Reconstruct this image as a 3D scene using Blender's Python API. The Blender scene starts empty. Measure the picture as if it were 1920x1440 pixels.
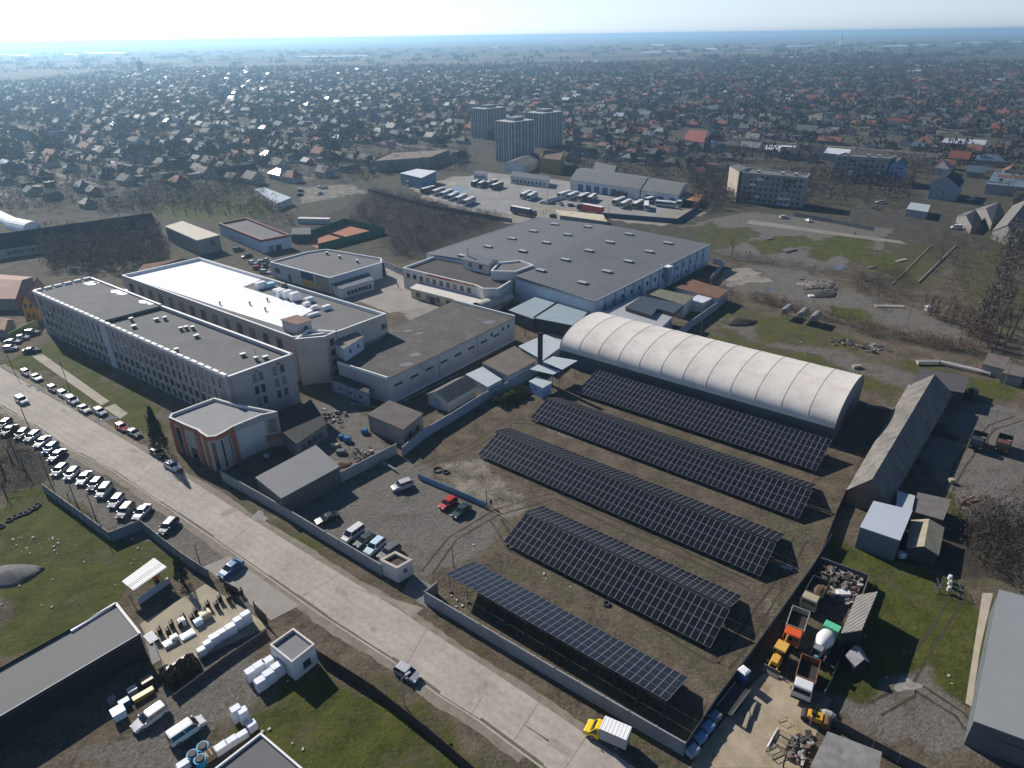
import bpy, bmesh, math, random
import numpy as np
from mathutils import Vector, Matrix, noise as mnoise
R = math.radians
random.seed(7)
scene = bpy.context.scene
C = scene.collection
# ---------------------------------------------------------------- camera
CAM_H, PITCH, ROLL, FOC = 80.0, 27.06, -0.8, 1280.0      # drone 80 m up; focal length in photo pixels (1920 wide)
cam_d = bpy.data.cameras.new("camera"); cam = bpy.data.objects.new("camera", cam_d); C.objects.link(cam)
cam_d.sensor_width = 36.0; cam_d.lens = 36.0 * FOC / 1920.0
cam_d.clip_start = 1.0; cam_d.clip_end = 60000.0
cam.matrix_world = Matrix.Translation((0, 0, CAM_H)) @ Matrix.Rotation(R(90 - PITCH), 4, 'X') @ Matrix.Rotation(R(ROLL), 4, 'Z')
scene.camera = cam
# ---------------------------------------------------------------- sky and sun
SUN_EL, SUN_AZ = 32.0, -41.0                              # azimuth from +Y towards +X
w = bpy.data.worlds.new("World"); scene.world = w; w.use_nodes = True
nt = w.node_tree; bg = nt.nodes['Background']
sky = nt.nodes.new('ShaderNodeTexSky'); sky.sky_type = 'NISHITA'; sky.sun_disc = False
sky.sun_elevation = R(SUN_EL); sky.sun_rotation = R(SUN_AZ); sky.altitude = 100
sky.air_density = 0.8; sky.dust_density = 0.5; sky.ozone_density = 2.0
tc = nt.nodes.new('ShaderNodeTexCoord'); sx = nt.nodes.new('ShaderNodeSeparateXYZ'); nt.links.new(tc.outputs['Generated'], sx.inputs[0])
mr = nt.nodes.new('ShaderNodeMapRange'); mr.inputs['From Min'].default_value = 0.0; mr.inputs['From Max'].default_value = 0.35
mr.inputs['To Min'].default_value = 0.15; mr.inputs['To Max'].default_value = 1.15; nt.links.new(sx.outputs['Z'], mr.inputs['Value'])
hs = nt.nodes.new('ShaderNodeHueSaturation'); nt.links.new(sky.outputs[0], hs.inputs['Color']); nt.links.new(mr.outputs[0], hs.inputs['Saturation'])   # whitish air low over the plain
mv = nt.nodes.new('ShaderNodeMapRange'); mv.inputs['From Min'].default_value = 0.02; mv.inputs['From Max'].default_value = 0.4
mv.inputs['To Min'].default_value = 1.2; mv.inputs['To Max'].default_value = 0.60; nt.links.new(sx.outputs['Z'], mv.inputs['Value']); nt.links.new(mv.outputs[0], hs.inputs['Value'])   # bright hazy horizon, deeper blue above
tn = nt.nodes.new('ShaderNodeMix'); tn.data_type = 'RGBA'; tn.blend_type = 'MULTIPLY'; tn.inputs['Factor'].default_value = 1.0; tn.inputs['B'].default_value = (0.86, 0.99, 1.15, 1); nt.links.new(hs.outputs[0], tn.inputs['A'])
nt.links.new(tn.outputs['Result'], bg.inputs[0]); bg.inputs[1].default_value = 0.082
sd = bpy.data.lights.new("sun", 'SUN'); sd.energy = 4.6; sd.angle = R(0.53); sd.color = (1.0, 0.93, 0.84)
sun = bpy.data.objects.new("sun", sd); C.objects.link(sun)
sdir = Vector((math.sin(R(SUN_AZ)) * math.cos(R(SUN_EL)), math.cos(R(SUN_AZ)) * math.cos(R(SUN_EL)), math.sin(R(SUN_EL))))
sun.rotation_euler = sdir.to_track_quat('Z', 'Y').to_euler(); sun.location = sdir * 300
vs = scene.view_settings; vs.view_transform = 'Standard'; vs.look = 'None'; vs.exposure = 0.45; vs.gamma = 1.0; vs.use_curve_mapping = False
scene.cycles.max_bounces = 5; scene.cycles.diffuse_bounces = 2; scene.cycles.glossy_bounces = 2
scene.cycles.transparent_max_bounces = 6; scene.cycles.volume_bounces = 1; scene.cycles.use_denoising = True

# ---------------------------------------------------------------- pixel of the photo -> point on the ground (or at height z)
def ray(x, y):
    u = (x - 960) / FOC; v = -(y - 720) / FOC
    a = R(ROLL); u, v = u * math.cos(a) - v * math.sin(a), u * math.sin(a) + v * math.cos(a)
    p = R(PITCH)
    return Vector((u, math.cos(p) + v * math.sin(p), -math.sin(p) + v * math.cos(p)))
def P(x, y, z=0.0):
    d = ray(x, y); t = (z - CAM_H) / d.z
    return Vector((d.x * t, d.y * t, z))
def PL(pts, z=0.0):
    return [P(x, y, z) for x, y in pts]
def area2(poly):
    return sum(poly[i - 1].x * poly[i].y - poly[i].x * poly[i - 1].y for i in range(len(poly)))
def ccw(poly):
    return poly if area2(poly) > 0 else poly[::-1]

# ---------------------------------------------------------------- materials
MATS = {}
def M(name, col, rough=0.85, var=0.18, scale=0.6, metal=0.0, spec=0.3, bump=0.0, fine=6.0, stain=None, ribs=None, wet=0.0):
    """one procedural surface: base colour broken up by two sizes of noise, optional stains, ribs and bump"""
    if name in MATS: return MATS[name]
    m = bpy.data.materials.new(name); m.use_nodes = True; t = m.node_tree; N = t.nodes; L = t.links
    b = N['Principled BSDF']; b.inputs['Roughness'].default_value = rough; b.inputs['Metallic'].default_value = metal
    b.inputs['Specular IOR Level'].default_value = spec
    geo = N.new('ShaderNodeNewGeometry'); pos = geo.outputs['Position']
    def nz(s, d=3):
        n = N.new('ShaderNodeTexNoise'); n.inputs['Scale'].default_value = s; n.inputs['Detail'].default_value = d
        n.inputs['Roughness'].default_value = 0.6; L.new(pos, n.inputs['Vector']); return n.outputs['Fac']
    a = nz(scale, 4); c = nz(fine, 3)
    add = N.new('ShaderNodeMath'); add.operation = 'ADD'; L.new(a, add.inputs[0]); L.new(c, add.inputs[1])
    mr = N.new('ShaderNodeMapRange'); mr.inputs['From Min'].default_value = 0.7; mr.inputs['From Max'].default_value = 1.3
    mr.inputs['To Min'].default_value = 1 - var * 1.3; mr.inputs['To Max'].default_value = 1 + var * 1.3; L.new(add.outputs[0], mr.inputs['Value'])
    mul = N.new('ShaderNodeMix'); mul.data_type = 'RGBA'; mul.blend_type = 'MULTIPLY'; mul.inputs['Factor'].default_value = 1
    mul.inputs['A'].default_value = (*col, 1); L.new(mr.outputs[0], mul.inputs['B']); out = mul.outputs['Result']
    if stain:
        sc, lo, hi, scol = stain
        s = nz(sc, 5); r2 = N.new('ShaderNodeMapRange'); r2.inputs['From Min'].default_value = lo; r2.inputs['From Max'].default_value = hi; L.new(s, r2.inputs['Value'])
        mx = N.new('ShaderNodeMix'); mx.data_type = 'RGBA'; L.new(r2.outputs[0], mx.inputs['Factor']); L.new(out, mx.inputs['A']); mx.inputs['B'].default_value = (*scol, 1); out = mx.outputs['Result']
    L.new(out, b.inputs['Base Color'])
    if wet:
        r3 = N.new('ShaderNodeMapRange'); r3.inputs['From Min'].default_value = 0.45; r3.inputs['From Max'].default_value = 0.6
        r3.inputs['To Min'].default_value = rough; r3.inputs['To Max'].default_value = max(0.1, rough - wet); L.new(a, r3.inputs['Value']); L.new(r3.outputs[0], b.inputs['Roughness'])
    if ribs or bump:
        bp = N.new('ShaderNodeBump'); bp.inputs['Strength'].default_value = bump if bump else 0.6; bp.inputs['Distance'].default_value = 0.05
        if ribs:
            ang, freq = ribs
            mp = N.new('ShaderNodeMapping'); mp.inputs['Rotation'].default_value = (0, 0, R(ang)); L.new(pos, mp.inputs['Vector'])
            wv = N.new('ShaderNodeTexWave'); wv.wave_type = 'BANDS'; wv.bands_direction = 'X'; wv.inputs['Scale'].default_value = freq; L.new(mp.outputs[0], wv.inputs['Vector'])
            L.new(wv.outputs['Fac'], bp.inputs['Height'])
        else:
            L.new(c, bp.inputs['Height'])
        L.new(bp.outputs[0], b.inputs['Normal'])
    MATS[name] = m
    return m

# ---------------------------------------------------------------- mesh builder and object helpers
class MB:
    def __init__(s): s.v = []; s.f = []; s.m = []; s.smooth = False
    def poly(s, pts, mi=0):
        n = len(s.v); s.v += [tuple(p) for p in pts]; s.f.append(tuple(range(n, n + len(pts)))); s.m.append(mi); return s
    def prism(s, poly, z0, z1, mi=0, top=True, bot=False, sides=True, tmi=None):
        poly = ccw([Vector((p[0], p[1], 0)) for p in poly]); n = len(poly)
        lo = [(p.x, p.y, z0) for p in poly]; hi = [(p.x, p.y, z1) for p in poly]
        if sides:
            for i in range(n):
                j = (i + 1) % n; s.poly([lo[i], lo[j], hi[j], hi[i]], mi)
        if top: s.poly(hi, mi if tmi is None else tmi)
        if bot: s.poly(lo[::-1], mi)
        return s
    def box(s, c, d, rz=0.0, mi=0, rx=0.0, ry=0.0):
        x, y, z = d[0] / 2, d[1] / 2, d[2] / 2
        m = Matrix.Rotation(rz, 3, 'Z') @ Matrix.Rotation(ry, 3, 'Y') @ Matrix.Rotation(rx, 3, 'X'); c = Vector(c)
        p = [c + m @ Vector((sx * x, sy * y, sz * z)) for sz in (-1, 1) for sx, sy in ((-1, -1), (1, -1), (1, 1), (-1, 1))]
        for q in ((3, 2, 1, 0), (4, 5, 6, 7), (0, 1, 5, 4), (1, 2, 6, 5), (2, 3, 7, 6), (3, 0, 4, 7)): s.poly([p[i] for i in q], mi)
        return s
    def tube(s, a, b, r, r2=None, n=6, mi=0, cap=True):
        a = Vector(a); b = Vector(b); d = (b - a); r2 = r if r2 is None else r2
        if d.length < 1e-6: return s
        q = d.to_track_quat('Z', 'Y'); k = len(s.v)
        for c, rr in ((a, r), (b, r2)):
            for i in range(n):
                t = 2 * math.pi * i / n; s.v.append(tuple(c + q @ Vector((rr * math.cos(t), rr * math.sin(t), 0))))
        for i in range(n):
            j = (i + 1) % n; s.f.append((k + i, k + j, k + n + j, k + n + i)); s.m.append(mi)
        if cap: s.f.append(tuple(k + n + i for i in range(n))); s.m.append(mi); s.f.append(tuple(k + i for i in range(n))[::-1]); s.m.append(mi)
        return s
    def wall(s, a, b, z0, z1, th, mi=0):
        a = Vector((a[0], a[1], 0)); b = Vector((b[0], b[1], 0)); d = b - a
        return s.box(((a + b) / 2).to_tuple()[:2] + ((z0 + z1) / 2,), (d.length, th, z1 - z0), math.atan2(d.y, d.x), mi)
    def loft(s, rings, mi=0, caps=True, closed=True):
        k = len(s.v); n = len(rings[0])
        for r in rings: s.v += [tuple(p) for p in r]
        for a in range(len(rings) - 1):
            for i in range(n if closed else n - 1):
                j = (i + 1) % n; s.f.append((k + a * n + i, k + a * n + j, k + (a + 1) * n + j, k + (a + 1) * n + i)); s.m.append(mi)
        if caps and closed:
            s.f.append(tuple(k + i for i in range(n))[::-1]); s.m.append(mi)
            e = k + (len(rings) - 1) * n; s.f.append(tuple(e + i for i in range(n))); s.m.append(mi)
        return s
    def build(s, name, mats, parent=None, loc=None, label=None, smooth=False):
        me = bpy.data.meshes.new(name)
        off = Vector(loc) if loc is not None else (Vector(parent['_o']) if parent is not None and '_o' in parent.keys() else Vector((0, 0, 0)))
        me.from_pydata([(v[0] - off.x, v[1] - off.y, v[2] - off.z) for v in s.v], [], s.f)
        mats = mats if isinstance(mats, (list, tuple)) else [mats]
        for m in mats: me.materials.append(m)
        if len(mats) > 1: me.polygons.foreach_set('material_index', s.m)
        if smooth or s.smooth: me.polygons.foreach_set('use_smooth', [True] * len(s.f))
        o = bpy.data.objects.new(name, me); C.objects.link(o)
        if parent is not None: o.parent = parent
        elif loc is not None: o.location = off
        if parent is not None and loc is not None: o.location = off - Vector(parent.get('_o', (0, 0, 0)))
        if label: o['label'] = label
        return o
def tag(o, label, cat, group=None):
    o['label'] = label; o['category'] = cat
    if group: o['group'] = group
    return o
def thing(name, label, cat, loc=(0, 0, 0), group=None, rz=0.0):
    o = bpy.data.objects.new(name, None); o.empty_display_size = 0.5; C.objects.link(o); o.location = loc; o.rotation_euler = (0, 0, rz)
    o['_o'] = tuple(loc)
    return tag(o, label, cat, group)
def struct(name, mb, mat, stuff=False, label=None, cat=None):
    o = mb.build(name, mat); o['kind'] = 'stuff' if stuff else 'structure'
    if label: o['label'] = label
    if cat: o['category'] = cat
    return o
KIDS = {}
def dup(root, loc, rz=0.0, label=None, group=None, paint=None, sc=None):
    def cp(o, par):
        c = o.copy(); C.objects.link(c)
        if par is not None:
            c.parent = par
            if paint:
                for i, sl in enumerate(o.material_slots):
                    if sl.material and sl.material.name in paint:
                        c.material_slots[i].link = 'OBJECT'; c.material_slots[i].material = paint[sl.material.name]
        for ch in KIDS.get(o.name) or []: cp(ch, c)
        return c
    def scan(o):
        if o.name not in KIDS: KIDS[o.name] = list(o.children)
        for ch in KIDS[o.name]: scan(ch)
    scan(root)
    r = cp(root, None); r.location = loc; r.rotation_euler = (0, 0, rz)
    if sc: r.scale = (sc, sc, sc) if not isinstance(sc, tuple) else sc
    if label: r['label'] = label
    if group: r['group'] = group
    elif 'group' in r.keys(): del r['group']
    return r
def ctr(poly): return Vector((sum(p[0] for p in poly) / len(poly), sum(p[1] for p in poly) / len(poly), 0))
# ================================================================ SETTING: ground, road, yards
rng = np.random.default_rng(5)
def vnoise(x, y, seed):
    """cheap value noise on arrays"""
    xi = np.floor(x).astype(np.int64); yi = np.floor(y).astype(np.int64); fx = x - xi; fy = y - yi
    def hsh(a, b):
        h = (a * 374761393 + b * 668265263 + seed * 1274126177) & 0xffffffff; h = ((h ^ (h >> 13)) * 1274126177) & 0xffffffff
        return ((h ^ (h >> 16)) & 0xffff) / 65535.0
    fx = fx * fx * (3 - 2 * fx); fy = fy * fy * (3 - 2 * fy)
    return (hsh(xi, yi) * (1 - fx) + hsh(xi + 1, yi) * fx) * (1 - fy) + (hsh(xi, yi + 1) * (1 - fx) + hsh(xi + 1, yi + 1) * fx) * fy
def inpoly(x, y, poly):
    c = np.zeros(x.shape, bool); n = len(poly)
    for i in range(n):
        x1, y1 = poly[i][0], poly[i][1]; x2, y2 = poly[i - 1][0], poly[i - 1][1]
        if y1 == y2: continue
        c ^= ((y1 > y) != (y2 > y)) & (x < (x2 - x1) * (y - y1) / (y2 - y1) + x1)
    return c
# zone polygons in photo pixels: 0 grass, 1 grey gravel, 2 pale concrete dust, 3 dark soil
ZONES = [
 (0, 1.0, [(0, 940), (85, 905), (205, 1012), (262, 985), (345, 1055), (300, 1090), (235, 1140), (0, 1260)]),
 (0, .95, [(455, 1330), (520, 1290), (600, 1225), (640, 1250), (900, 1440), (560, 1440), (440, 1375)]),
 (0, .55, [(590, 1185), (660, 1225), (760, 1290), (900, 1380), (1010, 1440), (880, 1440)]),
 (0, .6, [(480, 960), (530, 975), (715, 1092), (740, 1120), (700, 1110), (470, 985)]),
 (0, .5, [(795, 1130), (1280, 1425), (1200, 1425), (800, 1165)]),
 (0, 1.0, [(1595, 1005), (1700, 1050), (1760, 1075), (1850, 1105), (1830, 1290), (1800, 1400), (1700, 1380), (1560, 1310), (1600, 1130), (1570, 1060)]),
 (0, .9, [(1740, 930), (1800, 890), (1850, 930), (1830, 960), (1760, 980)]),
 (0, .55, [(1330, 600), (1480, 640), (1700, 690), (1740, 720), (1690, 760), (1620, 730), (1330, 650)]),
 (0, .6, [(1660, 670), (1920, 720), (1920, 760), (1740, 740)]),
 (0, .5, [(1330, 560), (1500, 600), (1640, 650), (1620, 670), (1320, 615)]),
 (1, .95, [(555, 945), (745, 850), (790, 885), (910, 955), (950, 975), (930, 1010), (850, 1065), (790, 1085), (600, 995)]),
 (1, .6, [(1340, 500), (1480, 490), (1640, 560), (1800, 610), (1830, 650), (1600, 610), (1430, 555), (1330, 540)]),
 (1, .55, [(1320, 600), (1420, 600), (1640, 680), (1760, 715), (1720, 735), (1600, 690), (1400, 640)]),
 (1, .9, [(1700, 790), (1760, 745), (1920, 770), (1920, 1050), (1800, 1010), (1760, 930)]),
 (1, .75, [(1560, 1300), (1650, 1300), (1730, 1240), (1790, 1300), (1920, 1440), (1760, 1440), (1640, 1370)]),
 (2, .7, [(560, 570), (740, 500), (780, 545), (900, 580), (760, 600), (720, 570)]),
 (1, .9, [(560, 760), (660, 740), (740, 830), (640, 870), (560, 850)]),
 (0, .9, [(0, 690), (90, 640), (300, 760), (290, 830), (230, 790), (60, 690)]),
 (3, .9, [(560, 440), (690, 355), (1000, 415), (800, 490), (720, 480), (700, 430)]),
 (1, .6, [(1280, 425), (1400, 395), (1680, 430), (1650, 470), (1560, 510), (1350, 480)]),
 (2, .75, [(770, 350), (900, 318), (1080, 340), (1330, 400), (1240, 425), (1120, 405), (960, 420), (800, 375)]),
 (2, .5, [(560, 350), (660, 345), (690, 360), (560, 385)]),
 (0, .7, [(180, 360), (420, 350), (560, 390), (420, 420), (300, 410), (160, 400)]),
 (3, .7, [(0, 780), (60, 800), (110, 880), (60, 920), (0, 940)]),
 (1, .8, [(0, 770), (120, 830), (420, 1030), (560, 1130), (530, 1180), (380, 1060), (200, 990), (90, 900)]),
 (2, .35, [(790, 870), (1000, 960), (960, 1010), (900, 960), (780, 890)]),
 (1, .6, [(310, 1440), (430, 1330), (470, 1290), (500, 1250), (440, 1220), (300, 1310), (100, 1440)]),
]
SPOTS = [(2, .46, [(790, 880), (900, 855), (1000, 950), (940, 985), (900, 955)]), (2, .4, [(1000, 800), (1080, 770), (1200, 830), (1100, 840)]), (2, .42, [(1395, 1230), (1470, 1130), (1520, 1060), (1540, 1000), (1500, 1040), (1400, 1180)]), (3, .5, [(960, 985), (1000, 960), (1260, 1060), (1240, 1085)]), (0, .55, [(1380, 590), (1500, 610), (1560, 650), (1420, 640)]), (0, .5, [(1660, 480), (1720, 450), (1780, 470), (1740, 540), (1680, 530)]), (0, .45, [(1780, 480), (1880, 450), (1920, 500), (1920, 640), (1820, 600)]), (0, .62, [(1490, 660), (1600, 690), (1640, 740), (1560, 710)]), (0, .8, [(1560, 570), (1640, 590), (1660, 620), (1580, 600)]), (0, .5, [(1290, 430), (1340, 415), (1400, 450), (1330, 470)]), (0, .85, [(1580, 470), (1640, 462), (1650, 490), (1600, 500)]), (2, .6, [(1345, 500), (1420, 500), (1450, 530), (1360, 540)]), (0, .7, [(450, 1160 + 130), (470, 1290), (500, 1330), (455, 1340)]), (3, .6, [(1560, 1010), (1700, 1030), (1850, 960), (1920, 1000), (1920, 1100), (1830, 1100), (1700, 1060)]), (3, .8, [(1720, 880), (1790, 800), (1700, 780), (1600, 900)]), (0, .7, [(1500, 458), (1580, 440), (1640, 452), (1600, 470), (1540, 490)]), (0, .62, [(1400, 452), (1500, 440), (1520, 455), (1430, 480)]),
         (0, .55, [(1290, 438), (1400, 428), (1420, 440), (1330, 462)]), (0, .8, [(1620, 500), (1680, 470), (1690, 520)])]
gx = np.arange(-190, 241, 1.0); gy = np.arange(20, 451, 1.0)
X, Y = np.meshgrid(gx, gy); zc = np.zeros(X.shape + (4,), np.float32)
jx = X + (vnoise(X / 3.1, Y / 3.1, 3) - .5) * 4 + (vnoise(X / 9, Y / 9, 6) - .5) * 5; jy = Y + (vnoise(X / 3.1, Y / 3.1, 4) - .5) * 4 + (vnoise(X / 9, Y / 9, 7) - .5) * 5
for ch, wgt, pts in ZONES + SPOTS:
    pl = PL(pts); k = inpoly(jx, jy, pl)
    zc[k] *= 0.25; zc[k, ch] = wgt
for ax in (0, 1):                      # soften zone borders
    zc = (np.roll(zc, 1, ax) + 2 * zc + np.roll(zc, -1, ax)) / 4
me = bpy.data.meshes.new("ground")
ny, nx = X.shape; verts = np.stack([X.ravel(), Y.ravel(), np.zeros(X.size)], 1)
idx = np.arange(X.size).reshape(ny, nx)
quads = [np.stack([idx[:-1, :-1].ravel(), idx[:-1, 1:].ravel(), idx[1:, 1:].ravel(), idx[1:, :-1].ravel()], 1)]
vall = [verts]; base = X.size
def ring(x0, x1, y0, y1, n, m):
    global base
    a, b = np.meshgrid(np.linspace(x0, x1, n + 1), np.linspace(y0, y1, m + 1)); vall.append(np.stack([a.ravel(), b.ravel(), np.zeros(a.size)], 1))
    i = np.arange(a.size).reshape(m + 1, n + 1) + base; base += a.size
    quads.append(np.stack([i[:-1, :-1].ravel(), i[:-1, 1:].ravel(), i[1:, 1:].ravel(), i[1:, :-1].ravel()], 1))
x0, x1, y0, y1 = gx[0], gx[-1], gy[0], gy[-1]
ring(-600, x0, -100, 450, 20, 20); ring(x1, 600, -100, 450, 20, 20); ring(x0, x1, -100, y0, 20, 6)
ring(-2500, 2500, 450, 3000, 60, 40); ring(-2500, -600, -100, 450, 20, 8); ring(600, 2500, -100, 450, 20, 8)
ring(-26000, 26000, 3000, 30000, 80, 50); ring(-26000, -2500, -100, 3000, 30, 10); ring(2500, 26000, -100, 3000, 30, 10)
V = np.concatenate(vall); Q = np.concatenate(quads)
me.vertices.add(len(V)); me.vertices.foreach_set('co', V.ravel().astype(np.float32))
me.loops.add(Q.size); me.loops.foreach_set('vertex_index', Q.ravel().astype(np.int32))
me.polygons.add(len(Q)); me.polygons.foreach_set('loop_start', np.arange(0, Q.size, 4, dtype=np.int32)); me.update(calc_edges=True)
ca = me.color_attributes.new("zone", 'FLOAT_COLOR', 'POINT'); col = np.zeros((len(V), 4), np.float32); col[:X.size] = zc.reshape(-1, 4); ca.data.foreach_set('color', col.ravel())
# ground material: bare earth, grass, gravel, pale dust and dark soil mixed by the zone map; far away a patchwork of fields
gm = bpy.data.materials.new("earth"); gm.use_nodes = True; T = gm.node_tree; N = T.nodes; L = T.links; b = N['Principled BSDF']
b.inputs['Roughness'].default_value = .95; b.inputs['Specular IOR Level'].default_value = .15
pos = N.new('ShaderNodeNewGeometry').outputs['Position']
def nz(s, d=4, r=.6, off=0):
    n = N.new('ShaderNodeTexNoise'); n.inputs['Scale'].default_value = s; n.inputs['Detail'].default_value = d; n.inputs['Roughness'].default_value = r
    if off:
        a = N.new('ShaderNodeVectorMath'); a.inputs[1].default_value = (off, off * .7, 0); L.new(pos, a.inputs[0]); L.new(a.outputs[0], n.inputs['Vector'])
    else: L.new(pos, n.inputs['Vector'])
    return n.outputs['Fac']
def rmp(v, a, c, lo=0.0, hi=1.0):
    r = N.new('ShaderNodeMapRange'); r.inputs['From Min'].default_value = a; r.inputs['From Max'].default_value = c; r.inputs['To Min'].default_value = lo; r.inputs['To Max'].default_value = hi
    L.new(v, r.inputs['Value']); return r.outputs[0]
def mth(op, a, c):
    m = N.new('ShaderNodeMath'); m.operation = op
    for i, q in enumerate((a, c)):
        if isinstance(q, (int, float)): m.inputs[i].default_value = q
        else: L.new(q, m.inputs[i])
    return m.outputs[0]
def mix(f, a, c, blend='MIX'):
    m = N.new('ShaderNodeMix'); m.data_type = 'RGBA'; m.blend_type = blend
    if isinstance(f, float): m.inputs['Factor'].default_value = f
    else: L.new(f, m.inputs['Factor'])
    for k, q in (('A', a), ('B', c)):
        if isinstance(q, tuple): m.inputs[k].default_value = (*q, 1)
        else: L.new(q, m.inputs[k])
    return m.outputs['Result']
def gry(v):
    c = N.new('ShaderNodeCombineColor')
    for i in range(3): L.new(v, c.inputs[i])
    return c.outputs[0]
big = nz(.035, 4); mid = nz(.22, 4, .65); fin = nz(1.6, 5, .7); vf = nz(5.0, 3, .7, 31.0)
at = N.new('ShaderNodeAttribute'); at.attribute_name = "zone"; sp = N.new('ShaderNodeSeparateColor'); L.new(at.outputs['Color'], sp.inputs[0])
dirt = mix(rmp(mid, .36, .64), (.056, .044, .031), (.128, .104, .074))
dirt = mix(rmp(nz(.09, 5, .7, 77.0), .52, .66), dirt, (.066, .068, .036))
dirt = mix(rmp(fin, .45, .72), dirt, (.15, .125, .092))
grass = mix(rmp(mid, .38, .64), (.038, .049, .008), (.074, .082, .016))
grass = mix(rmp(fin, .5, .72), grass, (.095, .088, .028)); grass = mix(rmp(nz(.12, 5, .7, 15.0), .55, .7), grass, (.088, .078, .05))
grav = mix(rmp(fin, .38, .66), (.112, .105, .093), (.172, .161, .143)); grav = mix(rmp(mid, .52, .75), grav, (.082, .076, .066))
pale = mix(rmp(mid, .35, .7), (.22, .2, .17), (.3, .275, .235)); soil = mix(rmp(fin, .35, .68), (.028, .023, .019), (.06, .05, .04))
town = mix(rmp(nz(.02, 5, .7, 40.0), .42, .62), (.05, .045, .038), (.055, .056, .03)); town = mix(rmp(mid, .45, .72), town, (.09, .08, .066))
sepp = N.new('ShaderNodeSeparateXYZ'); L.new(pos, sepp.inputs[0])
def zw(sock, amt):                     # zone weight broken up by noise so that no border is a clean line
    return rmp(mth('ADD', sock, mth('MULTIPLY', mth('SUBTRACT', mth('ADD', mid, fin), 1.0), amt)), .32, .62)
c = mix(rmp(mth('ADD', sepp.outputs['Y'], mth('MULTIPLY', big, 60.0)), 250, 330), dirt, town)
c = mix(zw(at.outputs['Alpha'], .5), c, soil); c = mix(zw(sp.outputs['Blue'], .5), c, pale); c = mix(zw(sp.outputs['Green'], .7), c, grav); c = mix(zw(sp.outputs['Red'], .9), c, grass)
# fields of the far plain
mp = N.new('ShaderNodeMapping'); mp.inputs['Scale'].default_value = (.0011, .0034, 1); mp.inputs['Rotation'].default_value = (0, 0, .25); L.new(pos, mp.inputs['Vector'])
vo = N.new('ShaderNodeTexVoronoi'); vo.inputs['Scale'].default_value = 1.0; vo.distance = 'MANHATTAN'; L.new(mp.outputs[0], vo.inputs['Vector'])
sv = N.new('ShaderNodeSeparateColor'); L.new(vo.outputs['Color'], sv.inputs[0])
fld = mix(rmp(sv.outputs[0], .3, .45), (.075, .062, .05), (.12, .105, .075)); fld = mix(rmp(sv.outputs[1], .8, .84), fld, (.055, .085, .025)); fld = mix(rmp(sv.outputs[2], .8, .82), fld, (.04, .04, .03))
ln = N.new('ShaderNodeVectorMath'); ln.operation = 'LENGTH'; L.new(pos, ln.inputs[0])
edge = mth('ADD', ln.outputs['Value'], mth('MULTIPLY', nz(.0012, 3, .6), 1500.0))
c = mix(rmp(edge, 2700, 2950), c, fld)
c = mix(1.0, c, gry(rmp(vf, .3, .7, .68, 1.32)), 'MULTIPLY')
L.new(c, b.inputs['Base Color'])
bp = N.new('ShaderNodeBump'); bp.inputs['Strength'].default_value = .9; bp.inputs['Distance'].default_value = .22; L.new(mth('ADD', fin, mth('MULTIPLY', mid, 2.0)), bp.inputs['Height']); L.new(bp.outputs[0], b.inputs['Normal'])
me.materials.append(gm)
go = bpy.data.objects.new("ground", me); C.objects.link(go); go['kind'] = 'structure'

# ---- sheets on the ground
def sheet(name, pts, mat, z, cell=6.0, world=False):
    pl = pts if world else PL(pts)
    return struct(name, MB().poly([(p[0], p[1], z) for p in ccw([Vector((q[0], q[1], 0)) for q in pl])]), mat)
asph = M('road_asphalt', (.355, .32, .28), .9, .16, .12, fine=1.2, bump=.15, stain=(.3, .6, .8, (.27, .247, .218)))
conc = M('concrete_paving', (.33, .3, .25), .9, .16, .2, fine=2.5, stain=(.25, .56, .75, (.22, .195, .16)))
UP = [(-40, 664), (0, 688), (60, 724), (173, 789), (279, 852), (354, 898), (470, 972), (600, 1053), (748, 1143), (820, 1192), (1000, 1310), (1192, 1440), (1260, 1486)]
LO = [(-40, 736), (0, 762), (60, 797), (117, 836), (208, 882), (330, 964), (396, 1009), (500, 1082), (608, 1159), (730, 1237), (820, 1304), (896, 1352), (1014, 1440), (1080, 1490)]
struct("road", MB().poly([(p.x, p.y, .008) for p in ccw(PL(UP + LO[::-1]))]), asph)
# worn concrete edge slabs and the dark dirt seam along both sides of the road
def strip(name, line, off, wid, z, mat, jit=0.0):
    m = MB(); pts = PL(line)
    for a, q in zip(pts, pts[1:]):
        n = int(max(1, (q - a).length // 6)); d = (q - a).normalized(); nn = Vector((-d.y, d.x, 0))
        for i in range(n):
            s0 = a.lerp(q, i / n); s1 = a.lerp(q, (i + 1) / n); w0 = wid * (1 + random.uniform(-jit, jit))
            m.poly([s0 + nn * off + Vector((0, 0, z)), s1 + nn * off + Vector((0, 0, z)), s1 + nn * (off + w0) + Vector((0, 0, z)), s0 + nn * (off + w0) + Vector((0, 0, z))][::-1])
    return struct(name, m, mat)
seam = M('crack_filler', (.12, .108, .09), .95, .25, .8)
strip("road_edge", LO, .25, .32, .013, seam, .6)
cr = MB()
for a, q in (((1010, 1318), (967, 1384)), ((905, 1305), (880, 1345)), ((640, 1075), (560, 1122)), ((470, 985), (420, 1026)), ((800, 1180), (760, 1250)), ((1100, 1380), (1050, 1455)), ((300, 865), (250, 908))):
    A, B = P(*a), P(*q); d = (B - A).normalized(); n = Vector((-d.y, d.x, 0)) * .035
    cr.poly([(A - n) + Vector((0, 0, .014)), (B - n) + Vector((0, 0, .014)), (B + n) + Vector((0, 0, .014)), (A + n) + Vector((0, 0, .014))])
struct("road_joints", cr, seam)
sheet("pavement", [(60, 668), (80, 664), (205, 752), (190, 760)], conc, .012)
sheet("path", [(195, 765), (215, 757), (240, 775), (225, 785)], conc, .012)
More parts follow.
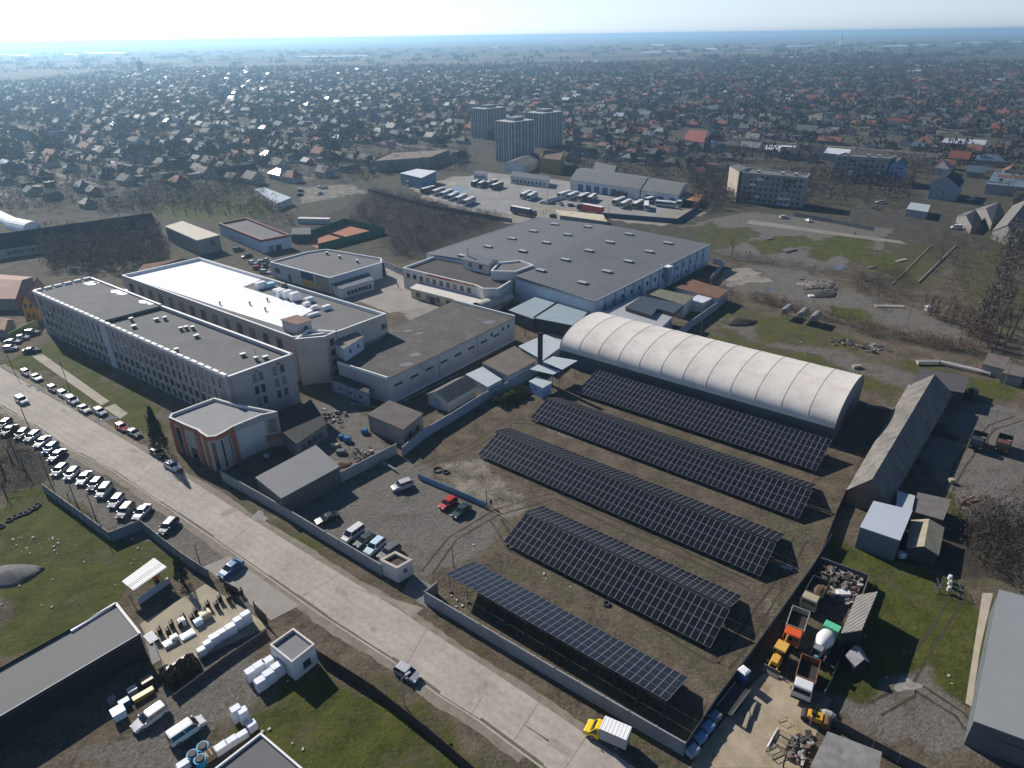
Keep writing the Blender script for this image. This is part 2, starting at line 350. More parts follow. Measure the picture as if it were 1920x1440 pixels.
sheet("driveway", [(640, 1072 + 22), (795, 1108 + 32), (770, 1150 + 8), (735, 1128)], M('driveway_concrete', (.25, .225, .185), .95, .2, .4), .012)
sheet("gate_apron", [(772, 1078), (812, 1098), (800, 1140), (755, 1110)], M('apron_concrete', (.16, .155, .15), .95, .2, .4), .016)
sheet("entrance_apron", [(382, 1062), (430, 1043), (562, 1135), (508, 1163)], M('apron_paving', (.27, .25, .22), .9, .12, .5), .012)
sheet("stone_yard", [(262, 1170), (385, 1095), (470, 1150), (505, 1175), (310, 1262)], M('yard_paving', (.33, .29, .21), .9, .2, .3), .012)
sheet("machine_yard", [(1290, 1440), (1330, 1385), (1404, 1290), (1440, 1255), (1560, 1310), (1545, 1345), (1500, 1440)], M('yard_concrete', (.34, .285, .2), .92, .22, .35, stain=(.3, .5, .7, (.22, .17, .11))), .012)
sheet("depot_yard", [(785, 362), (905, 322), (1085, 343), (1270, 385), (1225, 408), (985, 380), (955, 402), (870, 392)], M('depot_asphalt', (.22, .215, .205), .9, .16, .08, stain=(.05, .52, .7, (.32, .32, .31))), .012)
sheet("factory_yard", [(640, 552), (742, 497), (770, 540), (905, 577), (850, 566), (730, 587)], M('factory_paving', (.26, .24, .21), .9, .14, .2), .012)
sheet("path", [(1842, 1112), (1862, 1112), (1838, 1215), (1822, 1325), (1810, 1318)], M('path_slabs', (.38, .33, .26), .9, .12, .5), .012)
sheet("track", [(1405, 412), (1690, 452), (1700, 458), (1560, 440), (1400, 419)], M('track_gravel', (.2, .185, .155), .95, .2, .1), .006)
sheet("courtyard", [(1020, 628), (1075, 610), (1090, 640), (1050, 650)], M('courtyard_slabs', (.36, .3, .22), .9, .14, .4), .012)
for i, (x, y, sx, sy) in enumerate([(190, 787, 11, 4), (208, 783, 9, 4), (75, 730, 8, 3), (56, 724, 7, 2.5), (1570, 502, 14, 4), (1447, 542, 13, 3.2), (487, 968, 14, 9), (1700, 1285, 24, 12), (860, 355, 16, 5), (1110, 372, 10, 3)]):
    c0 = P(x, y); m = MB(); pts = []
    for k in range(18):
        a = k / 18 * 6.283; r = 1 + .35 * math.sin(a * 3 + i) + random.uniform(-.15, .15); q = P(x + sx * r * math.cos(a), y + sy * r * math.sin(a)); pts.append((q.x, q.y, .02))
    m.poly(pts); dry = i in (6, 7)
    struct("puddle" if not dry else "gravel_patch", m, M('broken_gravel', (.24, .235, .225), .95, .3, .8) if dry else M('puddle_water', (.10, .10, .095), .04, .1, 1, spec=.8))

# worn wheel lanes and tar patches on the road, ruts on bare ground
def track(name, px, wid, z, mat, pair=0.0, jit=.35):
    pts = PL(px); fine_ = []
    for a, q in zip(pts, pts[1:]):
        n = max(2, int((q - a).length / 1.2)); fine_ += [a.lerp(q, i / n) for i in range(n)]
    m = MB()
    for off in ((0,) if not pair else (-pair / 2, pair / 2)):
        prev = None
        for i in range(len(fine_) - 1):
            d = (fine_[i + 1] - fine_[i]).normalized(); nn = Vector((-d.y, d.x, 0)); w = wid * (1 + random.uniform(-jit, jit)); o = off + .18 * math.sin(i * .31 + off)
            l, r = fine_[i] + nn * (o - w / 2), fine_[i] + nn * (o + w / 2); l.z = r.z = z
            if prev: m.poly([prev[0], prev[1], r, l][::-1])
            prev = (l, r)
    return struct(name, m, mat)
lane = M('road_lane_worn', (.335, .302, .264), .9, .16, .12, fine=1.2)
mid1 = [((a[0] + b_[0]) / 2, (a[1] + b_[1]) / 2) for a, b_ in zip([(0, 688), (173, 789), (354, 898), (600, 1053), (820, 1192), (1000, 1310), (1192, 1440)], [(0, 762), (117, 836), (330, 964), (500, 1082), (730, 1237), (860, 1330), (1014, 1440)])]
track("road_lane", [(x + 14, y - 9) for x, y in mid1], .7, .0125, lane, 1.6, .12); track("road_lane", [(x - 14, y + 9) for x, y in mid1], .7, .0125, lane, 1.6, .12)
tar = M('tar_patch', (.27, .248, .22), .9, .2, .8)
for x, y, sx, sy in ((250, 845, 2.6, 1.2), (430, 960, 1.6, 3.2), (640, 1110, 3.0, 1.0), (905, 1290, 1.4, 2.2), (1050, 1400, 3.2, 1.4), (120, 770, 2.2, 1.0), (540, 1060, 1.0, 1.0), (700, 1180, 1.2, .8)):
    p = P(x, y); rz = -.69; m = MB(); m.poly([(p.x + (i * math.cos(rz) * sx - j * math.sin(rz) * sy) / 2 * random.uniform(.8, 1.1), p.y + (i * math.sin(rz) * sx + j * math.cos(rz) * sy) / 2 * random.uniform(.8, 1.1), .0165) for i, j in ((-1, -.8), (-.6, -1), (.7, -1), (1, -.6), (1, .8), (.5, 1), (-.8, 1), (-1, .5))]); struct("road_patch", m, tar)
rut = M('rut_soil', (.05, .041, .03), .95, .3, 1.0, bump=.5)
for px in ([(800, 1075), (850, 1010), (930, 960), (1040, 930), (1240, 1020), (1440, 1110)], [(780, 880), (880, 840), (960, 790), (1100, 800), (1350, 900), (1520, 990)], [(930, 975), (960, 1030), (1100, 1090), (1330, 1230), (1390, 1240)], [(1500, 1010), (1460, 1100), (1400, 1190), (1340, 1270)], [(1700, 1270), (1760, 1180), (1790, 1120), (1800, 1090)], [(1640, 1330), (1720, 1290), (1800, 1340), (1880, 1440)], [(1760, 960), (1800, 870), (1860, 800), (1925, 780)]):
    track("rut", px, .38, .007, rut, 1.7, .5)
sand = M('road_sand', (.2, .175, .14), .95, .25, .6)
track("road_verge", [(x + 3, y - 4) for x, y in UP[1:-1]], 1.3, .0055, sand, 0, .25); track("road_verge", [(x - 4, y + 5) for x, y in LO[1:-1]], 1.5, .0055, sand, 0, .25)
# ================================================================ BUILDINGS OF THE WORKS
glass = M('window_glass', (.03, .035, .045), .12, .3, .5, spec=.6)
frame_w = M('window_frame_white', (.55, .56, .57), .6, .08)
wht = M('white_trim', (.72, .72, .72), .6, .08)
dark_door = M('door_dark', (.06, .06, .065), .6, .1)
WIN = {}
curt = M('window_curtain', (.22, .215, .205), .3, .3, 1, spec=.6); sky_gl = M('window_sky_glass', (.10, .13, .17), .1, .3, 1, spec=.8)
def window_mesh(w, h, fr, bars=1, gl=None):
    key = (round(w, 2), round(h, 2), fr.name, bars, gl.name if gl else '')
    if key in WIN: return WIN[key]
    m = MB(); f = .09
    m.box((0, .04, h / 2), (w - 2 * f, .02, h - 2 * f), mi=1)
    for x in (-w / 2 + f / 2, w / 2 - f / 2): m.box((x, .04, h / 2), (f, .1, h))
    for z in (f / 2, h - f / 2): m.box((0, .04, z), (w - 2 * f, .1, f))
    for k in range(bars): m.box((-w / 2 + w * (k + 1) / (bars + 1), .05, h / 2), (.06, .06, h - 2 * f))
    m.box((0, .09, -.05), (w + .2, .24, .08))
    me = bpy.data.meshes.new("window"); me.from_pydata(m.v, [], m.f); me.materials.append(fr); me.materials.append(gl or glass); me.polygons.foreach_set('material_index', m.m)
    WIN[key] = me; return me
def out_normal(A, B, c):
    d = (B - A); d.z = 0; d.normalize(); n = Vector((d.y, -d.x, 0))
    return (d, n) if (A - c).dot(n) > 0 else (d, -n)
def wins(t, A, B, c, n, w, h, zs, fr=None, m0=1.0, m1=1.0, bars=1, name='window', gap=0.0, skip=()):
    """a row of windows for each height in zs along the wall A-B; each window is a part of its own"""
    d, nn = out_normal(A, B, c); L = (B - A); L.z = 0; L = L.length; org = Vector(t['_o']); rz = math.atan2(-nn.x, nn.y); me = window_mesh(w, h, fr or frame_w, bars)
    stuff = None
    for zi, z in enumerate(zs):
        for k in range(n):
            if (zi, k) in skip: continue
            s = m0 + (L - m0 - m1) * (k + .5) / n; p = Vector((A.x, A.y, 0)) + d * s + nn * gap
            rv = random.random(); o = bpy.data.objects.new(name, me if rv > .3 else window_mesh(w, h, fr or frame_w, bars, curt if rv > .12 else sky_gl)); C.objects.link(o); o.parent = t; o.location = (p.x - org.x, p.y - org.y, z - org.z); o.rotation_euler = (0, 0, rz)
def edge(pa, pb, h):
    return P(*pa, h), P(*pb, h)
def bldg(name, label, cat, px, h, wall, roof, par=0.0, cap=None, group=None, over=0.25, z0=0.0, world=None, capw=.4):
    poly = ccw(world if world else PL(px, h)); c = ctr(poly); t = thing(name, label, cat, (c.x, c.y, z0), group)
    if par > 0:
        MB().prism(poly, z0, h, top=False).build('wall', wall, t)
        n = len(poly); inn = []
        for i in range(n):                                  # inset ring for the parapet
            a, q, e = poly[i - 1], poly[i], poly[(i + 1) % n]; d1 = (q - a); d2 = (e - q); d1.z = d2.z = 0; d1.normalize(); d2.normalize()
            n1 = Vector((-d1.y, d1.x, 0)); n2 = Vector((-d2.y, d2.x, 0)); bs = (n1 + n2); k = max(.4, bs.dot(n1)); inn.append(q + bs * (capw / k))
        m = MB().prism(inn, h - par, h - par + .002, sides=False); m.build('roof', roof, t)
        pm = MB()
        for i in range(n):
            j = (i + 1) % n; a, q, ia, iq = poly[i], poly[j], inn[i], inn[j]
            pm.poly([ia, Vector((iq.x, iq.y, h)), Vector((iq.x, iq.y, h - par)), Vector((ia.x, ia.y, h - par))] if False else [(iq.x, iq.y, h), (ia.x, ia.y, h), (ia.x, ia.y, h - par), (iq.x, iq.y, h - par)])
            e1 = (a - ia) * .12; e2 = (q - iq) * .12
            b0, b1 = a + e1, q + e2
            pm.poly([(b0.x, b0.y, h + .07), (b1.x, b1.y, h + .07), (iq.x, iq.y, h + .07), (ia.x, ia.y, h + .07)], 0)
            pm.poly([(b0.x, b0.y, h - .05), (b1.x, b1.y, h - .05), (b1.x, b1.y, h + .07), (b0.x, b0.y, h + .07)], 0)
            pm.poly([(iq.x, iq.y, h), (ia.x, ia.y, h), (ia.x, ia.y, h + .07), (iq.x, iq.y, h + .07)], 0)
        pm.build('parapet', cap or wht, t)
    else:
        MB().prism(poly, z0, h - .02, top=False).build('wall', wall, t)
        ex = []
        for p in poly:
            d = (p - c); d.z = 0; d.normalize(); ex.append(Vector((p.x, p.y, 0)) + d * over)
        MB().prism(ex, h, h + .16, bot=True).build('roof', roof, t)
    return t, poly, c
def gable(name, label, cat, px, h, rh, wall, roof, over=.35, group=None, flip=False, world=None, rmat2=None, t=None):
    """px: four eave corners, the ridge runs from the middle of side 3-0 to the middle of side 1-2"""
    q = world if world else PL(px, h)
    if flip: q = q[1:] + q[:1]
    q = [Vector((p.x, p.y, 0)) for p in q]; c = ctr(q)
    if area2(q) < 0: q = [q[0], q[3], q[2], q[1]]; q = q[1:] + q[:1]
    t = t or thing(name, label, cat, (c.x, c.y, 0), group)
    a, b_, c2, d = q; m1 = (a + d) / 2; m2 = (b_ + c2) / 2; R1 = Vector((m1.x, m1.y, rh)); R2 = Vector((m2.x, m2.y, rh)); up = lambda p, z: Vector((p.x, p.y, z))
    w = MB().prism(q, 0, h, top=False); w.poly([up(d, h), up(a, h), R1 - Vector((0, 0, .05))][::-1]); w.poly([up(b_, h), up(c2, h), R2 - Vector((0, 0, .05))][::-1]); w.build('wall', wall, t)
    ax = (m2 - m1).normalized() * over; th = .14; r = MB()
    for lo1, lo2 in ((a, b_), (d, c2)):
        mid1 = m1; o = (lo1 - mid1); k = (o.length + over) / o.length; dz = (rh - h) * over / o.length
        e1 = up(m1 + o * k - ax, h - dz); e2 = up(m2 + (lo2 - m2) * k + ax, h - dz); g1 = R1 - ax; g2 = R2 + ax; z = Vector((0, 0, th))
        quad = [e1 + z, e2 + z, g2 + z, g1 + z]
        nn = (quad[1] - quad[0]).cross(quad[2] - quad[0])
        if nn.z < 0: quad = quad[::-1]
        lowq = [p - z for p in quad]; r.poly(quad); r.poly(lowq[::-1])
        for i in range(4): r.poly([lowq[i], lowq[(i + 1) % 4], quad[(i + 1) % 4], quad[i]])
    r.build('roof', roof, t)
    return t, q, c
def vent(t, p, z, s=(.5, .5, .8), mt=None, name='roof_vent'):
    o = Vector(t['_o']); m = MB(); m.box((0, 0, s[2] / 2), s, mi=0); m.box((0, 0, s[2] + .06), (s[0] + .25, s[1] + .25, .1), mi=1)
    ob = m.build(name, [mt or M('vent_brick', (.2, .18, .17), .9), wht]); ob.parent = t; ob.location = (p.x - o.x, p.y - o.y, z - o.z); ob.rotation_euler = (0, 0, .7); return ob

felt = M('roof_felt_grey', (.14, .14, .142), .9, .14, .1, fine=1.5, stain=(.18, .55, .72, (.105, .105, .108)))
felt_d = M('roof_felt_dark', (.06, .055, .052), .9, .2, .2, fine=2)
stone = M('office_stone', (.36, .345, .34), .9, .1, .3, fine=3)
stone_r = M('office_stone_plain', (.44, .44, .455), .9, .08, .3)
wallc = M('cream_plaster', (.50, .45, .385), .9, .1, .25, stain=(.15, .6, .8, (.36, .32, .27)))
wallg = M('grey_plaster', (.42, .42, .425), .9, .12, .25, stain=(.2, .58, .78, (.28, .28, .28)))
wallb = M('pale_blue_panel', (.45, .53, .60), .8, .07, .3)
memb = M('white_roof_membrane', (.92, .92, .92), .32, .05, .15, fine=1.0, spec=.5, stain=(.2, .66, .8, (.6, .6, .6)))
frd = M('window_frame_dark', (.10, .10, .105), .7, .1)

# ---- four-storey office block along the road
H = 13.0
A0, B0, C0, D0 = (62, 548), (425, 708), (549, 664), (172, 522); SA, SB = (187, 603), (303, 573)
poly = PL([A0, B0, C0, D0], H); c = ctr(poly); ob = thing('office_block', 'long four-storey grey stone office block with rows of windows facing the road', 'office block', (c.x, c.y, 0))
MB().prism(poly, 0, H - .05, top=False).build('wall', stone, ob)
rl = PL([A0, SA, SB, D0], H); MB().prism(rl, H - .6, H + .02, bot=True).build('roof', felt, ob, label='higher left part of the flat grey roof')
rr = PL([SA, B0, C0, SB], H - .95); MB().prism([P(*SA, H), P(*B0, H), P(*C0, H), P(*SB, H)], H - 1.0, H - .95).build('roof', felt, ob, label='lower right part of the flat grey roof')
pp = MB()
def pwall(m, pa, pb, z0, z1, th=.35, inset=.18):
    A, B = P(*pa, H), P(*pb, H); d, n = out_normal(A, B, c); m.wall(A - n * inset, B - n * inset, z0, z1, th)
for pa, pb, z1 in ((B0, C0, H + .05), (C0, SB, H + .05), (SB, D0, H + .35), (SA, B0, H - .12)): pwall(pp, pa, pb, H - .9, z1)
pp.build('parapet', stone_r, ob)
cp = MB()
for pa, pb, z1 in ((B0, C0, H + .05), (C0, SB, H + .05), (SB, D0, H + .35)): pwall(cp, pa, pb, z1, z1 + .1, .6)
A, B = P(*SA, H), P(*B0, H); n_ = 24
for (pa, pb, n_, zz) in ((A0, SA, 14, H), (SA, B0, 20, H - .1), (A0, D0, 6, H)):
    A, B = P(*pa, H), P(*pb, H); d, n = out_normal(A, B, c)
    for k in range(n_):
        p = A.lerp(B, (k + .5) / n_); cp.box((p.x - n.x * .1, p.y - n.y * .1, zz + .3), ((B - A).length / n_ * .72, .75, .75), math.atan2(d.y, d.x))
cp.build('coping_block', wht, ob, label='white coping blocks along the roof edges')
A, B, Cc = P(*A0, H), P(*B0, H), P(*C0, H)
sA = P(*SA, H); Lall = (B - A).length; Ls = (sA - A).length
# 99 window parts at most on this block: three upper rows are individual, the ground floor reads as one row
wins(ob, A, sA, c, 13, 1.25, 1.9, [9.6, 6.5], frd, 2, 1); wins(ob, sA, B, c, 20, 1.25, 1.9, [9.6, 6.5], frd, 4.5, 2)
wins(ob, B, Cc, c, 2, 1.0, 1.9, [9.6, 6.5, 3.4], frd, 5.5, 8); wins(ob, B, Cc, c, 2, 1.0, 1.9, [9.6, 6.5, 3.4], frd, 10.5, 2.4)
low = MB(); d, n = out_normal(A, B, c); rz = math.atan2(d.y, d.x)
for k in range(34):
    s = 2.5 + (Lall - 5) * (k + .5) / 34
    for z in (3.4, .5): p = A + d * s; low.box((p.x + n.x * .03, p.y + n.y * .03, z + .9), (1.25, .1, 1.8), rz, 0)
lo_ = low.build('windows', glass, ob); lo_['kind'] = 'stuff'
pil = MB()
for k in range(35):
    p = A + d * (2.5 + (Lall - 5) * k / 34); pil.box((p.x + n.x * .09, p.y + n.y * .09, 6.2), (.45, .18, 12.4), rz)
pil.build('pilaster', stone, ob, label='shallow stone ribs between the windows of the long front')
for k, (s, z) in enumerate([(9, 8.6), (17, 5.6), (26, 8.7), (33, 5.5), (52, 8.6), (61, 5.5), (66, 8.7), (78, 5.6), (86, 8.6), (92, 5.5)]):
    p = A + d * s + n * .35; MB().box((p.x, p.y, z), (.85, .4, .6), rz).build('air_conditioner', frame_w, ob)
st = MB(); p = A + d * (Ls + 2.0); st.box((p.x + n.x * .25, p.y + n.y * .25, 6.4), (3.2, .5, 12.6), rz); st.build('stair_tower', stone_r, ob)
sg = MB()
for z in (2.2, 5.2, 8.2): sg.box((p.x + n.x * .53, p.y + n.y * .53, z), (1.6, .08, 2.2), rz)
sg.build('stair_window', M('pale_blue_glass', (.35, .48, .58), .3, .1), ob)
q = P(*C0, H); dd, nn = out_normal(B, Cc, c)
for s in (6.9, 12.5): p2 = B + dd * s; MB().tube((p2.x + nn.x * .02, p2.y + nn.y * .02, 12.0), (p2.x + nn.x * .1, p2.y + nn.y * .1, 12.0), .38, n=10).build('roundel', M('red_brick_trim', (.28, .12, .09), .9), ob)
ed = MB()
for s in (.3, .9): p2 = B + dd * s; ed.box((p2.x + nn.x * .04, p2.y + nn.y * .04, 6.2), (.2, .08, 12.4), math.atan2(dd.y, dd.x))
ed.build('corner_stripe', M('faded_red_stripe', (.33, .2, .19), .9), ob)
for x, y in ((247, 602), (252, 615), (294, 602), (310, 600), (340, 620), (350, 618), (362, 618), (369, 633), (332, 660), (456, 668), (481, 676), (498, 673)):
    vent(ob, P(x, y, H - .95), H - .95, (.8, .7, .9) if x % 3 else (1.1, .7, .7))
pt = MB(); p = P(483, 676, H - .95); pt.tube((p.x, p.y, H - .2), (p.x - .3, p.y, H + 2.4), .06); pt.build('mast', dark_door, ob)
for x, y, s in ((170, 531, 2.6), (182, 529, 1.6), (223, 545, 3.2), (232, 550, 2.2), (274, 565, 2.6), (283, 569, 1.6)):
    p = P(x, y, H + .05); pts = [(p.x + s * random.uniform(.6, 1.1) * math.cos(a), p.y + s * .7 * random.uniform(.5, 1.1) * math.sin(a)) for a in [i * .7 for i in range(9)]]
    MB().prism(pts, H + .03, H + .06).build('felt_patch', M('white_patch', (.8, .8, .8), .5, .1), ob)

# ---- cream block behind it with the glaring white roof
H2 = 12.5; WA, WD, WC, WT = (228, 516), (374, 483), (724, 588), (630, 621)
wp = [WA, (553, 634), (560, 622), (576, 619), (609, 633), (633, 624), WC, WD]
wb, poly, c2 = bldg('white_roof_block', 'cream three-storey block with a glaring white roof membrane behind the office block', 'industrial block', [WA, (548, 632), (632, 622), WC, WD], H2, wallc, felt, par=.9, cap=wht)
A, B = edge(WA, (548, 632), H2)
wins(wb, A, B, c2, 14, 2.3, 2.6, [8.0, 4.9], frd, 2, 3, bars=2)
A, B = edge((632, 622), WC, H2); wins(wb, A, B, c2, 2, 1.0, 1.2, [8.6], frd, 16, 2)
z = H2 - .9
MB().prism(PL([(233, 517), (374, 486), (430, 500), (500, 521), (455, 538), (590, 580), (528, 613), (430, 582)], z), z + .01, z + .05).build('membrane', memb, wb, label='white membrane covering the left and middle of the roof')
tw, tpoly, tc_ = bldg('stair_tower', 'cream stair tower at the near corner of the white-roofed block', 'tower', [(553, 636), (609, 630 + 1), (631, 621), (577, 617)], 12.9, wallc, felt, par=.7, cap=wht)
A, B = edge((609, 631), (631, 621), 12.9); wins(tw, A, B, tc_, 1, 1.5, 1.7, [9.9, 7.0, 4.1, 1.2], frd, .5, .5, bars=2)
pip = MB(); dd, nn = out_normal(A, B, tc_)
for s in (.15, .95):
    p = A.lerp(B, s) + nn * .12; pip.tube((p.x, p.y, .4), (p.x, p.y, 13.6), .09)
pip.build('downpipe', M('pipe_grey', (.35, .35, .36), .6), tw)
ph, pp_, pc = bldg('roof_hut', 'small pale hut with a rust-brown lid on the white-roofed block', 'roof hut', [(528, 600), (555, 609), (583, 601), (557, 592)], 14.6, wallg, M('rust_lid', (.2, .12, .095), .85, .2), z0=z + .05, over=.4)
dm = MB(); A, B = edge((555, 609), (583, 601), 14.6); dd, nn = out_normal(A, B, pc); p = A.lerp(B, .6) + nn * .04; dm.box((p.x, p.y, z + 1.05), (1, .1, 1.9), math.atan2(dd.y, dd.x)); dm.build('door', dark_door, ph)
blk = M('insulation_white', (.78, .79, .8), .7, .08)
for i, (x, y, sx, sy, sz) in enumerate([(490, 540, 3.2, 2, 1.8), (521, 549, 2.6, 1.6, 1.2), (528, 556, 2.6, 1.8, 2), (540, 559, 2.6, 1.8, 2.2), (554, 563, 2.8, 1.8, 2.2), (580, 566, 2.6, 1.6, 1.2), (575, 573, 2, 1.6, .8), (590, 579, 2.2, 1.4, .8), (612, 580, 2.6, 1.5, 1), (588, 592, 3.4, 1.2, .6)]):
    p = P(x, y, z); m = MB().box((p.x, p.y, z + .03 + sz / 2), (sx, sy, sz), .75); m.box((p.x, p.y, z + .06 + sz + .05), (sx * .9, sy * .8, .12), .8, 1)
    tag(m.build('insulation_stack', [blk, wht], loc=(p.x, p.y, z)), ['tallest wrapped insulation stack in the row on the grey roof edge', 'white wrapped insulation stack on the white-roofed block'][i != 4] if i in (4,) else 'white wrapped insulation stack on the white-roofed block', 'insulation stack', None if i == 4 else 'insulation stacks on the white-roofed block')
m = MB(); p = P(506, 538, z); m.box((p.x, p.y, z + .7), (2.8, 1.9, 1.2), .75); m.box((p.x, p.y, z + 1.32), (2.9, 2, .06), .75); tag(m.build('tarpaulin_stack', M('blue_tarp', (.25, .5, .62), .6, .1), loc=(p.x, p.y, z)), 'material stack under a light blue tarpaulin on the white-roofed block', 'stack')
m = MB(); p = P(535, 538, z)
for k in range(9): a = k * .9; m.tube((p.x + .8 * math.cos(a), p.y + .8 * math.sin(a), z + .05), (p.x + .5 * math.cos(a + 1), p.y + .5 * math.sin(a + 1), z + 1.0), .45, .2, 6)
tag(m.build('net_bundle', M('green_net', (.12, .14, .05), .9, .3), loc=(p.x, p.y, z)), 'olive green net bundle lying on the white-roofed block', 'bundle')
for x, y in ((469, 572), (502, 565), (498, 583), (413, 572)):
    p = P(x, y, z); m = MB(); m.tube((p.x, p.y, z), (p.x, p.y, z + .9), .22, n=8); m.tube((p.x, p.y, z + .9), (p.x, p.y, z + 1.15), .42, .05, 8); m.build('roof_vent', dark_door, wb)

# ---- long low factory with a ribbed grey-brown roof
ribr = M('fibre_cement_roof', (.088, .08, .072), .9, .2, .12, fine=1.8, stain=(.35, .55, .8, (.17, .155, .138)), ribs=(28, .55))
H3 = 6.8
fb, fpoly, fc = bldg('factory_hall', 'long low factory hall with a stained grey-brown ribbed roof and slot windows', 'factory', [(633, 681), (727, 711), (965, 596), (850, 566), (730, 618), (722, 640)], H3, wallg, ribr, over=.15)
A, B = edge((727, 711), (965, 596), H3)
slot = M('slot_dark', (.02, .022, .026), .5); dd, nn = out_normal(A, B, fc); rz = math.atan2(dd.y, dd.x)
for k in range(8):
    m = MB(); p = A + dd * (3.2 + k * 5.4) + nn * .03; m.box((0, 0, 0), (2.6, .1, .55)); o = m.build('window', slot); o.parent = fb; o.location = (p.x - fc.x, p.y - fc.y, 4.2); o.rotation_euler = (0, 0, rz)
for s in (39.0, 44.0, 46.5): m = MB(); p = A + dd * s + nn * .03; m.box((0, 0, 0), (.8, .1, .9)); o = m.build('window', slot); o.parent = fb; o.location = (p.x - fc.x, p.y - fc.y, 5.2); o.rotation_euler = (0, 0, rz)
for s in (17.6, 32.8): p = A + dd * s + nn * .02; MB().box((p.x, p.y, 3.3), (.25, .06, 6.6), rz).build('wall_joint', M('joint_brown', (.24, .22, .21), .9), fb)
pl = MB(); pl.wall(A + nn * .25, B + nn * .25, 0, .35, .5); pl.build('plinth', wht, fb)
A2, B2 = edge((633, 681), (727, 711), H3); MB().wall(A2, B2, H3 - .2, H3 + .55, .35).build('parapet', wht, fb); A3, B3 = edge((850, 566), (965, 596), H3); MB().wall(A3, B3, H3 - .2, H3 + .75, .35).build('parapet', wht, fb)
for x, y, r in ((918, 604, 1.9), (762, 683, 1.7), (779, 665, 1.5), (765, 620, 1.3), (786, 625, 1.1)):
    p = P(x, y, H3 + .2); m = MB(); m.prism([(p.x + r * math.cos(a) * (1 + .3 * math.sin(2 * a)), p.y + r * .75 * math.sin(a)) for a in [i * .63 for i in range(10)]], H3 + .165, H3 + .2); m.build('roof_patch', M('blue_grey_patch', (.13, .14, .165), .6, .3, 1.2), fb)
# white annex on the factory roof
an, ap, ac = bldg('roof_annex', 'white lean-to annex with brown pent roof standing on the factory roof', 'annex', [(625, 640), (645, 668 - 13), (680, 640 - 8), (660, 618)], 10.4, wallb, M('annex_roof', (.19, .175, .16), .9, .2), z0=H3 + .17, over=.3)
A, B = edge((645, 655), (680, 632), 10.4); wins(an, A, B, ac, 2, 1.1, 1.2, [8.3], frame_w, .6, .6)
# low blue lean-to at the foot of the factory
lt, lp_, lc = bldg('lean_to_store', 'low bluish lean-to store at the foot of the factory gable', 'store', [(622, 712), (641, 708 - 4), (692, 728), (690, 738)], 3.4, M('faded_blue_wall', (.28, .33, .43), .9, .15), M('dark_lean_roof', (.05, .055, .06), .8), over=.25)
A, B = edge((622, 712), (690, 738), 3.4); wins(lt, A, B, lc, 3, 1.5, 1.2, [1.1], frame_w, 1, 1)

# ---- the big warehouse hall with eighteen skylights
H4 = 8.0; hall_roof = M('hall_roof_grey', (.112, .119, .127), .75, .08, .05, fine=.8, stain=(.06, .55, .75, (.09, .095, .1)), ribs=(-37, .3))
n0, n1, n2, n3 = P(1116, 565, H4), P(1332, 458, H4), P(1010, 407, H4), None
n3 = n0 + (n2 - n1); nL = P(799, 476, H4); nM = P(985, 508, H4); nN = P(966, 523, H4); hp = [n0, n1, n2, nL, nM, nN]; hc = ctr(hp); hall = thing('warehouse_hall', 'huge pale blue warehouse hall with a dark grey low-pitched roof and skylights', 'warehouse', (hc.x, hc.y, 0))
MB().prism(hp, 0, H4 - .05, top=False).build('wall', wallb, hall)
rg1 = (n1 + n2) / 2; RZ = 9.3; m = MB(); ax = (n0 - n1).normalized(); pw = (n2 - n1); pw = (pw - ax * pw.dot(ax)); half = pw.length / 2; pw.normalize()
rg0 = rg1 + ax * ((nN - rg1).dot(ax)) ; fr = rg1 + ax * ((n0 - rg1).dot(ax))
def hz_(p):
    return Vector((p.x, p.y, H4 + (RZ - H4) * max(0, 1 - abs((p - rg1).dot(pw)) / half)))
for pts in ([n0, n1, rg1, nN], [nN, rg1, n2, nL, nM]):
    pts = [hz_(p) for p in pts]
    if (pts[1] - pts[0]).cross(pts[2] - pts[0]).z < 0: pts = pts[::-1]
    m.poly(pts)
for pa, pb in ((n0, nN), (nN, nM), (nM, nL), (n1, rg1), (rg1, n2)):
    m.poly([Vector((pa.x, pa.y, H4 - .2)), Vector((pb.x, pb.y, H4 - .2)), hz_(pb), hz_(pa)])
m.build('roof', hall_roof, hall)
tm = MB()
for a, q in ((n0, n1), (nL, n2), (nN, n0)): tm.wall(a, q, H4 - .35, H4 + .12, .35)
tm.build('eaves_trim', M('trim_grey_blue', (.24, .29, .34), .6), hall)
A, B = n0, n1; dd, nn = out_normal(A, B, hc); rz = math.atan2(dd.y, dd.x)
for k in range(1, 14): p = A.lerp(B, k / 14) + nn * .12; MB().box((p.x, p.y, 3.8), (.35, .24, 7.6), rz).build('wall_column', M('column_blue', (.2, .27, .34), .7), hall)
wins(hall, A, B, hc, 14, 1.1, 1.2, [4.6], frd, 3, 3); wins(hall, A, B, hc, 9, .9, 1.0, [1.6], frd, 8, 8)
for x, y in ((915, 462), (960, 447), (1000, 433), (1040, 420), (980, 473), (1024, 457), (1064, 442), (1102, 427), (1060, 489), (1104, 472), (1143, 456), (1179, 441), (1138, 508), (1178, 489), (1217, 471), (1252, 455), (1092, 529), (1014, 509), (866, 479)):
    p = P(x, y, 8.8); zz = hz_(p).z
    m = MB(); m.box((0, 0, .25), (3.2, 1.7, .5)); m.box((0, 0, .56), (3.4, 1.9, .12), mi=1); o = m.build('skylight', [M('kerb_dark', (.07, .07, .075), .8), M('skylight_sheet', (.33, .34, .35), .4)]); o.parent = hall; o.location = (p.x - hc.x, p.y - hc.y, zz - .05); o.rotation_euler = (0, 0, math.atan2((n3 - n0).y, (n3 - n0).x))
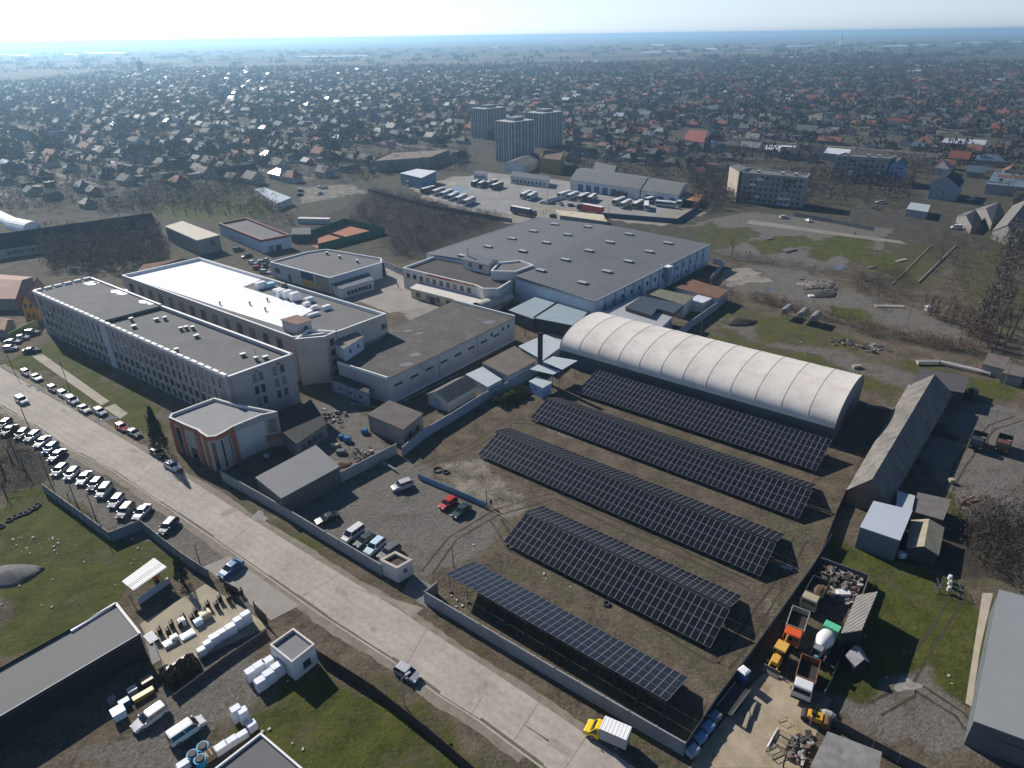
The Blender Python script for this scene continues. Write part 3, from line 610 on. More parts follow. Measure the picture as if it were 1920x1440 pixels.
m = MB(); p = P(1248, 505, 7) + nn * .9; m.box((p.x, p.y, 5.6), (2.4, 1.6, 4.8), rz); m.box((p.x, p.y, 8.2), (2.8, 2, .3), rz, 1); m.tube((p.x - 2.4, p.y - 1, 5), (p.x - 2.4, p.y - 1, 9.4), .2, n=8, mi=1); m.build('ventilation_unit', [M('steel_blue', (.2, .26, .32), .5), wht], hall)

# ---- white two-storey offices in front of the hall
H5 = 7.4
office, op, oc = bldg('works_office', 'white two-storey works office with a dark flat roof and red cornice', 'office', [(755, 502), (890, 534), (905, 541), (935, 541), (1000, 500), (868, 478), (822, 478)], H5, M('office_white', (.55, .54, .51), .85, .06), felt_d, par=.8, cap=wht)
A, B = edge((755, 502), (890, 534), H5); wins(office, A, B, oc, 10, 1.5, 1.5, [4.3], frd, 1, 1); dd, nn = out_normal(A, B, oc)
m = MB(); m.wall(A.lerp(B, .36) + nn * .08, A.lerp(B, .7) + nn * .08, H5 - .75, H5 - .1, .1); m.build('red_cornice', M('red_paint', (.42, .09, .07), .6), office)
m = MB(); m.wall(A.lerp(B, .7) + nn * .08, A.lerp(B, 1.0) + nn * .08, H5 - .75, H5 - .1, .1); m.build('orange_cornice', M('orange_paint', (.5, .22, .1), .6), office)
pe, pq, pc = gable('penthouse', 'white penthouse with a dark blue pitched roof on the works office', 'penthouse', [(868, 486), (915, 497), (934, 489), (888, 478)], 10.0, 11.1, M('office_white', (.55, .54, .51)), M('dark_blue_roof', (.045, .06, .095), .6), over=.3)
for ch in list(pe.children):
    if ch.name.startswith('wall'):
        for v in ch.data.vertices:
            if v.co.z < .01: v.co.z = H5 - .8
A, B = edge((868, 486), (915, 497), 10.0); wins(pe, A, B, pc, 2, 1.5, 1.5, [8.0], frd, 1, 1)
fl = MB(); p = P(877, 484, 10); fl.tube((p.x, p.y, 10.2), (p.x, p.y, 13.4), .22, n=8); fl.tube((p.x, p.y, 13.4), (p.x, p.y, 13.8), .38, .1, 8); fl.build('flue', M('steel_bright', (.5, .5, .5), .35, metal=.6), pe)
twr, tq, tcc = bldg('parapet_tower', 'white stepped tower wall between works office and hall', 'tower', [(920, 508), (967, 509), (1000, 497), (975, 488), (935, 492)], 9.8, M('office_white2', (.52, .53, .545), .85, .06), felt, par=.5, cap=wht)
A, B = edge((920, 508), (967, 509), 9.8); wins(twr, A, B, tcc, 1, 1.0, 1.5, [2.2], frd, 7, 1)
lw, lq, lcc = bldg('entrance_wing', 'single-storey cream entrance wing with a white flat roof before the works office', 'wing', [(770, 541), (895, 573), (912, 562), (790, 529)], 3.3, M('wing_cream', (.5, .47, .36), .85), M('wing_roof', (.56, .54, .5), .6, .06), over=.5)
A, B = edge((770, 541), (895, 573), 3.3); wins(lw, A, B, lcc, 6, 1.7, 1.5, [1.0], frd, 1, 1)
m = MB(); dd, nn = out_normal(A, B, lcc); p = A.lerp(B, .34) + nn * .06; m.box((p.x, p.y, 1.15), (2.2, .12, 2.3), math.atan2(dd.y, dd.x)); m.build('door', dark_door, lw)
# barrel-roofed walkway
a, q = P(895, 577, 3), P(955, 556, 3); d = (q - a).normalized(); n = Vector((-d.y, d.x, 0)); m = MB(); rings = []
for s in range(9):
    cpt = a.lerp(q, s / 8); rings.append([cpt + n * (2.4 * math.cos(t_)) + Vector((0, 0, 1.7 * math.sin(t_))) for t_ in [i * math.pi / 10 for i in range(11)]])
m.loft(rings, caps=False, closed=False); bw = thing('covered_walkway', 'cream barrel-vaulted covered walkway beside the entrance wing', 'walkway', tuple((a + q) / 2 - Vector((0, 0, 3)))); ro = m.build('roof', M('vault_cream', (.46, .44, .37), .6), bw, smooth=True)
for s in range(0, 9, 2):
    for sd_ in (-1, 1): cpt = a.lerp(q, s / 8) + n * 2.35 * sd_; MB().tube((cpt.x, cpt.y, 0), (cpt.x, cpt.y, 3.05), .09).build('post', wht, bw)
# blue ribbed canopies
ribb = M('blue_ribbed_sheet', (.27, .34, .38), .5, .08, .3, ribs=(-42, 1.3))
for px, h, lab in (([(955, 582), (1010, 555), (1050, 566), (1000, 598)], 4.0, 'left pale blue ribbed canopy of the stepped pair before the hall'), ([(1000, 596), (1046, 566), (1105, 581), (1078, 611)], 4.0, 'right pale blue ribbed canopy of the stepped pair before the hall')):
    bb, bp_, bc = bldg('canopy', lab, 'canopy', px, h, M('canopy_dark', (.05, .055, .06), .8), ribb, over=.3)
cn = P(1052, 604, 2.6); m = MB(); m.box((cn.x, cn.y, 2.65), (9, 2.6, .14), math.radians(-22)); aw = thing('rust_awning', 'rust-coloured awning on posts under the ribbed canopy', 'awning', (cn.x, cn.y, 0)); m.build('roof', M('rust_orange', (.27, .13, .08), .8), aw)
for s in (-4, -1.4, 1.4, 4): MB().tube((cn.x + s * .927, cn.y - s * .37 - 1, 0), (cn.x + s * .927, cn.y - s * .37 - 1, 2.6), .07).build('post', wht, aw)

# ---- boiler house right of the hall with a dark solar-like roof panel
bh, bq, bc = bldg('boiler_house', 'flat pale grey building with a dark raised panel roof beside the tent hangar', 'utility building', [(1133, 586), (1235, 618), (1262, 592), (1196, 555)], 5.0, wallg, M('pale_metal_roof', (.34, .355, .375), .5, .05), over=.3)
A, B = edge((1235, 618), (1262, 592), 5.0); wins(bh, A, B, bc, 3, 1.0, 1.3, [2.6], frd, .5, .5)
ra, rq, rc = bldg('raised_roof', 'dark L-shaped panel deck on the pale roof beside the hall', 'roof deck', [(1173, 577), (1222, 592), (1232, 579), (1262, 588), (1282, 572), (1204, 556)], 6.2, M('deck_side', (.06, .065, .075), .6), M('deck_dark', (.05, .055, .068), .35, .06, .5, ribs=(-30, 1.0)), z0=5.2, over=.2)
gs, gq, gc = bldg('striped_shed', 'long shed with an olive and grey striped roof against the hall', 'shed', [(1212, 551), (1282, 572), (1300, 556), (1228, 541)], 4.6, wallg, M('olive_striped_roof', (.14, .14, .1), .8, .2, .6, ribs=(40, .3)), over=.3)
bs, bsq, bsc = bldg('brown_shed', 'rusty brown shed roof below the bare shrubs behind the hall', 'shed', [(1268, 540), (1345, 560), (1365, 545), (1300, 525)], 3.6, wallg, M('rust_roof', (.15, .08, .05), .9, .25, .5), over=.3)
ws, wsq, wsc = bldg('white_shed', 'small shed with a bright sheet roof behind the boiler house', 'shed', [(1290, 566), (1318, 568), (1338, 558), (1310, 553)], 3.2, wallg, M('bright_sheet', (.55, .58, .62), .4), over=.3)
# ================================================================ MIDDLE GROUND: corner building, sheds, walls, hangar, solar field
brick = M('brick_orange', (.33, .125, .065), .9, .18, .6, fine=5)
panel_g = M('concrete_panel', (.33, .32, .30), .9, .1, .4)
# corner building with a bowed front, orange brick piers and grey panels
H6 = 8.4
front = [(520, 772), (490, 778), (436, 800), (420, 810), (404, 818), (388, 819), (377, 812), (370, 806), (362, 803), (345, 796), (330, 789), (317, 783), (321, 776), (402, 746), (440, 757)]
cb, cpoly, cc = bldg('corner_building', 'grey-roofed corner building with a bowed front and orange brick piers by the road', 'building', front, H6, panel_g, M('corner_roof', (.225, .232, .245), .8, .06, .3), par=.55, cap=M('coping_pale', (.58, .575, .56), .7), capw=.35)
fr = PL(front, H6)
bz = MB()
def bandedge(i, j, z0, z1, off, th, m):
    A, B = fr[i], fr[j]; d, n = out_normal(A, B, cc); m.wall(A + n * off, B + n * off, z0, z1, th)
for i in range(2, 11): bandedge(i, i + 1, H6 - 1.0, H6 - .12, .05, .12, bz)
bz.build('brick_band', brick, cb)
def pier(pa, pb, u, w, mat, z0, z1, th, name):
    A, B = P(*pa, H6), P(*pb, H6); d, n = out_normal(A, B, cc); p = A.lerp(B, u) + n * (th / 2 + .01); return MB().box((p.x, p.y, (z0 + z1) / 2), (w, th, z1 - z0), math.atan2(d.y, d.x)).build(name, mat, cb)
for pa, pb, u, w in (((317, 783), (370, 806), .06, 1.1), ((317, 783), (370, 806), .42, .9), ((317, 783), (370, 806), .96, 1.3), ((388, 819), (436, 800), .45, .8), ((404, 818), (436, 800), .92, 1.0), ((377, 812), (388, 819), .5, .7)):
    pier(pa, pb, u, w, brick, 0, H6 - .9, .3, 'brick_pier')
for pa, pb, u, w, z0, z1 in (((317, 783), (370, 806), .24, 1.3, .4, 6.6), ((317, 783), (370, 806), .7, 2.2, .2, 3.0), ((404, 818), (436, 800), .45, 2.2, .4, 6.9), ((377, 812), (388, 819), .5, .5, .4, 6.6), ((388, 819), (404, 818), .5, .8, .3, 6.8)):
    pier(pa, pb, u, w, glass, z0, z1, .1, 'window')
A, B = P(490, 778, H6), P(520, 772, H6); d, n = out_normal(A, B, cc)
wins(cb, A, B, cc, 2, 1.1, 3.0, [3.9], frd, 1.2, .8)
pier((490, 778), (520, 772), .55, 4.2, brick, 1.7, 3.2, .12, 'brick_panel')
pier((436, 800), (490, 778), .5, 9.2, M('white_panel', (.44, .45, .46), .85, .08), .2, H6 - 1.3, .1, 'white_panel')
# ruin with a dark roof between corner building and office block
ru, rq_, rc_ = bldg('dark_roofed_annex', 'low annex with a black roof in the shade of the office block', 'annex', [(520, 800), (553, 835), (612, 795), (582, 750)], 3.4, M('dim_wall', (.2, .19, .18), .9, .2), M('black_roof', (.035, .036, .038), .9, .3, .5), over=.2)
A, B = P(553, 835, 3.4), P(612, 795, 3.4); wins(ru, A, B, rc_, 4, 1.2, 1.1, [1.3], frd, 1.5, 1.5)
# open yard stores
sh, sq, sc_ = bldg('yard_shed', 'wide open-sided store with a smooth grey sheet roof beside the concrete wall', 'shed', [(480, 896), (528, 935), (636, 876), (592, 836)], 4.0, M('shed_side', (.1, .1, .1), .9), M('grey_sheet', (.15, .155, .165), .75, .06, .3), over=.15)
ut, uq, uc = bldg('utility_block', 'flat-roofed grey utility block against the inner wall', 'utility building', [(690, 778), (756, 806), (792, 776), (730, 752)], 4.2, M('drab_plaster', (.24, .23, .215), .9, .2, .4), M('drab_roof', (.11, .098, .088), .9, .25, .3), over=.2)
A, B = P(756, 806, 4.2), P(792, 776, 4.2); wins(ut, A, B, uc, 2, 1.1, 1.2, [1.4], frd, .8, .8)
gs_, gq, gcen = gable('white_gable_shed', 'white gabled shed with pale blue doors standing in the inner wall', 'shed', [(802, 739), (840, 752), (891, 723), (855, 711)], 3.0, 4.7, M('shed_white', (.5, .49, .47), .85, .1), M('shed_roof_grey', (.11, .105, .1), .9, .2, .4), flip=True, over=.4)
A, B = P(802, 739, 3), P(840, 752, 3); d, n = out_normal(A, B, gcen); p = A.lerp(B, .45) + n * .05; MB().box((p.x, p.y, 1.25), (2.3, .1, 2.5), math.atan2(d.y, d.x)).build('door', M('pale_blue_door', (.3, .42, .52), .7), gs_)
lgt = M('pale_sheet', (.40, .45, .47), .45, .05, .3)
for px, h, lab in (([(874, 703), (914, 726), (940, 712), (905, 689)], 3.2, 'left flat roof of pale sheet between the gabled shed and the brown roof'), ([(973, 650), (1018, 676), (1060, 644), (1022, 628)], 3.4, 'pale blue sheet roof behind the three tall flues')):
    bldg('flat_store', lab, 'store', px, h, wallg, lgt, over=.2)
br, bq_, bcc = bldg('brown_store', 'store with a brown felt roof between two pale sheet roofs', 'store', [(905, 681), (953, 705), (1003, 678), (965, 650)], 3.9, wallg, M('brown_felt', (.125, .105, .09), .9, .2, .4), over=.25)
# canopy and blue kiosk beside the hangar
cg = thing('drive_canopy', 'split pale sheet canopy on slim steel posts over blue tanks', 'canopy', tuple(P(1035, 730, 0)))
m = MB(); m.prism(PL([(993, 693), (1037, 703), (1050, 697), (1012, 683)], 4.6), 4.6, 4.75, bot=True); m.build('roof', lgt, cg)
m = MB(); m.prism(PL([(1018, 679), (1054, 694), (1083, 677), (1037, 669)], 5.0), 5.0, 5.15, bot=True); m.build('roof', lgt, cg)
pm = MB()
for x, y in ((996, 694), (1036, 702), (1049, 697), (1013, 684), (1080, 677), (1054, 693)): p = P(x, y, 4.6); MB().tube((p.x, p.y, 0), (p.x, p.y, 4.6), .08).build('post', M('post_blue', (.1, .14, .25), .6), cg)
kb, kq, kc = bldg('blue_kiosk', 'small pale blue kiosk with a white lid beside the hedge', 'kiosk', [(993, 716), (1017, 728), (1034, 718), (1010, 707)], 3.0, M('kiosk_blue', (.30, .45, .62), .7, .06), lgt, over=.25)
A, B = P(993, 716, 3), P(1017, 728, 3); d, n = out_normal(A, B, kc); p = A.lerp(B, .5) + n * .03; MB().box((p.x, p.y, 1.9), (.7, .06, .3), math.atan2(d.y, d.x)).build('window', slot, kb)
for i, x in enumerate((1009.5, 1012.5, 1015.5)):
    p = P(x, 713, 0); fl = thing('boiler_flue', ['leftmost of the three tall dark steel flues', 'middle one of the three tall dark steel flues', 'rightmost of the three tall dark steel flues'][i], 'flue', tuple(p), 'tall boiler flues')
    MB().tube(p, p + Vector((0, 0, 13.4 - .4 * abs(i - 1))), .26, .24, 10).build('pipe', M('flue_dark', (.05, .045, .045), .6), fl); MB().tube(p + Vector((0, 0, 13.1)), p + Vector((0, 0, 13.5)), .31, .2, 10).build('cap', M('flue_rust', (.12, .06, .04), .8), fl)

# ---- hangar with a white membrane roof
e0, e1, e2 = P(1050, 655, 4), P(1565, 803, 4), P(1624, 725, 4); ax = (e1 - e0); Lh = ax.length; ax.normalize(); wv = (e2 - e1); wv = wv - ax * wv.dot(ax); W = wv.length; wv.normalize(); ce = e0 + ax * Lh / 2 + wv * W / 2
hg = thing('arched_hangar', 'long arched hangar with a white fabric roof and dark side walls', 'hangar', (ce.x, ce.y, 0))
NB = 36; rings = []; NA = 26
for s in range(NB * 2 + 1):
    sag = .07 - .07 * abs(((s % 6) - 3) / 3) ** 2 + (.02 if s % 2 else 0)
    r = []
    for k in range(NA + 1):
        a = math.pi * k / NA; x = -math.cos(a); zz = max(0.0, math.sin(a)) ** .85
        r.append(e0 + ax * (Lh * s / (NB * 2)) + wv * (W / 2 + (W / 2 + .25 - sag * .6) * x) + Vector((0, 0, (5.6 - sag) * zz)))
    rings.append(r)
MB().loft(rings, caps=False, closed=False).build('fabric_roof', M('hangar_fabric', (.64, .60, .55), .6, .06, .25, fine=1.2, stain=(.2, .5, .8, (.5, .44, .4))), hg, smooth=True)
wl = MB(); wl.wall(e0, e1, 0, 4.02, .2); wl.wall(e0 + wv * W, e1 + wv * W, 0, 4.02, .2); hwm = M('hangar_wall', (.075, .095, .11), .7, .1, .3); wl.build('side_wall', hwm, hg)
for en, off in ((e0, -.02), (e1, .02)):
    m = MB(); pts = [en + ax * off + wv * (W * (k / 14)) for k in range(15)]
    top = [en + ax * off + wv * (W / 2 - W / 2 * math.cos(math.pi * k / NA)) + Vector((0, 0, 5.5 * max(0.0, math.sin(math.pi * k / NA)) ** .85)) for k in range(NA + 1)]
    fc_ = [Vector((en.x, en.y, 0)) + ax * off, Vector((en.x, en.y, 0)) + ax * off + wv * W] + top[::-1]
    m.poly(fc_); m.build('end_wall', M('hangar_end', (.14, .16, .19), .7, .08, .3), hg)
p = e1 + wv * (W * .5) + ax * .1; MB().box((p.x, p.y, 2.0), (.12, 5, 4.0), math.atan2(ax.y, ax.x)).build('door', M('hangar_door', (.06, .07, .085), .6), hg)
for s in range(0, NB * 2 + 1, 6):
    m = MB(); a = rings[s]
    for k in range(NA): m.tube(a[k] + Vector((0, 0, .03)), a[k + 1] + Vector((0, 0, .03)), .035, n=4, cap=False)
    m.build('roof_seam', M('seam_grey', (.42, .39, .36), .8), hg)

# ---- photovoltaic rows
cell = M('solar_cell', (.0085, .009, .014), .2, .25, .9, fine=3, spec=.4)
alu = M('panel_frame_alu', (.3, .305, .315), .5, .05)
steel = M('shade_dark_steel', (.07, .073, .078), .6, .1)  # leg and rail colour darkened to sink into the shade below the panels
footm = M('darkened_concrete', (.12, .115, .105), .9)  # footing colour darkened for the same shade under the arrays
PANEL = {}
def panel_mesh(w, l):
    key = (round(w, 2), round(l, 2))
    if key in PANEL: return PANEL[key]
    m = MB(); f = .027; g = .014
    m.box((0, 0, 0), (w - .03 - 2 * f, l - .03 - 2 * f, .03), mi=1)
    for x in (-w / 2 + .015 + f / 2, w / 2 - .015 - f / 2): m.box((x, 0, 0), (f, l - .03, .045))
    for y in (-l / 2 + .015 + g / 2, l / 2 - .015 - g / 2): m.box((0, y, 0), (w - .03 - 2 * f, g, .04))
    me = bpy.data.meshes.new("panel"); me.from_pydata(m.v, [], m.f); me.materials.append(alu); me.materials.append(cell); me.polygons.foreach_set('material_index', m.m); PANEL[key] = me; return me
def solar_face(t, TL, BL, BR, TR, rows, maxn=100):
    o = Vector(t['_o']); u = ((TR - TL) + (BR - BL)) / 2; L_ = u.length; u.normalize(); v = ((TL - BL) + (TR - BR)) / 2; v = v - u * v.dot(u); Sl = v.length; v.normalize(); n = u.cross(v)
    cols = max(1, round(L_ / 1.06)); w = L_ / cols; l = Sl / rows; org = BL.lerp(BR, .5) - u * L_ / 2; mt = Matrix((u, v, n)).transposed().to_4x4(); me = panel_mesh(w, l)
    cells = [(i, j) for i in range(cols) for j in range(rows)]
    cells.sort(key=lambda ij: (org + u * (ij[0] + .5) * w + v * (ij[1] + .5) * l - Vector((0, 0, 80))).length)
    rest = MB()
    for k, (i, j) in enumerate(cells):
        p = org + u * (i + .5) * w + v * (j + .5) * l; M4 = Matrix.Translation(p) @ mt
        if k < maxn:
            q = bpy.data.objects.new("panel", me); C.objects.link(q); q.parent = t; q.matrix_local = Matrix.Translation(-o) @ M4
        else:
            b0 = len(rest.v); rest.v += [tuple(M4 @ x.co) for x in me.vertices]; rest.f += [tuple(b0 + x for x in pl_.vertices) for pl_ in me.polygons]; rest.m += [pl_.material_index for pl_ in me.polygons]
    if rest.v: r = rest.build("panels", [alu, cell], t); r['kind'] = 'stuff'
    fr_ = MB()
    for j in range(rows + 1):
        for s in (0,): a = org + v * (j * l * .98 + .02) - n * .09; fr_.tube(a, a + u * L_, .045, n=4)
    return u, v, n, L_, Sl, org, fr_
def legs(t, u, v, n, L_, Sl, org, k):
    for i in range(k + 1):
        for s, frac in ((0, .06), (1, .94)):
            lg = MB(); a = org + u * (.4 + (L_ - .8) * i / k) + v * (Sl * frac) - n * .1; lg.tube((a.x, a.y, .05), a, .06, n=5); MB().box((a.x, a.y, .12), (.6, .6, .24), .6).build('footing', footm, t)
            if s: b0 = org + u * (.4 + (L_ - .8) * i / k) + v * Sl * .4 - n * .1; lg.tube((a.x, a.y, .4), b0, .04, n=4)
            lg.build('leg', steel, t)
def array(label, TL, BL, BR, TR, zt, zb, rows, back=None, lift=0):
    pts = [P(*TL, zt), P(*BL, zb), P(*BR, zb), P(*TR, zt)]; c0 = ctr(pts); t = thing('solar_array', label, 'solar array', (c0.x, c0.y, 0), 'rows of solar arrays')
    u, v, n, L_, Sl, org, fr_ = solar_face(t, *pts, rows)
    fr_.build('rail_frame', steel, t)
    legs(t, u, v, n, L_, Sl, org, int(L_ / 4.2))
    if back:
        FL, FR = back; a = [P(*FL, zb + .0), P(*FR, zb + .0)]
        d = Vector((v.x, v.y, 0)); off = .62
        RL = pts[0] + d.normalized() * off; RR = pts[3] + d.normalized() * off
        u2 = solar_face(t, RR - Vector((0, 0, .08)), a[1], a[0], RL - Vector((0, 0, .08)), rows, 0); u2[6].build('rail_frame', steel, t)
        cm = MB(); cm.tube(pts[0] + d * off / 2 / d.length - Vector((0, 0, .34)), pts[3] + d * off / 2 / d.length - Vector((0, 0, .34)), .26, n=8); cm.build('ridge_gap_shade', M('gap_shade_black', (.012, .012, .014), .8), t)  # black tube standing in for the shaded gap along the ridge
    return t
array('solar array row beside the white arched hangar, farthest from the road', (1111, 690), (1085, 737), (1523, 880), (1561, 826), 3.4, .9, 5)
array('second solar array row from the hangar, double-sided with a dark ridge', (1027, 748), (994, 783), (1497, 972), (1527, 922), 3.0, .8, 4, ((1046, 745), (1532, 908)))
array('longest double-sided solar array row in the middle of the field', (928, 808), (897, 853), (1422, 1078), (1453, 1020), 3.0, .8, 4, ((957, 803), (1474, 1002)))
array('short double-sided solar array row next to the single-sided one by the road wall', (983, 962), (944, 1015), (1331, 1216), (1367, 1142), 3.0, .8, 4, ((1016, 948), (1394, 1119)))
# nearest row leans the other way: its high edge faces the road
pts = [P(1243, 1312, 3.9), P(1292, 1270, 1.6), P(888, 1052, 1.6), P(833, 1073, 3.9)]; c0 = ctr(pts); t = thing('solar_array', 'single-sided solar array row nearest the road, high edge on legs towards the wall', 'solar array', (c0.x, c0.y, 0), 'rows of solar arrays')
u, v, n, L_, Sl, org, fr_ = solar_face(t, pts[0], pts[1], pts[2], pts[3], 4); fr_.build('rail_frame', steel, t); legs(t, u, v, n, L_, Sl, org, 10)

# ---- walls and fences
fenc = M('fence_concrete', (.26, .265, .275), .9, .14, .5, fine=3, stain=(.4, .55, .75, (.2, .2, .2)))
def wallrun(name, label, cat, px, h, mat, th=.18, post=None, step=3.0, group=None, postm=None, foot=False, z0=0.0):
    pts = PL(px, 0 if foot else h); t = thing(name, label, cat, (pts[0].x, pts[0].y, 0), group); m = MB(); pme = None; np_ = 0
    for a, q in zip(pts, pts[1:]):
        m.wall(a, q, z0, h, th); k = max(1, int((q - a).length / step)); rz = math.atan2((q - a).y, (q - a).x)
        if post:
            for i in range(k + 1):
                p = a.lerp(q, i / k); np_ += 1
                if pme is None:
                    pm = MB().box((0, 0, (h + .06) / 2), (post, th + .1, h + .06)); pme = bpy.data.meshes.new('post'); pme.from_pydata(pm.v, [], pm.f); pme.materials.append(postm or mat)
                if np_ <= 100: o = bpy.data.objects.new('post', pme); C.objects.link(o); o.parent = t; o.location = (p.x - pts[0].x, p.y - pts[0].y, 0); o.rotation_euler = (0, 0, rz)
    m.build('panel', mat, t)
    return t
wallrun('concrete_wall', 'grey concrete wall along the road from the corner building to the white guard house', 'wall', [(415, 884), (524, 945), (610, 997), (714, 1058)], 2.4, fenc, .2, .25)
wallrun('concrete_wall', 'grey concrete wall dividing the store yard from the parking lot', 'wall', [(526, 944), (640, 884), (742, 832)], 2.5, fenc, .2, .25)
wallrun('concrete_wall', 'long bluish wall running behind the utility block and sheds to the hangar', 'wall', [(754, 838), (792, 806), (850, 772), (905, 738), (960, 712), (1012, 684), (1054, 652)], 2.4, M('fence_bluish', (.27, .31, .36), .85, .1, .5), .2, .22)
wallrun('concrete_wall', 'grey concrete wall between the road and the nearest solar row', 'wall', [(818, 1092), (796, 1109), (900, 1170), (1040, 1252), (1180, 1333), (1284, 1392)], 2.4, fenc, .2, .22)
wallrun('low_wall', 'low concrete kerb wall at the top of the parking lot', 'wall', [(707, 858), (742, 880)], .7, fenc, .3)
wallrun('blue_fence', 'short low fence of pale blue sheets beside the red car', 'fence', [(785, 898), (850, 925), (911, 952)], 1.3, M('blue_sheet', (.17, .30, .42), .6, .1), .06, .1, foot=True)
steelf = M('grey_blue_sheet', (.155, .19, .225), .55, .1, .5)
wallrun('metal_fence', 'grey-blue sheet metal fence stepping around the grass field on the left', 'fence', [(78, 907), (140, 952), (204, 998), (262, 975), (300, 1006), (345, 1040), (388, 1068)], 2.2, steelf, .06, .12, 2.6, postm=M('post_dark', (.04, .045, .05), .6))
wallrun('timber_fence', 'dark boarded fence running from the white kiosk to the bottom edge', 'fence', [(592, 1217), (700, 1285), (800, 1362), (905, 1452)], 1.9, M('dark_boards', (.045, .03, .026), .9, .3, 1.2), .1, .14, 2.2)
wallrun('yard_rail', 'dark low fence rail below the white pallets in the stone yard', 'fence', [(326, 1302), (420, 1232), (498, 1180)], 1.0, M('rail_dark', (.05, .05, .055), .7), .08, .1)
wallrun('slab_wall', 'pale blue slab wall behind the hall corner and boiler house', 'wall', [(1258, 630), (1300, 598), (1350, 563)], 2.6, M('fence_bluish', (.27, .31, .36)), .2, .22)
wallrun('slab_wall', 'pale wall along the far right side of the hall', 'wall', [(1332, 520), (1358, 488), (1338, 483)], 2.4, M('fence_bluish', (.27, .31, .36)), .2, .22)
darkf = M('dark_sheet_fence', (.045, .055, .07), .7, .15)
wallrun('yard_fence', 'dark blue fence between the solar field and the machine yard', 'fence', [(1284, 1396), (1345, 1305), (1400, 1232), (1452, 1160), (1525, 1058), (1560, 1000)], 2.0, darkf, .08, .12)
wallrun('yard_fence', 'narrow dark fence from the old barn down to the scrap bay', 'fence', [(1545, 1022), (1570, 955), (1600, 890)], 1.6, M('dark_rust_fence', (.06, .05, .045), .8, .2), .08, .1)
wallrun('pipe_fence', 'thin steel fence with white posts along the right side of the machine yard', 'fence', [(1590, 1195), (1560, 1270), (1522, 1345)], 1.5, M('mesh_dark', (.06, .07, .08), .7), .03, .1, 2.4, postm=M('post_pale', (.4, .42, .44), .6))
wallrun('slat_fence', 'grey slatted fence along the slab-roofed shed at the bottom right', 'fence', [(1562, 1345), (1640, 1388), (1740, 1440), (1780, 1462)], 1.6, M('mesh_dark', (.06, .07, .08), .7), .05, .12, 2.5, postm=M('post_grey', (.25, .25, .24), .7))
wallrun('green_wall', 'greenish low wall with a shed at the left end of the office block', 'wall', [(15, 625), (68, 598)], 2.6, M('green_wall_paint', (.24, .26, .1), .9, .15), .25)
wallrun('panel_wall', 'long concrete panel wall between the warehouse orchard and the bus depot', 'wall', [(690, 353), (800, 382), (960, 410)], 2.0, M('panel_wall_dim', (.19, .185, .18), .9, .15), .2)
wallrun('panel_wall', 'panel wall along the street behind the waste field', 'wall', [(1490, 398), (1560, 410), (1640, 425)], 2.0, M('panel_wall_dim', (.19, .185, .18), .9, .15), .2)
wallrun('blue_wall', 'dark blue sheet fence around the bus yard corner', 'fence', [(1120, 398), (1270, 410), (1310, 385)], 2.2, M('depot_blue_fence', (.045, .07, .12), .7), .1)
wallrun('depot_wall', 'white and blue fence between bus yard and workshop row', 'fence', [(1026, 374), (1072, 361)], 2.0, M('depot_white_fence', (.45, .5, .55), .7), .1)
wallrun('panel_wall', 'pale panel wall between the blue mural hall and the orchard', 'wall', [(716, 487), (738, 497), (757, 505)], 2.6, M('fence_bluish', (.27, .31, .36)), .2)

# ---- guard house at the gate
gh, gq2, gcc = bldg('guard_house', 'whitewashed flat-roofed guard house in the road wall by the gate', 'guard house', [(712, 1050), (744, 1066), (773, 1050), (741, 1034)], 3.1, M('whitewash', (.55, .54, .51), .9, .1, .5, stain=(.5, .6, .8, (.42, .39, .34))), M('rust_felt', (.075, .06, .052), .9, .25, .8), par=.45, cap=M('rust_cap', (.42, .38, .32), .8, .2))
A, B = P(744, 1066, 3.1), P(773, 1050, 3.1); wins(gh, A, B, gcc, 1, .5, .6, [1.6], frd, 1.2, 1.2)

# ---- right-hand barn and sheds
b = gable('old_barn', 'long old barn with a weathered grey fibre-cement roof and brick gable', 'barn', [(1591, 917), (1706, 722), (1783, 737), (1665, 941)], 3.2, 6.9, M('barn_brick', (.16, .11, .09), .9, .2, .5), M('barn_roof', (.17, .158, .142), .95, .25, .25, fine=2, stain=(.4, .45, .7, (.1, .095, .088)), ribs=(20, 1.0)), over=.3, flip=False)
nb, nq, nc = bldg('open_store', 'low open store with a dark flat felt roof at the far end of the barn', 'store', [(1708, 722), (1728, 692), (1818, 708), (1806, 737)], 3.6, M('store_dark', (.07, .065, .06), .9), M('store_felt', (.075, .072, .073), .9, .15), over=.2)
bldg('blue_grey_shed', 'square shed with a smooth pale blue-grey roof in front of the old barn', 'shed', [(1613, 989), (1687, 1014), (1710, 958), (1638, 941)], 4.4, M('shed_dark_grey', (.12, .14, .165), .8, .06), M('pale_blue_roof', (.40, .44, .50), .6, .04), over=.12)
bldg('pale_lean_to', 'narrow lean-to with a pale sheet roof touching the barn gable', 'shed', [(1680, 953), (1709, 958), (1715, 931), (1683, 922)], 3.2, M('shed_dark_grey', (.12, .14, .165)), M('pale_roof', (.40, .43, .45), .6, .06), over=.1)
bldg('corrugated_shed', 'low shed with a dark corrugated roof beside the tree trunks', 'shed', [(1712, 960), (1768, 976), (1783, 938), (1721, 925)], 2.8, M('shed_brown', (.1, .085, .07), .9), M('corrugated_dark', (.15, .14, .13), .8, .2, .6, ribs=(70, 1.6)), over=.1)
gable('small_shelter', 'small shelter with a pale straw-coloured roof slope and white ridge', 'shelter', [(1702, 1026), (1710, 977), (1768, 990), (1758, 1040)], 2.4, 3.4, M('shelter_dark', (.05, .05, .05), .9), M('straw_sheet', (.3, .275, .2), .8, .15, .5), over=.2)
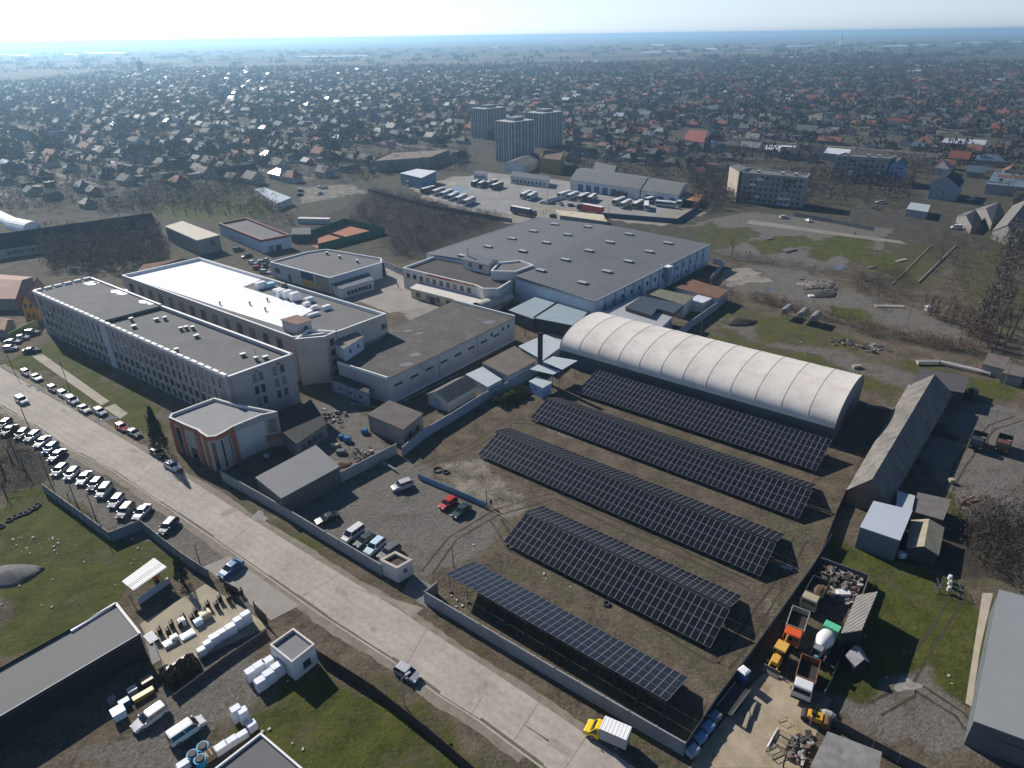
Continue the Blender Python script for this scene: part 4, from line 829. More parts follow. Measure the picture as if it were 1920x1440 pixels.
lsx, lq2, lcc2 = bldg('lean_to_shelter', 'lean-to shelter with a weathered grey boarded roof in the machine yard', 'shelter', [(1577, 1188), (1615, 1182), (1645, 1111), (1606, 1118)], 4.2, M('lean_dark', (.03, .03, .032), .9), M('weathered_boards', (.28, .265, .235), .9, .15, .5, ribs=(60, .8)), over=.1)
gable('dog_house', 'tiny hut with a grey pitched roof in the shadow of the lean-to', 'hut', [(1588, 1230), (1604, 1247), (1628, 1240), (1612, 1214)], 1.8, 2.7, M('lean_dark', (.03, .03, .032)), M('hut_grey', (.22, .225, .24), .8), over=.2)
sr, sq4, sc4 = bldg('slab_shed', 'low shed with a patched grey felt roof at the bottom right', 'shed', [(1505, 1468), (1552, 1374), (1652, 1412), (1640, 1475)], 3.0, M('slab_side', (.2, .18, .15), .9), M('patched_felt', (.19, .185, .18), .9, .2, .25, fine=1.2, stain=(.3, .52, .7, (.26, .255, .25))), over=.1)
wr, wq4, wc4 = bldg('grey_warehouse', 'large warehouse with a smooth grey sheet roof cut by the right edge', 'warehouse', [(1873, 1108), (1826, 1352), (1990, 1412), (2040, 1150)], 4.4, M('warehouse_side', (.1, .11, .12), .8), M('warehouse_roof', (.235, .25, .255), .55, .05, .3), over=.15)
dk = MB(); A, B = P(1826, 1352, 4.4), P(1990, 1412, 4.4)
dk.wall(P(1822, 1358, 3), P(1990, 1425, 3), 2.6, 2.9, 1.5); dk.build('canopy_strip', M('canopy_grey', (.1, .115, .13), .6), wr)
# huts in the allotments on the right
for px, h, lab in (([(1844, 683), (1882, 693), (1893, 672), (1853, 663)], 2.6, 'brown-roofed hut at the end of the poplar hedge'), ([(1880, 700), (1918, 708), (1925, 690), (1890, 683)], 2.6, 'grey-roofed hut at the right edge beside the brown-roofed hut')):
    bldg('hut', lab, 'hut', px, h, M('hut_wall', (.24, .23, .22), .9), M('hut_roof_' + lab[:5], (.13, .11, .1) if 'brown' in lab else (.2, .22, .23), .9), over=.2)
# ================================================================ VEHICLES AND PEOPLE
PAINT = M('paint', (.5, .5, .5), .28, .03, spec=.6)
cglass = M('car_glass', (.012, .014, .018), .06, .1, spec=.7); tyre = M('tyre_rubber', (.018, .018, .018), .9, .1); rim = M('rim_alloy', (.35, .35, .36), .4, .05, metal=.6)
lampw = M('headlight_lens', (.7, .7, .7), .15, .02); lampr = M('tail_light_lens', (.35, .02, .02), .2, .02); black = M('black_trim', (.02, .02, .022), .6, .1)
COL = {k: M('paint_' + k, v, .26, .03, spec=.6) for k, v in dict(white=(.62, .62, .63), silver=(.42, .43, .44), grey=(.12, .125, .13), black=(.014, .015, .017), dark=(.035, .038, .045), navy=(.02, .035, .09), blue=(.03, .13, .30), red=(.42, .03, .025), teal=(.02, .075, .075), green=(.03, .055, .05), sky=(.5, .66, .74), rust=(.14, .05, .03), yellow=(.75, .52, .01), dullyellow=(.3, .25, .03), orange=(.62, .1, .02), beige=(.38, .33, .22)).items()}
def wheel(t, x, y, r, wd, name='wheel'):
    m = MB(); s = 1 if y > 0 else -1
    m.tube((x, y - s * wd / 2, r), (x, y + s * wd / 2, r), r, n=14, mi=0); m.tube((x, y + s * wd / 2, r), (x, y + s * (wd / 2 + .012), r), r * .62, n=10, mi=1)
    return m.build(name, [tyre, rim], t)
def ringx(x, w, zb, zt, c=.12, cz=.14):
    return [Vector((x, -w + c, zb)), Vector((x, w - c, zb)), Vector((x, w, zb + cz)), Vector((x, w, zt - cz)), Vector((x, w - c, zt)), Vector((x, -w + c, zt)), Vector((x, -w, zt - cz)), Vector((x, -w, zb + cz))]
CARS = {}
def car_proto(kind):
    if kind in CARS: return CARS[kind]
    L_, W_, H_, hood, boot, rf, rr, wf, wr = dict(hatch=(4.1, 1.76, 1.48, .93, 1.0, .25, -1.55, 1.0, -1.98), sedan=(4.55, 1.8, 1.45, .9, .98, .2, -1.0, .95, -1.75), suv=(4.5, 1.86, 1.70, 1.05, 1.1, .4, -1.75, 1.0, -2.15), wagon=(4.65, 1.82, 1.5, .92, 1.0, .3, -1.9, 1.05, -2.22), van=(4.6, 1.85, 1.86, 1.05, 1.15, .75, -2.1, 1.4, -2.26))[kind]
    t = thing('parked_car', 'car', 'car'); h = L_ / 2; w = W_ / 2
    rings = [ringx(-h, w * .78, .38, boot * .86), ringx(-h + .12, w * .93, .28, boot), ringx(-h + .6, w, .22, boot + .02), ringx(-.6, w, .2, boot), ringx(.6, w, .2, boot - .01), ringx(wf + .1, w, .22, hood + .03), ringx(h - .55, w * .97, .24, hood - .08), ringx(h - .12, w * .88, .26, hood - .2), ringx(h, w * .7, .36, hood - .32)]
    MB().loft(rings).build('body', PAINT, t, smooth=False)
    gb = boot - .04; hs_ = w * .93; rs = w * .74
    def sect(z, f, r, s): return [Vector((r, -s, z)), Vector((f, -s, z)), Vector((f + .09, -s * .6, z)), Vector((f + .09, s * .6, z)), Vector((f, s, z)), Vector((r, s, z)), Vector((r - .06, s * .6, z)), Vector((r - .06, -s * .6, z))]
    MB().loft([sect(gb, wf, wr, hs_), sect(H_ - .07, rf, rr, rs)]).build('windows', cglass, t)
    MB().loft([sect(H_ - .08, rf + .02, rr - .03, rs + .025), sect(H_ - .02, rf - .03, rr + .03, rs), sect(H_, rf - .2, rr + .2, rs - .15)]).build('roof', PAINT, t)
    pm = MB()
    for s in (-1, 1):
        for (xb, xt) in ((wf, rf), (.5 * (wf + wr) + .15, .5 * (rf + rr) + .15), (wr, rr)): pm.tube((xb, s * hs_, gb), (xt, s * rs, H_ - .06), .05, .04, 4)
    pm.build('pillars', PAINT, t)
    for s in (-1, 1):
        for x in (h - .82, -h + .8): wheel(t, x, s * (w - .1), .32, .22)
        MB().box((h - .09, s * w * .62, hood - .26), (.16, .34, .14)).build('headlight', lampw, t); MB().box((-h + .03, s * w * .68, boot - .22), (.12, .26, .2)).build('tail_light', lampr, t)
        MB().box((wf - .15, s * (w + .09), gb + .1), (.14, .2, .14)).build('mirror', PAINT, t)
    MB().box((h - .02, 0, .42), (.1, w * 1.1, .16)).build('bumper', black, t)
    CARS[kind] = t; return t
USED = set()
def place(proto, front, rear, label, group, paint=None, z=0.0, key=None, name=None):
    f, r = P(*front, z + .5), P(*rear, z + .5); d = f - r; p = (f + r) / 2; rz = math.atan2(d.y, d.x); pm = {'paint': COL[paint]} if paint else None
    o = dup(proto, (p.x, p.y, z), rz, label, group, pm)
    if name: o.name = name
    return o
rd = [("dark teal hatchback at the far end of the angled row, cut by the left edge", 'teal', 'hatch', (-1, 803), (18, 788)), ("black car second from the left edge in the angled row", 'black', 'sedan', (5, 816), (29, 799)),
 ("dark grey car third from the left edge in the angled row", 'grey', 'hatch', (29, 826), (53, 803)), ("white hatchback between a dark grey and a silver car in the angled row", 'white', 'hatch', (47, 829), (75, 809)),
 ("silver saloon beside the white hatchback and the bright blue car", 'silver', 'sedan', (67, 839), (92, 819)), ("bright blue car in the angled row under the dark stand-in", 'blue', 'hatch', (83, 851), (107, 831)),
 ("dark navy car last before the gap in the angled row", 'navy', 'sedan', (93, 865), (121, 844)), ("silver hatchback first after the gap in the angled row", 'silver', 'hatch', (99, 893), (125, 871)),
 ("white car between a silver hatchback and a white saloon in the angled row", 'white', 'hatch', (123, 901), (146, 877)), ("white saloon to the left of the dark grey hatchback in the angled row", 'white', 'sedan', (146, 912), (170, 883)),
 ("dark grey hatchback between the white saloon and the silver off-roader", 'grey', 'hatch', (166, 923), (191, 895)), ("silver off-roader standing tall in the angled row", 'silver', 'suv', (183, 937), (208, 906)),
 ("white car between silver off-roader and dark off-roader", 'white', 'hatch', (205, 956), (231, 925)), ("dark grey off-roader beside the fence corner", 'grey', 'suv', (223, 974), (248, 945)),
 ("white saloon nearest the fence corner, bonnet towards the fence", 'white', 'sedan', (253, 975), (279, 947)), ("dark blue estate car parked alone below the angled row", 'navy', 'wagon', (297, 1006), (333, 970))]
for lab, colr, kind, f, r in rd: place(car_proto(kind), f, r, lab, 'cars parked in the angled row by the road', colr)
rdir = (P(400, 930) - P(100, 745)).normalized()
def along(px, label, colr, kind, group='cars parked along the kerb before the office block', d=None, z=0):
    p = P(*px, z + .5); dd = d or rdir; return dup(car_proto(kind), (p.x, p.y, z), math.atan2(dd.y, dd.x), label, group, {'paint': COL[colr]})
for a in (((49, 699), "dark car farthest along the kerb before the office block", 'dark', 'hatch'), ((68, 708), "white car beside the farthest dark car at the kerb", 'white', 'sedan'), ((100, 729), "black car at the kerb first after the long gap", 'black', 'hatch'), ((119, 739), "silver car between a black car and a white off-roader at the kerb", 'silver', 'hatch'),
          ((136, 751), "white off-roader at the kerb before the office block", 'white', 'suv'), ((158, 767), "silver saloon at the kerb beside the puddle", 'silver', 'sedan'), ((188, 772), "white hatchback standing in the puddle at the kerb", 'white', 'hatch'), ((229, 801), "red hatchback at the kerb near the conifer", 'red', 'hatch'),
          ((252, 812), "dark teal saloon touching the red hatchback", 'teal', 'sedan'), ((296, 849), "black saloon in the shade of the conifer", 'black', 'sedan'), ((324, 874), "white saloon at the foot of the corner building", 'white', 'sedan')): along(*a)
along((41, 751), "silver off-roader driving on the empty road", 'silver', 'suv', None)
ld = Vector((-.5, -.86, 0))
for a in (((60, 624), "large dark car at the head of the car park beside the green wall", 'dark', 'suv'), ((41, 633), "silver car second from the green wall in the small car park", 'silver', 'hatch'), ((24, 641), "dark saloon third from the green wall in the small car park", 'grey', 'sedan'), ((20, 653), "grey hatchback by the dark stand-in at the left edge", 'silver', 'hatch')): along(a[0], a[1], a[2], a[3], 'cars in the small car park', Vector((.95, .1, 0)))
along((59, 657), "black car crossing the small car park towards the office block", 'black', 'sedan', None, Vector((.9, .35, 0)))
for lab, colr, kind, f, r in (("white estate car with a dark glass roof beside the black shop", 'white', 'wagon', (250, 1368), (312, 1324)), ("white panel van with a pale roof in the dirt yard", 'white', 'van', (378, 1352), (322, 1390)), ("silver hatchback driving past the street lamp post", 'silver', 'hatch', (784, 1275), (743, 1250)), ("bright blue saloon on the paved entrance beside the road", 'blue', 'sedan', (413, 1081), (452, 1053)),
        ("silver off-roader alone at the top of the gravel lot", 'silver', 'suv', (738, 917), (770, 906)), ("black saloon near the road wall in the gravel lot", 'black', 'sedan', (595, 980), (632, 966)), ("white minivan at the left of four cars by the guard house", 'white', 'van', (646, 1014), (678, 991)), ("dark green hatchback next to the white minivan", 'green', 'hatch', (667, 1025), (700, 1003)),
        ("pale blue off-roader between two dark cars by the guard house", 'sky', 'suv', (688, 1039), (718, 1013)), ("dark grey off-roader half hidden behind the guard house", 'grey', 'suv', (713, 1047), (746, 1025)), ("red hatchback parked by the low blue fence", 'red', 'hatch', (825, 954), (855, 934)), ("dark green saloon next to the red hatchback", 'green', 'sedan', (848, 971), (881, 946))):
    place(car_proto(kind), f, r, lab, None, colr)
far = [((1470, 407), "left one of two white cars on the field track", 'white', 'hatch'), ((1515, 413), "right one of two white cars on the field track", 'white', 'sedan'), ((1793, 427), "white van among the allotments right of the field track", 'white', 'van'),
 ((463, 480), "dark car nearest the grey block in the yard behind the white roof", 'dark', 'sedan'), ((474, 493), "white car left of the red one behind the white-roofed block", 'white', 'hatch'), ((484, 502), "red car behind the white-roofed block", 'red', 'hatch'), ((487, 491), "silver car above the red one behind the white roof", 'silver', 'hatch'), ((498, 488), "white car closest to the mural hall corner", 'white', 'sedan'), ((494, 499), "dark car right of the red one by the mural hall", 'dark', 'hatch'), ((497, 510), "long silver car below the red one by the mural hall", 'silver', 'wagon'), ((447, 468), "dark car beside the blue shop wall", 'grey', 'suv'),
 ((598, 351), "white car at the left of a group in the upper gravel lot", 'white', 'hatch'), ((608, 352), "silver car in the upper gravel lot", 'silver', 'hatch'), ((600, 363), "blue-grey car alone in the upper gravel lot", 'blue', 'sedan'), ((565, 358), "dark car at the left of the upper gravel lot", 'dark', 'hatch'), ((563, 365), "black car below the dark one in the upper gravel lot", 'black', 'hatch'),
 ((1018, 380), "silver car first in the line before the bus yard wall", 'silver', 'sedan'), ((1034, 381), "dark car second in the line before the bus yard wall", 'dark', 'sedan'), ((1052, 383), "black car third in the line before the bus yard wall", 'black', 'sedan'), ((1071, 385), "grey car at the end of the line by the trailer", 'grey', 'hatch'), ((1037, 405), "dark car beside the striped canopy behind the hall", 'dark', 'suv'),
 ((1650, 380), "white car in front of the right apartment block", 'white', 'suv'), ((1820, 374), "silver van on the street beyond the grey gabled house", 'silver', 'van'), ((1642, 390), "grey car under the trees by the apartment blocks", 'grey', 'hatch')]
for i, a in enumerate(far): along(a[0], a[1], a[2], a[3], None, Vector((math.cos(i * 1.3 + .3), math.sin(i * 1.3 + .3) * .6, 0)))
for k, t in CARS.items():
    for c_ in [t] + list(t.children): bpy.data.objects.remove(c_, do_unlink=True)

# ---- trucks
def chassis(t, L_, w=1.05, axles=(1.9, -1.4), r=.5, z=.9):
    MB().box((0, 0, z - .12), (L_, .9, .25)).build('chassis', black, t)
    for x in axles:
        for s in (-1, 1): wheel(t, x, s * w, r, .34)
def cab(t, x0, x1, w, z0, z1, mat, slope=.25, gl=True, roofm=None):
    def sec(z, a, b, ww): return [Vector((a, -ww, z)), Vector((b, -ww, z)), Vector((b, ww, z)), Vector((a, ww, z))]
    zm = z0 + (z1 - z0) * .52
    c_ = MB().loft([sec(z0, x0, x1, w), sec(zm, x0, x1 + .04, w), sec(zm + .01, x0, x1, w * .98), sec(z1 - .08, x0 + .04, x1 - slope, w * .92), sec(z1, x0 + .1, x1 - slope - .12, w * .86)]).build('cab', mat, t)
    g = MB(); a, b_ = Vector((x1 + .015, 0, zm + .08)), Vector((x1 - slope + .015, 0, z1 - .16)); d = b_ - a
    for s0, s1 in ((-.88, .88),): g.poly([a + Vector((0, s0 * w, 0)), a + Vector((0, s1 * w, 0)), b_ + Vector((0, s1 * w * .94, 0)), b_ + Vector((0, s0 * w * .94, 0))])
    g.build('windscreen', cglass, t)
    for s in (-1, 1):
        g = MB().poly([Vector((x1 - .15, s * (w + .012), zm + .06)), Vector((x0 + .35, s * (w + .012), zm + .06)), Vector((x0 + .35, s * (w * .94 + .012), z1 - .22)), Vector((x1 - slope - .15, s * (w * .94 + .012), z1 - .22))][::s]); g.build('side_window', cglass, t)
        MB().box((x1 + .03, s * w * .72, z0 + .35), (.08, .34, .2)).build('headlight', lampw, t); MB().box((x1 - .1, s * (w + .2), zm + .35), (.1, .12, .4)).build('mirror', black, t)
    MB().box((x1 + .06, 0, z0 + .06), (.16, w * 2, .26)).build('bumper', black, t); return c_
def dump(label, f, r, cabm, bedm, bedin, load=None, L_=6.4, group='dump trucks in the machine yard'):
    t = thing('dump_truck', label, 'dump truck', (0, 0, 0), group); chassis(t, L_, axles=(L_ / 2 - 1.3, -L_ / 2 + 1.9, -L_ / 2 + .75))
    cab(t, L_ / 2 - 1.9, L_ / 2, 1.22, .75, 2.75, cabm); x1 = L_ / 2 - 2.1; x0 = -L_ / 2; m = MB(); th = .09; w = 1.24; zb = 1.25; zt = 2.3
    m.box(((x0 + x1) / 2, 0, zb), (x1 - x0, 2 * w, .12), mi=1)
    for s in (-1, 1): m.box(((x0 + x1) / 2, s * w, (zb + zt) / 2), (x1 - x0, th, zt - zb))
    m.box((x1, 0, (zb + zt) / 2 + .2), (th, 2 * w, zt - zb + .4)); m.box((x0, 0, (zb + zt) / 2), (th, 2 * w, zt - zb))
    for s in (-1, 1):
        for k in range(4): m.box((x0 + (x1 - x0) * (k + .5) / 4, s * (w + .07), (zb + zt) / 2), (.12, .08, zt - zb))
    m.build('bed', [bedm, bedin], t)
    if load:
        lm = MB(); n = 7
        for i in range(n):
            for j in range(4):
                p = [Vector((x0 + .2 + (x1 - x0 - .4) * (i + a) / n, -w + .15 + (2 * w - .3) * (j + b_) / 4, zb + .1 + .5 * math.sin(math.pi * min(1, max(0, (i + a) / n))) * math.sin(math.pi * (j + b_) / 4) + .05 * math.sin(9 * (i + a) + 5 * (j + b_)))) for a, b_ in ((0, 0), (1, 0), (1, 1), (0, 1))]; lm.poly(p)
        lm.build('load', load, t)
    F, Rr = P(*f, 1.2), P(*r, 1.2); d = F - Rr; p = (F + Rr) / 2; t.location = (p.x, p.y, 0); t.rotation_euler = (0, 0, math.atan2(d.y, d.x)); return t
rustb = M('rusty_steel', (.22, .1, .055), .8, .3, 1.5); greyb = M('bed_grey', (.34, .32, .29), .7, .2, 1.5); darkb = M('bed_inside', (.035, .033, .032), .9, .3, 1)
dump('dump truck with an orange cab and grey bed facing the camera', (1482, 1206), (1500, 1152), COL['orange'], greyb, darkb, L_=6.8)
dump('dump truck with a white cab and rusty bed nearest the concrete yard', (1502, 1305), (1518, 1244), COL['white'], rustb, darkb, L_=6.6)
dump('old dump truck with a beige cab behind the orange one', (1512, 1142), (1540, 1092), COL['beige'], M('bed_green', (.06, .065, .05), .8, .2), darkb, M('earth_load', (.16, .1, .06), .95, .3, 2), L_=6.6)
# concrete mixer
t = thing('mixer_truck', 'concrete mixer truck with a white drum, mint green cab and blue chute', 'mixer truck', (0, 0, 0)); chassis(t, 7.2, axles=(2.4, -1.4, -2.6)); cab(t, 1.9, 3.6, 1.2, .75, 2.7, M('mint_green', (.1, .45, .28), .5, .1))
m = MB(); rr = [(1.3, .75), (.9, 1.05), (-.3, 1.22), (-1.4, 1.0), (-2.5, .55), (-2.7, .5)]; rg = []
for x, r in rr: rg.append([Vector((x, r * math.cos(a), 2.15 + (1.3 - x) * .16 + r * math.sin(a))) for a in [k * 2 * math.pi / 16 for k in range(16)]])
m.loft(rg).build('drum', M('drum_white', (.62, .62, .6), .5, .1, .8), t, smooth=True)
mint = M('mint_green', (.1, .45, .28), .5, .1); m = MB()
for s in (-1, 1): m.box((-2.4, s * .85, 1.9), (.16, .12, 2.0)); m.box((-.2, s * .95, 1.02), (5.4, .14, .16))
m.box((-2.4, 0, 2.9), (.16, 1.8, .14)); m.build('drum_frame', M('frame_grey', (.2, .21, .22), .6, .1), t); MB().tube((-2.68, 0, 2.78), (-2.73, 0, 2.78), .42, n=12).build('drum_mouth', black, t); m = MB().loft([[Vector((-3.3 + a, b_, 3.3)) for a, b_ in ((-.5, -.6), (.5, -.6), (.5, .6), (-.5, .6))], [Vector((-3.1 + a, b_, 2.6)) for a, b_ in ((-.25, -.3), (.25, -.3), (.25, .3), (-.25, .3))]]); m.build('hopper', M('frame_grey', (.2, .21, .22)), t)
m = MB().box((-3.5, 0, 1.7), (1.4, .5, .1), ry=.6); m.build('chute', M('chute_blue', (.08, .34, .5), .5), t); m = MB().tube((1.55, -.7, 1.55), (1.55, .7, 1.55), .38, n=10); m.build('water_tank', M('tank_grey', (.3, .32, .34), .5), t)
Rr, F = P(1530, 1232, 1.5), P(1562, 1178, 1.5); d = F - Rr; p = (F + Rr) / 2; t.location = (p.x, p.y, 0); t.rotation_euler = (0, 0, math.atan2(d.y, d.x))
# backhoe loader
yel = M('machine_yellow', (.62, .36, .07), .5, .12, 1.2); t = thing('backhoe_loader', 'yellow backhoe loader with its bucket down towards the concrete yard', 'backhoe', (0, 0, 0))
MB().box((.1, 0, .85), (3.6, .9, .5)).build('chassis', black, t); m = MB().loft([[Vector((x, y, z)) for y, z in ((-.45, 1.0), (.45, 1.0), (.42, 1.7 + dz), (-.42, 1.7 + dz))] for x, dz in ((.6, .1), (1.3, .05), (2.1, -.1))]); m.build('bonnet', yel, t)
MB().loft([[Vector((x, y, z)) for x, y in ((-1.2, -.75), (.5, -.75), (.5, .75), (-1.2, .75))] for z in (1.1, 2.55)]).build('cab_glass', cglass, t); MB().loft([[Vector((a * .98 - .35, b_, 2.56)) for a, b_ in ((-1, -.82), (1, -.82), (1, .82), (-1, .82))], [Vector((a * .9 - .35, b_ * .92, 2.74)) for a, b_ in ((-1, -.82), (1, -.82), (1, .82), (-1, .82))]]).build('cab_roof', yel, t)
for x, r in ((1.55, .42), (-.75, .72)):
    for s in (-1, 1): wheel(t, x, s * .92, r, .38)
for s in (-1, 1): MB().tube((.6, s * .55, 1.5), (2.6, s * .55, .7), .11, n=6).build('loader_arm', yel, t)
m = MB().loft([[Vector((x, s * 1.15, z)) for x, z in ((2.55, .15), (3.3, .12), (3.05, .3), (2.75, .45), (2.7, .95), (2.5, .9))] for s in (-1, 1)]); m.build('bucket', M('bucket_steel', (.12, .11, .1), .6, .2), t)
MB().tube((-1.6, 0, .9), (-2.5, 0, 2.9), .17, .14, 6).build('boom', yel, t); MB().tube((-2.5, 0, 2.9), (-3.3, 0, 1.5), .13, .1, 6).build('dipper_arm', yel, t); MB().loft([[Vector((x, s * .35, z)) for x, z in ((-3.5, 1.5), (-3.1, 1.5), (-2.9, .9), (-3.4, .8))] for s in (-1, 1)]).build('bucket', M('bucket_steel', (.12, .11, .1), .6), t)
F, Rr = P(1438, 1272, .5), P(1483, 1188, 1.6); d = F - Rr; p = (F + Rr) / 2; t.location = (p.x, p.y, 0); t.rotation_euler = (0, 0, math.atan2(d.y, d.x)); backhoe = t
# yellow box truck on the verge
t = thing('box_truck', 'small yellow truck with a white box body parked by the solar wall', 'truck', (0, 0, 0)); chassis(t, 5.6, .85, (1.75, -1.5), .36, .62)
def csec(z, a, b_, ww): return [Vector((a, -ww, z)), Vector((b_, -ww, z)), Vector((b_, ww, z)), Vector((a, ww, z))]
MB().loft([csec(.35, .9, 2.85, .95), csec(.85, .9, 2.95, .98), csec(1.05, .9, 2.75, .96), csec(1.15, .9, 2.15, .95), csec(1.95, .95, 1.55, .84), csec(2.15, 1.0, 1.35, .74)]).build('cab', COL['yellow'], t)
MB().poly([Vector((2.17, -.82, 1.18)), Vector((2.17, .82, 1.18)), Vector((1.6, .74, 1.93)), Vector((1.6, -.74, 1.93))]).build('windscreen', cglass, t)
for s in (-1, 1):
    MB().poly([Vector((2.0, s * .965, 1.2)), Vector((1.1, s * .965, 1.2)), Vector((1.1, s * .875, 1.88)), Vector((1.5, s * .875, 1.88))][::s]).build('side_window', cglass, t); MB().box((2.93, s * .7, .85), (.1, .32, .2)).build('headlight', lampw, t); MB().box((1.95, s * 1.12, 1.35), (.1, .16, .26)).build('mirror', black, t)
MB().box((2.95, 0, .45), (.14, 1.8, .2)).build('bumper', black, t)
m = MB(); m.box((-.95, 0, 1.75), (3.5, 2.0, 1.9)); m.build('cargo_box', M('box_grey', (.36, .355, .36), .6, .06), t); m = MB(); m.box((-.95, 0, 2.73), (3.56, 2.06, .05)); [m.box((-2.6 + k * .47, 0, 2.77), (.05, 2.0, .03)) for k in range(8)]; m.build('cargo_roof', M('box_roof', (.8, .8, .8), .5, .03), t)
F, Rr = P(1108, 1362, 1.0), P(1172, 1388, 1.2); d = F - Rr; p = (F + Rr) / 2; t.location = (p.x, p.y, 0); t.rotation_euler = (0, 0, math.atan2(d.y, d.x))
# buses of the depot
t = thing('bus', 'bus', 'bus'); m = MB(); m.loft([[Vector((x, y, z)) for y, z in ((-1.2, .4), (1.2, .4), (1.25, 1.5), (1.18, 2.9), (1.0, 3.1), (-1.0, 3.1), (-1.18, 2.9), (-1.25, 1.5))] for x in (-5.4, 5.35)]); m.build('body', PAINT, t)
m = MB()
for s in (-1, 1): m.box((0, s * 1.225, 2.1), (10.2, .06, .95))
m.box((5.38, 0, 1.95), (.06, 2.2, 1.4)); m.box((-5.42, 0, 2.2), (.06, 2.0, .8)); m.build('windows', cglass, t)
m = MB(); m.box((0, 0, 3.13), (10.4, 2.0, .06)); m.box((-2, 0, 3.24), (2, 1.5, .2)); m.build('roof', M('bus_roof', (.74, .74, .74), .5, .05), t)
m = MB()
for s in (-1, 1): m.box((0, s * 1.245, .75), (10.6, .04, .5))
m.build('skirt', M('bus_skirt', (.1, .13, .2), .5), t)
for x in (3.2, -2.6):
    for s in (-1, 1): wheel(t, x, s * 1.1, .48, .3)
bus0 = t
BUS = [((785, 364), (820, 355), 'rust', 'long white bus with a red side, leftmost in the depot line'), ((812, 366), (833, 359), 'white', 'white bus second in the depot line'), ((823, 372), (852, 361), 'white', 'white bus third in the depot line'), ((838, 377), (862, 366), 'sky', 'pale blue bus fourth in the depot line'), ((852, 381), (877, 370), 'white', 'white bus fifth in the depot line'), ((866, 387), (894, 375), 'white', 'white bus at the near end of the depot line'),
 ((768, 347), (788, 344), 'white', 'white bus alone before the blue-walled depot building'), ((884, 350), (903, 342), 'teal', 'teal and white bus left of the pole in the depot'), ((897, 352), (913, 344), 'white', 'white bus beside the teal one in the depot'), ((914, 349), (930, 344), 'silver', 'silver bus right of the white one by the depot pole'), ((920, 356), (944, 348), 'rust', 'rust-brown bus in the middle of the depot yard'), ((968, 338), (985, 341), 'white', 'white bus before the white depot office'),
 ((976, 373), (996, 364), 'white', 'white bus left of a pair near the lamp mast'), ((987, 377), (1008, 366), 'sky', 'pale blue bus right of a pair near the lamp mast'), ((1048, 371), (1070, 365), 'white', 'first white bus inside the fenced bus yard'), ((1064, 374), (1083, 367), 'white', 'second white bus inside the fenced bus yard'), ((1084, 377), (1104, 369), 'white', 'third white bus inside the fenced bus yard'), ((1102, 380), (1117, 370), 'teal', 'teal-sided bus inside the fenced bus yard'),
 ((1146, 386), (1174, 376), 'silver', 'long silver bus in the middle of the fenced yard'), ((1165, 390), (1181, 382), 'white', 'white bus right of the long silver one'), ((1188, 391), (1203, 383), 'beige', 'cream bus in the fenced yard'), ((1212, 396), (1212, 384), 'white', 'white bus standing end-on in the fenced yard'), ((1212, 380), (1234, 375), 'white', 'white bus before the blue workshop doors'), ((1234, 385), (1262, 388), 'white', 'white bus standing broadside near the yard corner'), ((1271, 387), (1284, 378), 'white', 'white bus at the right end under the orange lean-to'), ((1146, 364), (1178, 370), 'navy', 'dark blue bus parked against the workshop row')]
for f, r, colr, lab in BUS: place(bus0, f, r, lab, 'buses parked in the depot', colr)
for c_ in [bus0] + list(bus0.children): bpy.data.objects.remove(c_, do_unlink=True)
def semi(label, f, r, colr, cabc):
    t = thing('trailer_truck', label, 'trailer truck', (0, 0, 0)); chassis(t, 15.5, 1.05, (6.3, 3.4, -4.6, -5.8), .5); cab(t, 5.6, 7.7, 1.22, .8, 3.3, COL[cabc]); MB().box((-1.6, 0, 2.55), (12.4, 2.5, 2.6)).build('cargo_box', COL[colr], t); MB().box((-1.6, 0, 3.88), (12.3, 2.4, .06)).build('cargo_roof', M('bus_roof', (.74, .74, .74)), t)
    F, Rr = P(*f, 1.5), P(*r, 1.5); d = F - Rr; p = (F + Rr) / 2; t.location = (p.x, p.y, 0); t.rotation_euler = (0, 0, math.atan2(d.y, d.x))
semi('blue trailer truck behind the warehouse hall', (1006, 403), (958, 394), 'navy', 'navy'); semi('red trailer truck behind the striped canopy', (1080, 388), (1134, 398), 'red', 'dark')
# dark lorries on the right-hand yard
for f, r, lab in (((1826, 843), (1840, 812), 'dark flatbed lorry left of the pole on the right-hand yard'), ((1876, 846), (1886, 820), 'rust-brown flatbed lorry right of the pole on the right-hand yard')):
    dump(lab, f, r, COL['dark'] if 'dark' in lab else COL['rust'], M('bed_black', (.03, .03, .03), .8), M('bed_pale', (.3, .27, .2), .9), L_=5.6, group='lorries on the right-hand yard')
# excavator at the open store
t = thing('excavator', 'dark excavator with a yellow boom beside the open store behind the barn', 'excavator', (0, 0, 0))
for s in (-1, 1): MB().loft([[Vector((x, s * (.95 + y), z)) for x, z in ((-1.5, .35), (-1.2, .05), (1.2, .05), (1.5, .35), (1.2, .75), (-1.2, .75))] for y in (-.22, .22)]).build('track', black, t)
MB().box((-.3, 0, 1.35), (2.6, 2.1, 1.0)).build('upper_body', M('excavator_body', (.06, .055, .05), .6), t); MB().box((.5, .55, 2.2), (1.3, .9, 1.3)).build('cab', cglass, t); MB().tube((.9, -.2, 1.6), (2.8, -.2, 3.4), .2, .16, 6).build('boom', yel, t); MB().tube((2.8, -.2, 3.4), (4.4, -.2, 1.4), .15, .11, 6).build('dipper_arm', yel, t); MB().loft([[Vector((x, -.2 + s, z)) for x, z in ((4.2, 1.5), (4.6, 1.2), (4.4, .5), (3.9, .7))] for s in (-.4, .4)]).build('bucket', black, t)
p = P(1818, 742, .5); t.location = (p.x, p.y, 0); t.rotation_euler = (0, 0, 3.7)

